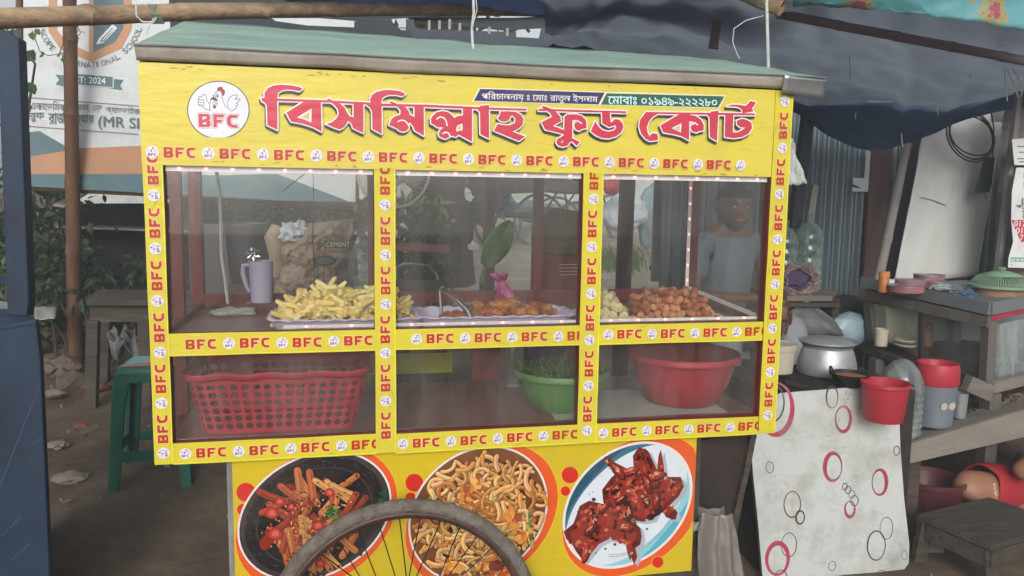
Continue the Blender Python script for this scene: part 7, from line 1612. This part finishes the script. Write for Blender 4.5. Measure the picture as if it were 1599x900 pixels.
def head_mesh(c, s, yaw=0, tiltx=0, beard=False):
    """face forward = -Y; s = head height"""
    bm = bmesh.new(); bmesh.ops.create_uvsphere(bm, u_segments=48, v_segments=36, radius=1); h = s/2; vs = []
    for v in bm.verts:
        x, y, z = v.co; 
        w_ = .72*(1-.22*max(0, -z)**1.5); d = .86
        X, Y, Z = x*w_*h, y*d*h, z*h
        f = max(0, -y)       # front
        Z2 = z
        # jaw forward, nose, brow, eye sockets, mouth, ears
        def g(cx, cz, sx, sz): return math.exp(-((x-cx)/sx)**2-((Z2-cz)/sz)**2)*(1 if y < 0 else 0)
        Y -= h*(.26*g(0, -.12, .12, .16)+.10*g(0, .02, .08, .18)); Y -= h*.05*g(0, .28, .5, .1); Y += h*.09*(g(.32, .08, .17, .10)+g(-.32, .08, .17, .10))
        Y -= h*.07*g(0, -.46, .22, .06); Y += h*.03*g(0, -.53, .25, .025); Y -= h*.10*g(0, -.8, .3, .18); Y -= h*.05*g(0, -.60, .18, .05)
        if abs(x) > .9 and abs(Z2-.0) < .22: X *= 1.14
        if y > 0 and z < -.3: Y *= 1-.35*min(1, (-z-.3)*1.4)
        v.co = Vector((X, Y, Z))
    mb = MB(); rot = Euler((tiltx, 0, yaw)).to_matrix()
    mb.add([Vector(c)+rot @ v.co for v in bm.verts], [tuple(v.index for v in f.verts) for f in bm.faces]); bm.free(); return mb, rot
def head_parts(c, s, t, skin, yaw, tiltx, beard=False, hair=True):
    mb, rot = head_mesh(c, s, yaw, tiltx); c = Vector(c); h = s/2
    build('head', mb, skin, t, smooth='all')
    for sx in (-1, 1):
        build('eye', MB().blob(c+rot @ Vector((sx*.24*h, -.695*h, .08*h)), .07*h, 1, 0, 1, 2), M('eye_white', 'c8c0b8', .3) if 'eye_white' not in MATS else MATS['eye_white'], t, smooth=True)
        build('iris', MB().blob(c+rot @ Vector((sx*.24*h, -.75*h, .07*h)), .03*h, 1, 0, 1, 2), m_hair, t, smooth=True)
        build('eyebrow', MB().blob(c+rot @ Vector((sx*.26*h, -.80*h, .25*h)), .13*h, 3, .2, 3, 2, (1.2, .3, .25)), m_hair, t, smooth=True)
        build('ear', MB().blob(c+rot @ Vector((sx*.76*h, .02*h, 0)), .16*h, 1, .1, 1, 2, (.4, .8, 1.3)), skin, t, smooth=True)
    build('lips', MB().blob(c+rot @ Vector((0, -.83*h, -.47*h)), .17*h, 2, .05, 1, 2, (1.3, .4, .35)), M('lips', '7a4640', .5) if 'lips' not in MATS else MATS['lips'], t, smooth=True)
    if hair:
        bm = bmesh.new(); bmesh.ops.create_uvsphere(bm, u_segments=48, v_segments=30, radius=1); vs = []; 
        for v in bm.verts:
            x, y, z = v.co; k = 1.07+.05*noise.fractal(v.co*5, .8, 2, 3)
            low = z < (.42 if y < -.15 else .42-.75*min(1, (y+.15)*1.3)); 
            if low: k = .90
            v.co = Vector((x*.74*h*k, y*.9*h*k, z*h*k*1.0))
        build('hair', MB().add([c+rot @ v.co for v in bm.verts], [tuple(v.index for v in f.verts) for f in bm.faces]), m_hair, t, smooth='all'); bm.free()
    if beard:
        bm = bmesh.new(); bmesh.ops.create_uvsphere(bm, u_segments=40, v_segments=26, radius=1)
        for v in bm.verts:
            x, y, z = v.co; k = 1.06 if (z < -.42 and y < .3) else .9
            if z > -.62 and abs(x) < .32: k = .9
            w_ = .72*(1-.22*max(0, -z)**1.5); v.co = Vector((x*w_*h*k, (y*.86-(.06 if z < -.5 and y < 0 else 0))*h*k, z*h*k*1.03))
        build('beard', MB().add([c+rot @ v.co for v in bm.verts], [tuple(v.index for v in f.verts) for f in bm.faces]), m_beard, t, smooth='all'); bm.free()
def hand(t, wrist, d, n, side, mat, s=.18, curl=.5, name='hand'):
    """palm and five fingers as one skinned chain set; d = direction of the fingers, n = back-of-hand normal"""
    wrist, d, n = Vector(wrist), Vector(d).normalized(), Vector(n).normalized(); w_ = d.cross(n).normalized()*side
    vs = [wrist, wrist+d*s*.22, wrist+d*s*.42]; ed = [(0, 1), (1, 2)]; rd = [(.024*s/.18, .017*s/.18), (.032*s/.18, .015*s/.18), (.034*s/.18, .013*s/.18)]
    for k, (o, L) in enumerate(((-.17, .40), (-.055, .46), (.06, .43), (.165, .34))):
        p = wrist+d*s*.46+w_*o*s*1.15; i = len(vs); vs.append(p); ed.append((2, i)); rd.append(.0095*s/.18); dd = d.copy()
        for j in range(3):
            dd = (dd-n*curl*(.6+.25*j)).normalized(); p = p+dd*L*s*(.42, .33, .25)[j]; vs.append(p); ed.append((len(vs)-2, len(vs)-1)); rd.append((.0088-.0012*j)*s/.18)
    i = len(vs); p = wrist+d*s*.16-w_*s*.20; vs += [p, p+(d*.8-w_*.6-n*.2)*s*.2, p+(d*1.0-w_*.55-n*.5)*s*.38]; ed += [(1, i), (i, i+1), (i+1, i+2)]; rd += [.012*s/.18, .0105*s/.18, .0085*s/.18]
    return skin_obj(name, vs, ed, rd, mat, t, 0, 1)
# --- man seated behind the glass
Ym = 1.85
pc_ = lambda px, py, Y=Ym: P(px, py, Y)
hd = pc_(1146, 322); sH = 74*mpp(1146, 322, Ym)
man = thing('person', (hd.x, Ym, ground_z(hd.x, Ym)), 'bearded man in a pale blue shirt and grey checked lungi seated behind the right window', 'person')
head_parts(hd, sH, man, m_skin, -.08, .14, beard=True)
neck = hd+Vector((0, .02, -sH*.5)); chest = neck+Vector((0, .03, -.20)); belly = chest+Vector((0, .04, -.22)); pel = belly+Vector((0, .05, -.16)); 
shL, shR = neck+Vector((-.17, .03, -.085)), neck+Vector((.18, .03, -.085))
elL, haL = shL+Vector((-.06, -.12, -.25)), shL+Vector((.20, -.32, -.24)); elR = shR+Vector((.10, -.06, -.25)); knee = P(1240, 506, 1.45); haR = P(1222, 474, 1.40)
kneeL = pel+Vector((-.15, -.42, .12)); ftL = kneeL+Vector((0, -.02, 0)); ftL.z = ground_z(ftL.x, ftL.y)+.05; ftR = knee+Vector((.02, .05, 0)); ftR.z = ground_z(ftR.x, ftR.y)+.05
V = [pel, belly, chest, neck, hd+Vector((0, .02, -sH*.2)), shL, elL, haL, shR, elR, haR, pel+Vector((-.1, -.02, -.02)), kneeL, ftL, ftL+Vector((0, -.15, -.02)), pel+Vector((.1, -.02, -.02)), knee+Vector((0, 0, -.02)), ftR, ftR+Vector((0, -.15, -.02))]
E_ = [(0, 1), (1, 2), (2, 3), (3, 4), (3, 5), (5, 6), (6, 7), (3, 8), (8, 9), (9, 10), (0, 11), (11, 12), (12, 13), (13, 14), (0, 15), (15, 16), (16, 17), (17, 18)]
RD = [(.13, .10), (.125, .09), (.14, .09), .05, .05, .055, .038, .026, .055, .038, .026, .085, .055, .035, .03, .085, .055, .035, .03]
skin_obj('body', V, E_, RD, m_skin, man)
skin_obj('shirt', [pel+Vector((0, 0, .05)), belly, chest, neck+Vector((0, .01, -.05)), shL, shL.lerp(elL, .75), shR, shR.lerp(elR, .75)], [(0, 1), (1, 2), (2, 3), (3, 4), (4, 5), (3, 6), (6, 7)], [(.15, .12), (.145, .11), (.165, .11), .075, .078, .066, .078, .066], m_shirt, man)
skin_obj('lungi', [pel, pel.lerp(kneeL, .5), kneeL, kneeL.lerp(ftL, .7), pel.lerp(knee, .5), knee, knee.lerp(ftR, .65)], [(0, 1), (1, 2), (2, 3), (0, 4), (4, 5), (5, 6)], [(.16, .13), .10, .085, .07, .10, (.088, .08), .075], m_lungi, man)
hand(man, haR, (-.15, -.25, -1), (0.1, -1, .2), 1, m_skin, .17, .15); hand(man, haL, (1, -.15, -.1), (0, -.4, 1), -1, m_skin, .17, .2)
tag(build('wooden_stool', MB().box((pel.x-.2, pel.y-.15, ground_z(pel.x, pel.y)-.02), (pel.x+.2, pel.y+.2, pel.z-.10)), m_wood_dark, bevel=.01), 'dark wooden box seat under the bearded man', 'seat')
# --- person in red shorts at the right edge (mostly outside the frame)
m_shorts = M('red_shorts', 'a3242e', .75, .12, 8, .3)
Yp = .85; kn = P(1499, 754, .86); hip = P(1652, 790, 1.0); 
p2 = thing('person', (hip.x, 1.0, ground_z(hip.x, 1.0)), 'seated person in red shorts with a bare knee at the right edge', 'person')
pel = hip+Vector((.02, .05, 0)); sh = pel+Vector((.08, .02, .42)); nk = pel+Vector((.10, .03, .50)); hd2 = nk+Vector((.03, -.02, .15)); shn = sh+Vector((-.04, -.14, 0)); shf = sh+Vector((.04, .16, 0))
elb = P(1585, 705, .82); 
foot = kn+Vector((.06, .05, 0)); foot.z = ground_z(foot.x, foot.y)+.04
elb = P(1590, 742, .80); ha = P(1660, 690, .74); kf = kn+Vector((.14, .14, -.13)); ff_ = kf.copy(); ff_.z = ground_z(kf.x, kf.y)+.04
V = [pel, pel+Vector((.04, 0, .2)), sh, nk, hd2, shn, elb, ha, shf, shf+Vector((.05, .02, -.25)), shf+Vector((-.1, 0, -.4)), pel+Vector((-.02, -.08, 0)), kn+Vector((.03, .0, -.01)), kn.lerp(foot, .5)+Vector((.03, .02, 0)), foot, foot+Vector((-.13, 0, -.02)), pel+Vector((-.02, .1, 0)), kf, ff_, ff_+Vector((-.13, 0, -.02))]
E_ = [(0, 1), (1, 2), (2, 3), (3, 4), (2, 5), (5, 6), (6, 7), (2, 8), (8, 9), (9, 10), (0, 11), (11, 12), (12, 13), (13, 14), (14, 15), (0, 16), (16, 17), (17, 18), (18, 19)]
RD = [(.12, .1), (.11, .08), (.12, .08), .045, .045, .055, .048, .034, .05, .038, .028, .10, .082, .062, .035, .03, .09, .06, .03, .026]
skin_obj('body', V, E_, RD, m_skin2, p2)
tm = kn.lerp(pel, .19); tb3 = MB(); pth = [tm, kn.lerp(pel, .23), kn.lerp(pel, .35), kn.lerp(pel, .6), kn.lerp(pel, .85)]
tb3.tube(pth, [.094, .102, .112, .122, .13], 28, caps=False)
for v in tb3.v: v += Vector((noise.noise(v*14), noise.noise(v*14+Vector((5, 0, 0))), noise.noise(v*14+Vector((0, 7, 0)))))*.008
build('shorts_leg', tb3, m_shorts, p2, smooth=True, solid=.003)
skin_obj('shorts', [pel, pel+Vector((-.02, -.06, 0)), kn.lerp(pel, .5), pel+Vector((0, 0, .06)), kf.lerp(pel, .3)], [(0, 1), (1, 2), (0, 3), (0, 4)], [(.16, .13), .125, .108, (.14, .11), .09], m_shorts, p2)
skin_obj('shirt', [pel+Vector((0, 0, .08)), pel+Vector((.04, 0, .25)), sh, nk+Vector((0, 0, -.03)), shn, shn.lerp(elb, .5), shf, shf+Vector((.03, .01, -.13))], [(0, 1), (1, 2), (2, 3), (2, 4), (4, 5), (2, 6), (6, 7)], [(.14, .11), (.13, .1), (.14, .1), .06, .07, .058, .07, .058], m_shirt, p2)
head_parts(hd2+Vector((0, 0, .05)), .22, p2, m_skin2, -1.4, .2)
hand(p2, ha, (.6, -.1, .6), (-.6, -.7, 0), 1, m_skin2, .16, .3)
pr = Print(); o_ = P(1543, 757, .66); s_ = mpp(1543, 750, .7); pr.text('Kings', None, hexc('e0c8bc'), bold=.02, O=Vector((0, 0)), U=Vector((8*s_, -21*s_)), V=Vector((6*s_, 2*s_)))
pr.build('shorts_print', P(1549, 757, .745), (1, 0, 0), (0, 0, 1), (0, -1, 0), m_print, p2)
tag(build('crate', MB().box((pel.x-.12, pel.y-.15, ground_z(pel.x, pel.y)-.02), (pel.x+.2, pel.y+.2, pel.z-.11)), m_wood_dark, bevel=.01), 'dark box seat under the person in red shorts', 'seat')
for o in list(bpy.data.objects):
    if '_b' in o: del o['_b']

# ================================================================== thin haze volume, added to lift dark tones like lens glare
def haze():
    m = bpy.data.materials.new('veil_haze'); m.use_nodes = True; n = m.node_tree; n.nodes.remove(n.nodes['Principled BSDF'])
    v = n.nodes.new('ShaderNodeVolumePrincipled'); v.inputs['Color'].default_value = (.86, .9, .95, 1); v.inputs['Density'].default_value = HAZE; v.inputs['Anisotropy'].default_value = .2
    n.links.new(v.outputs[0], n.nodes['Material Output'].inputs['Volume'])
    o = build('haze', MB().box((-61, -31, -3.2), (61, 121, 5.6)), m, origin=(0, 0, 0)); tag(o, 'thin pale smoke haze hanging over the street', 'haze', kind='stuff')
HAZE = .02
haze()
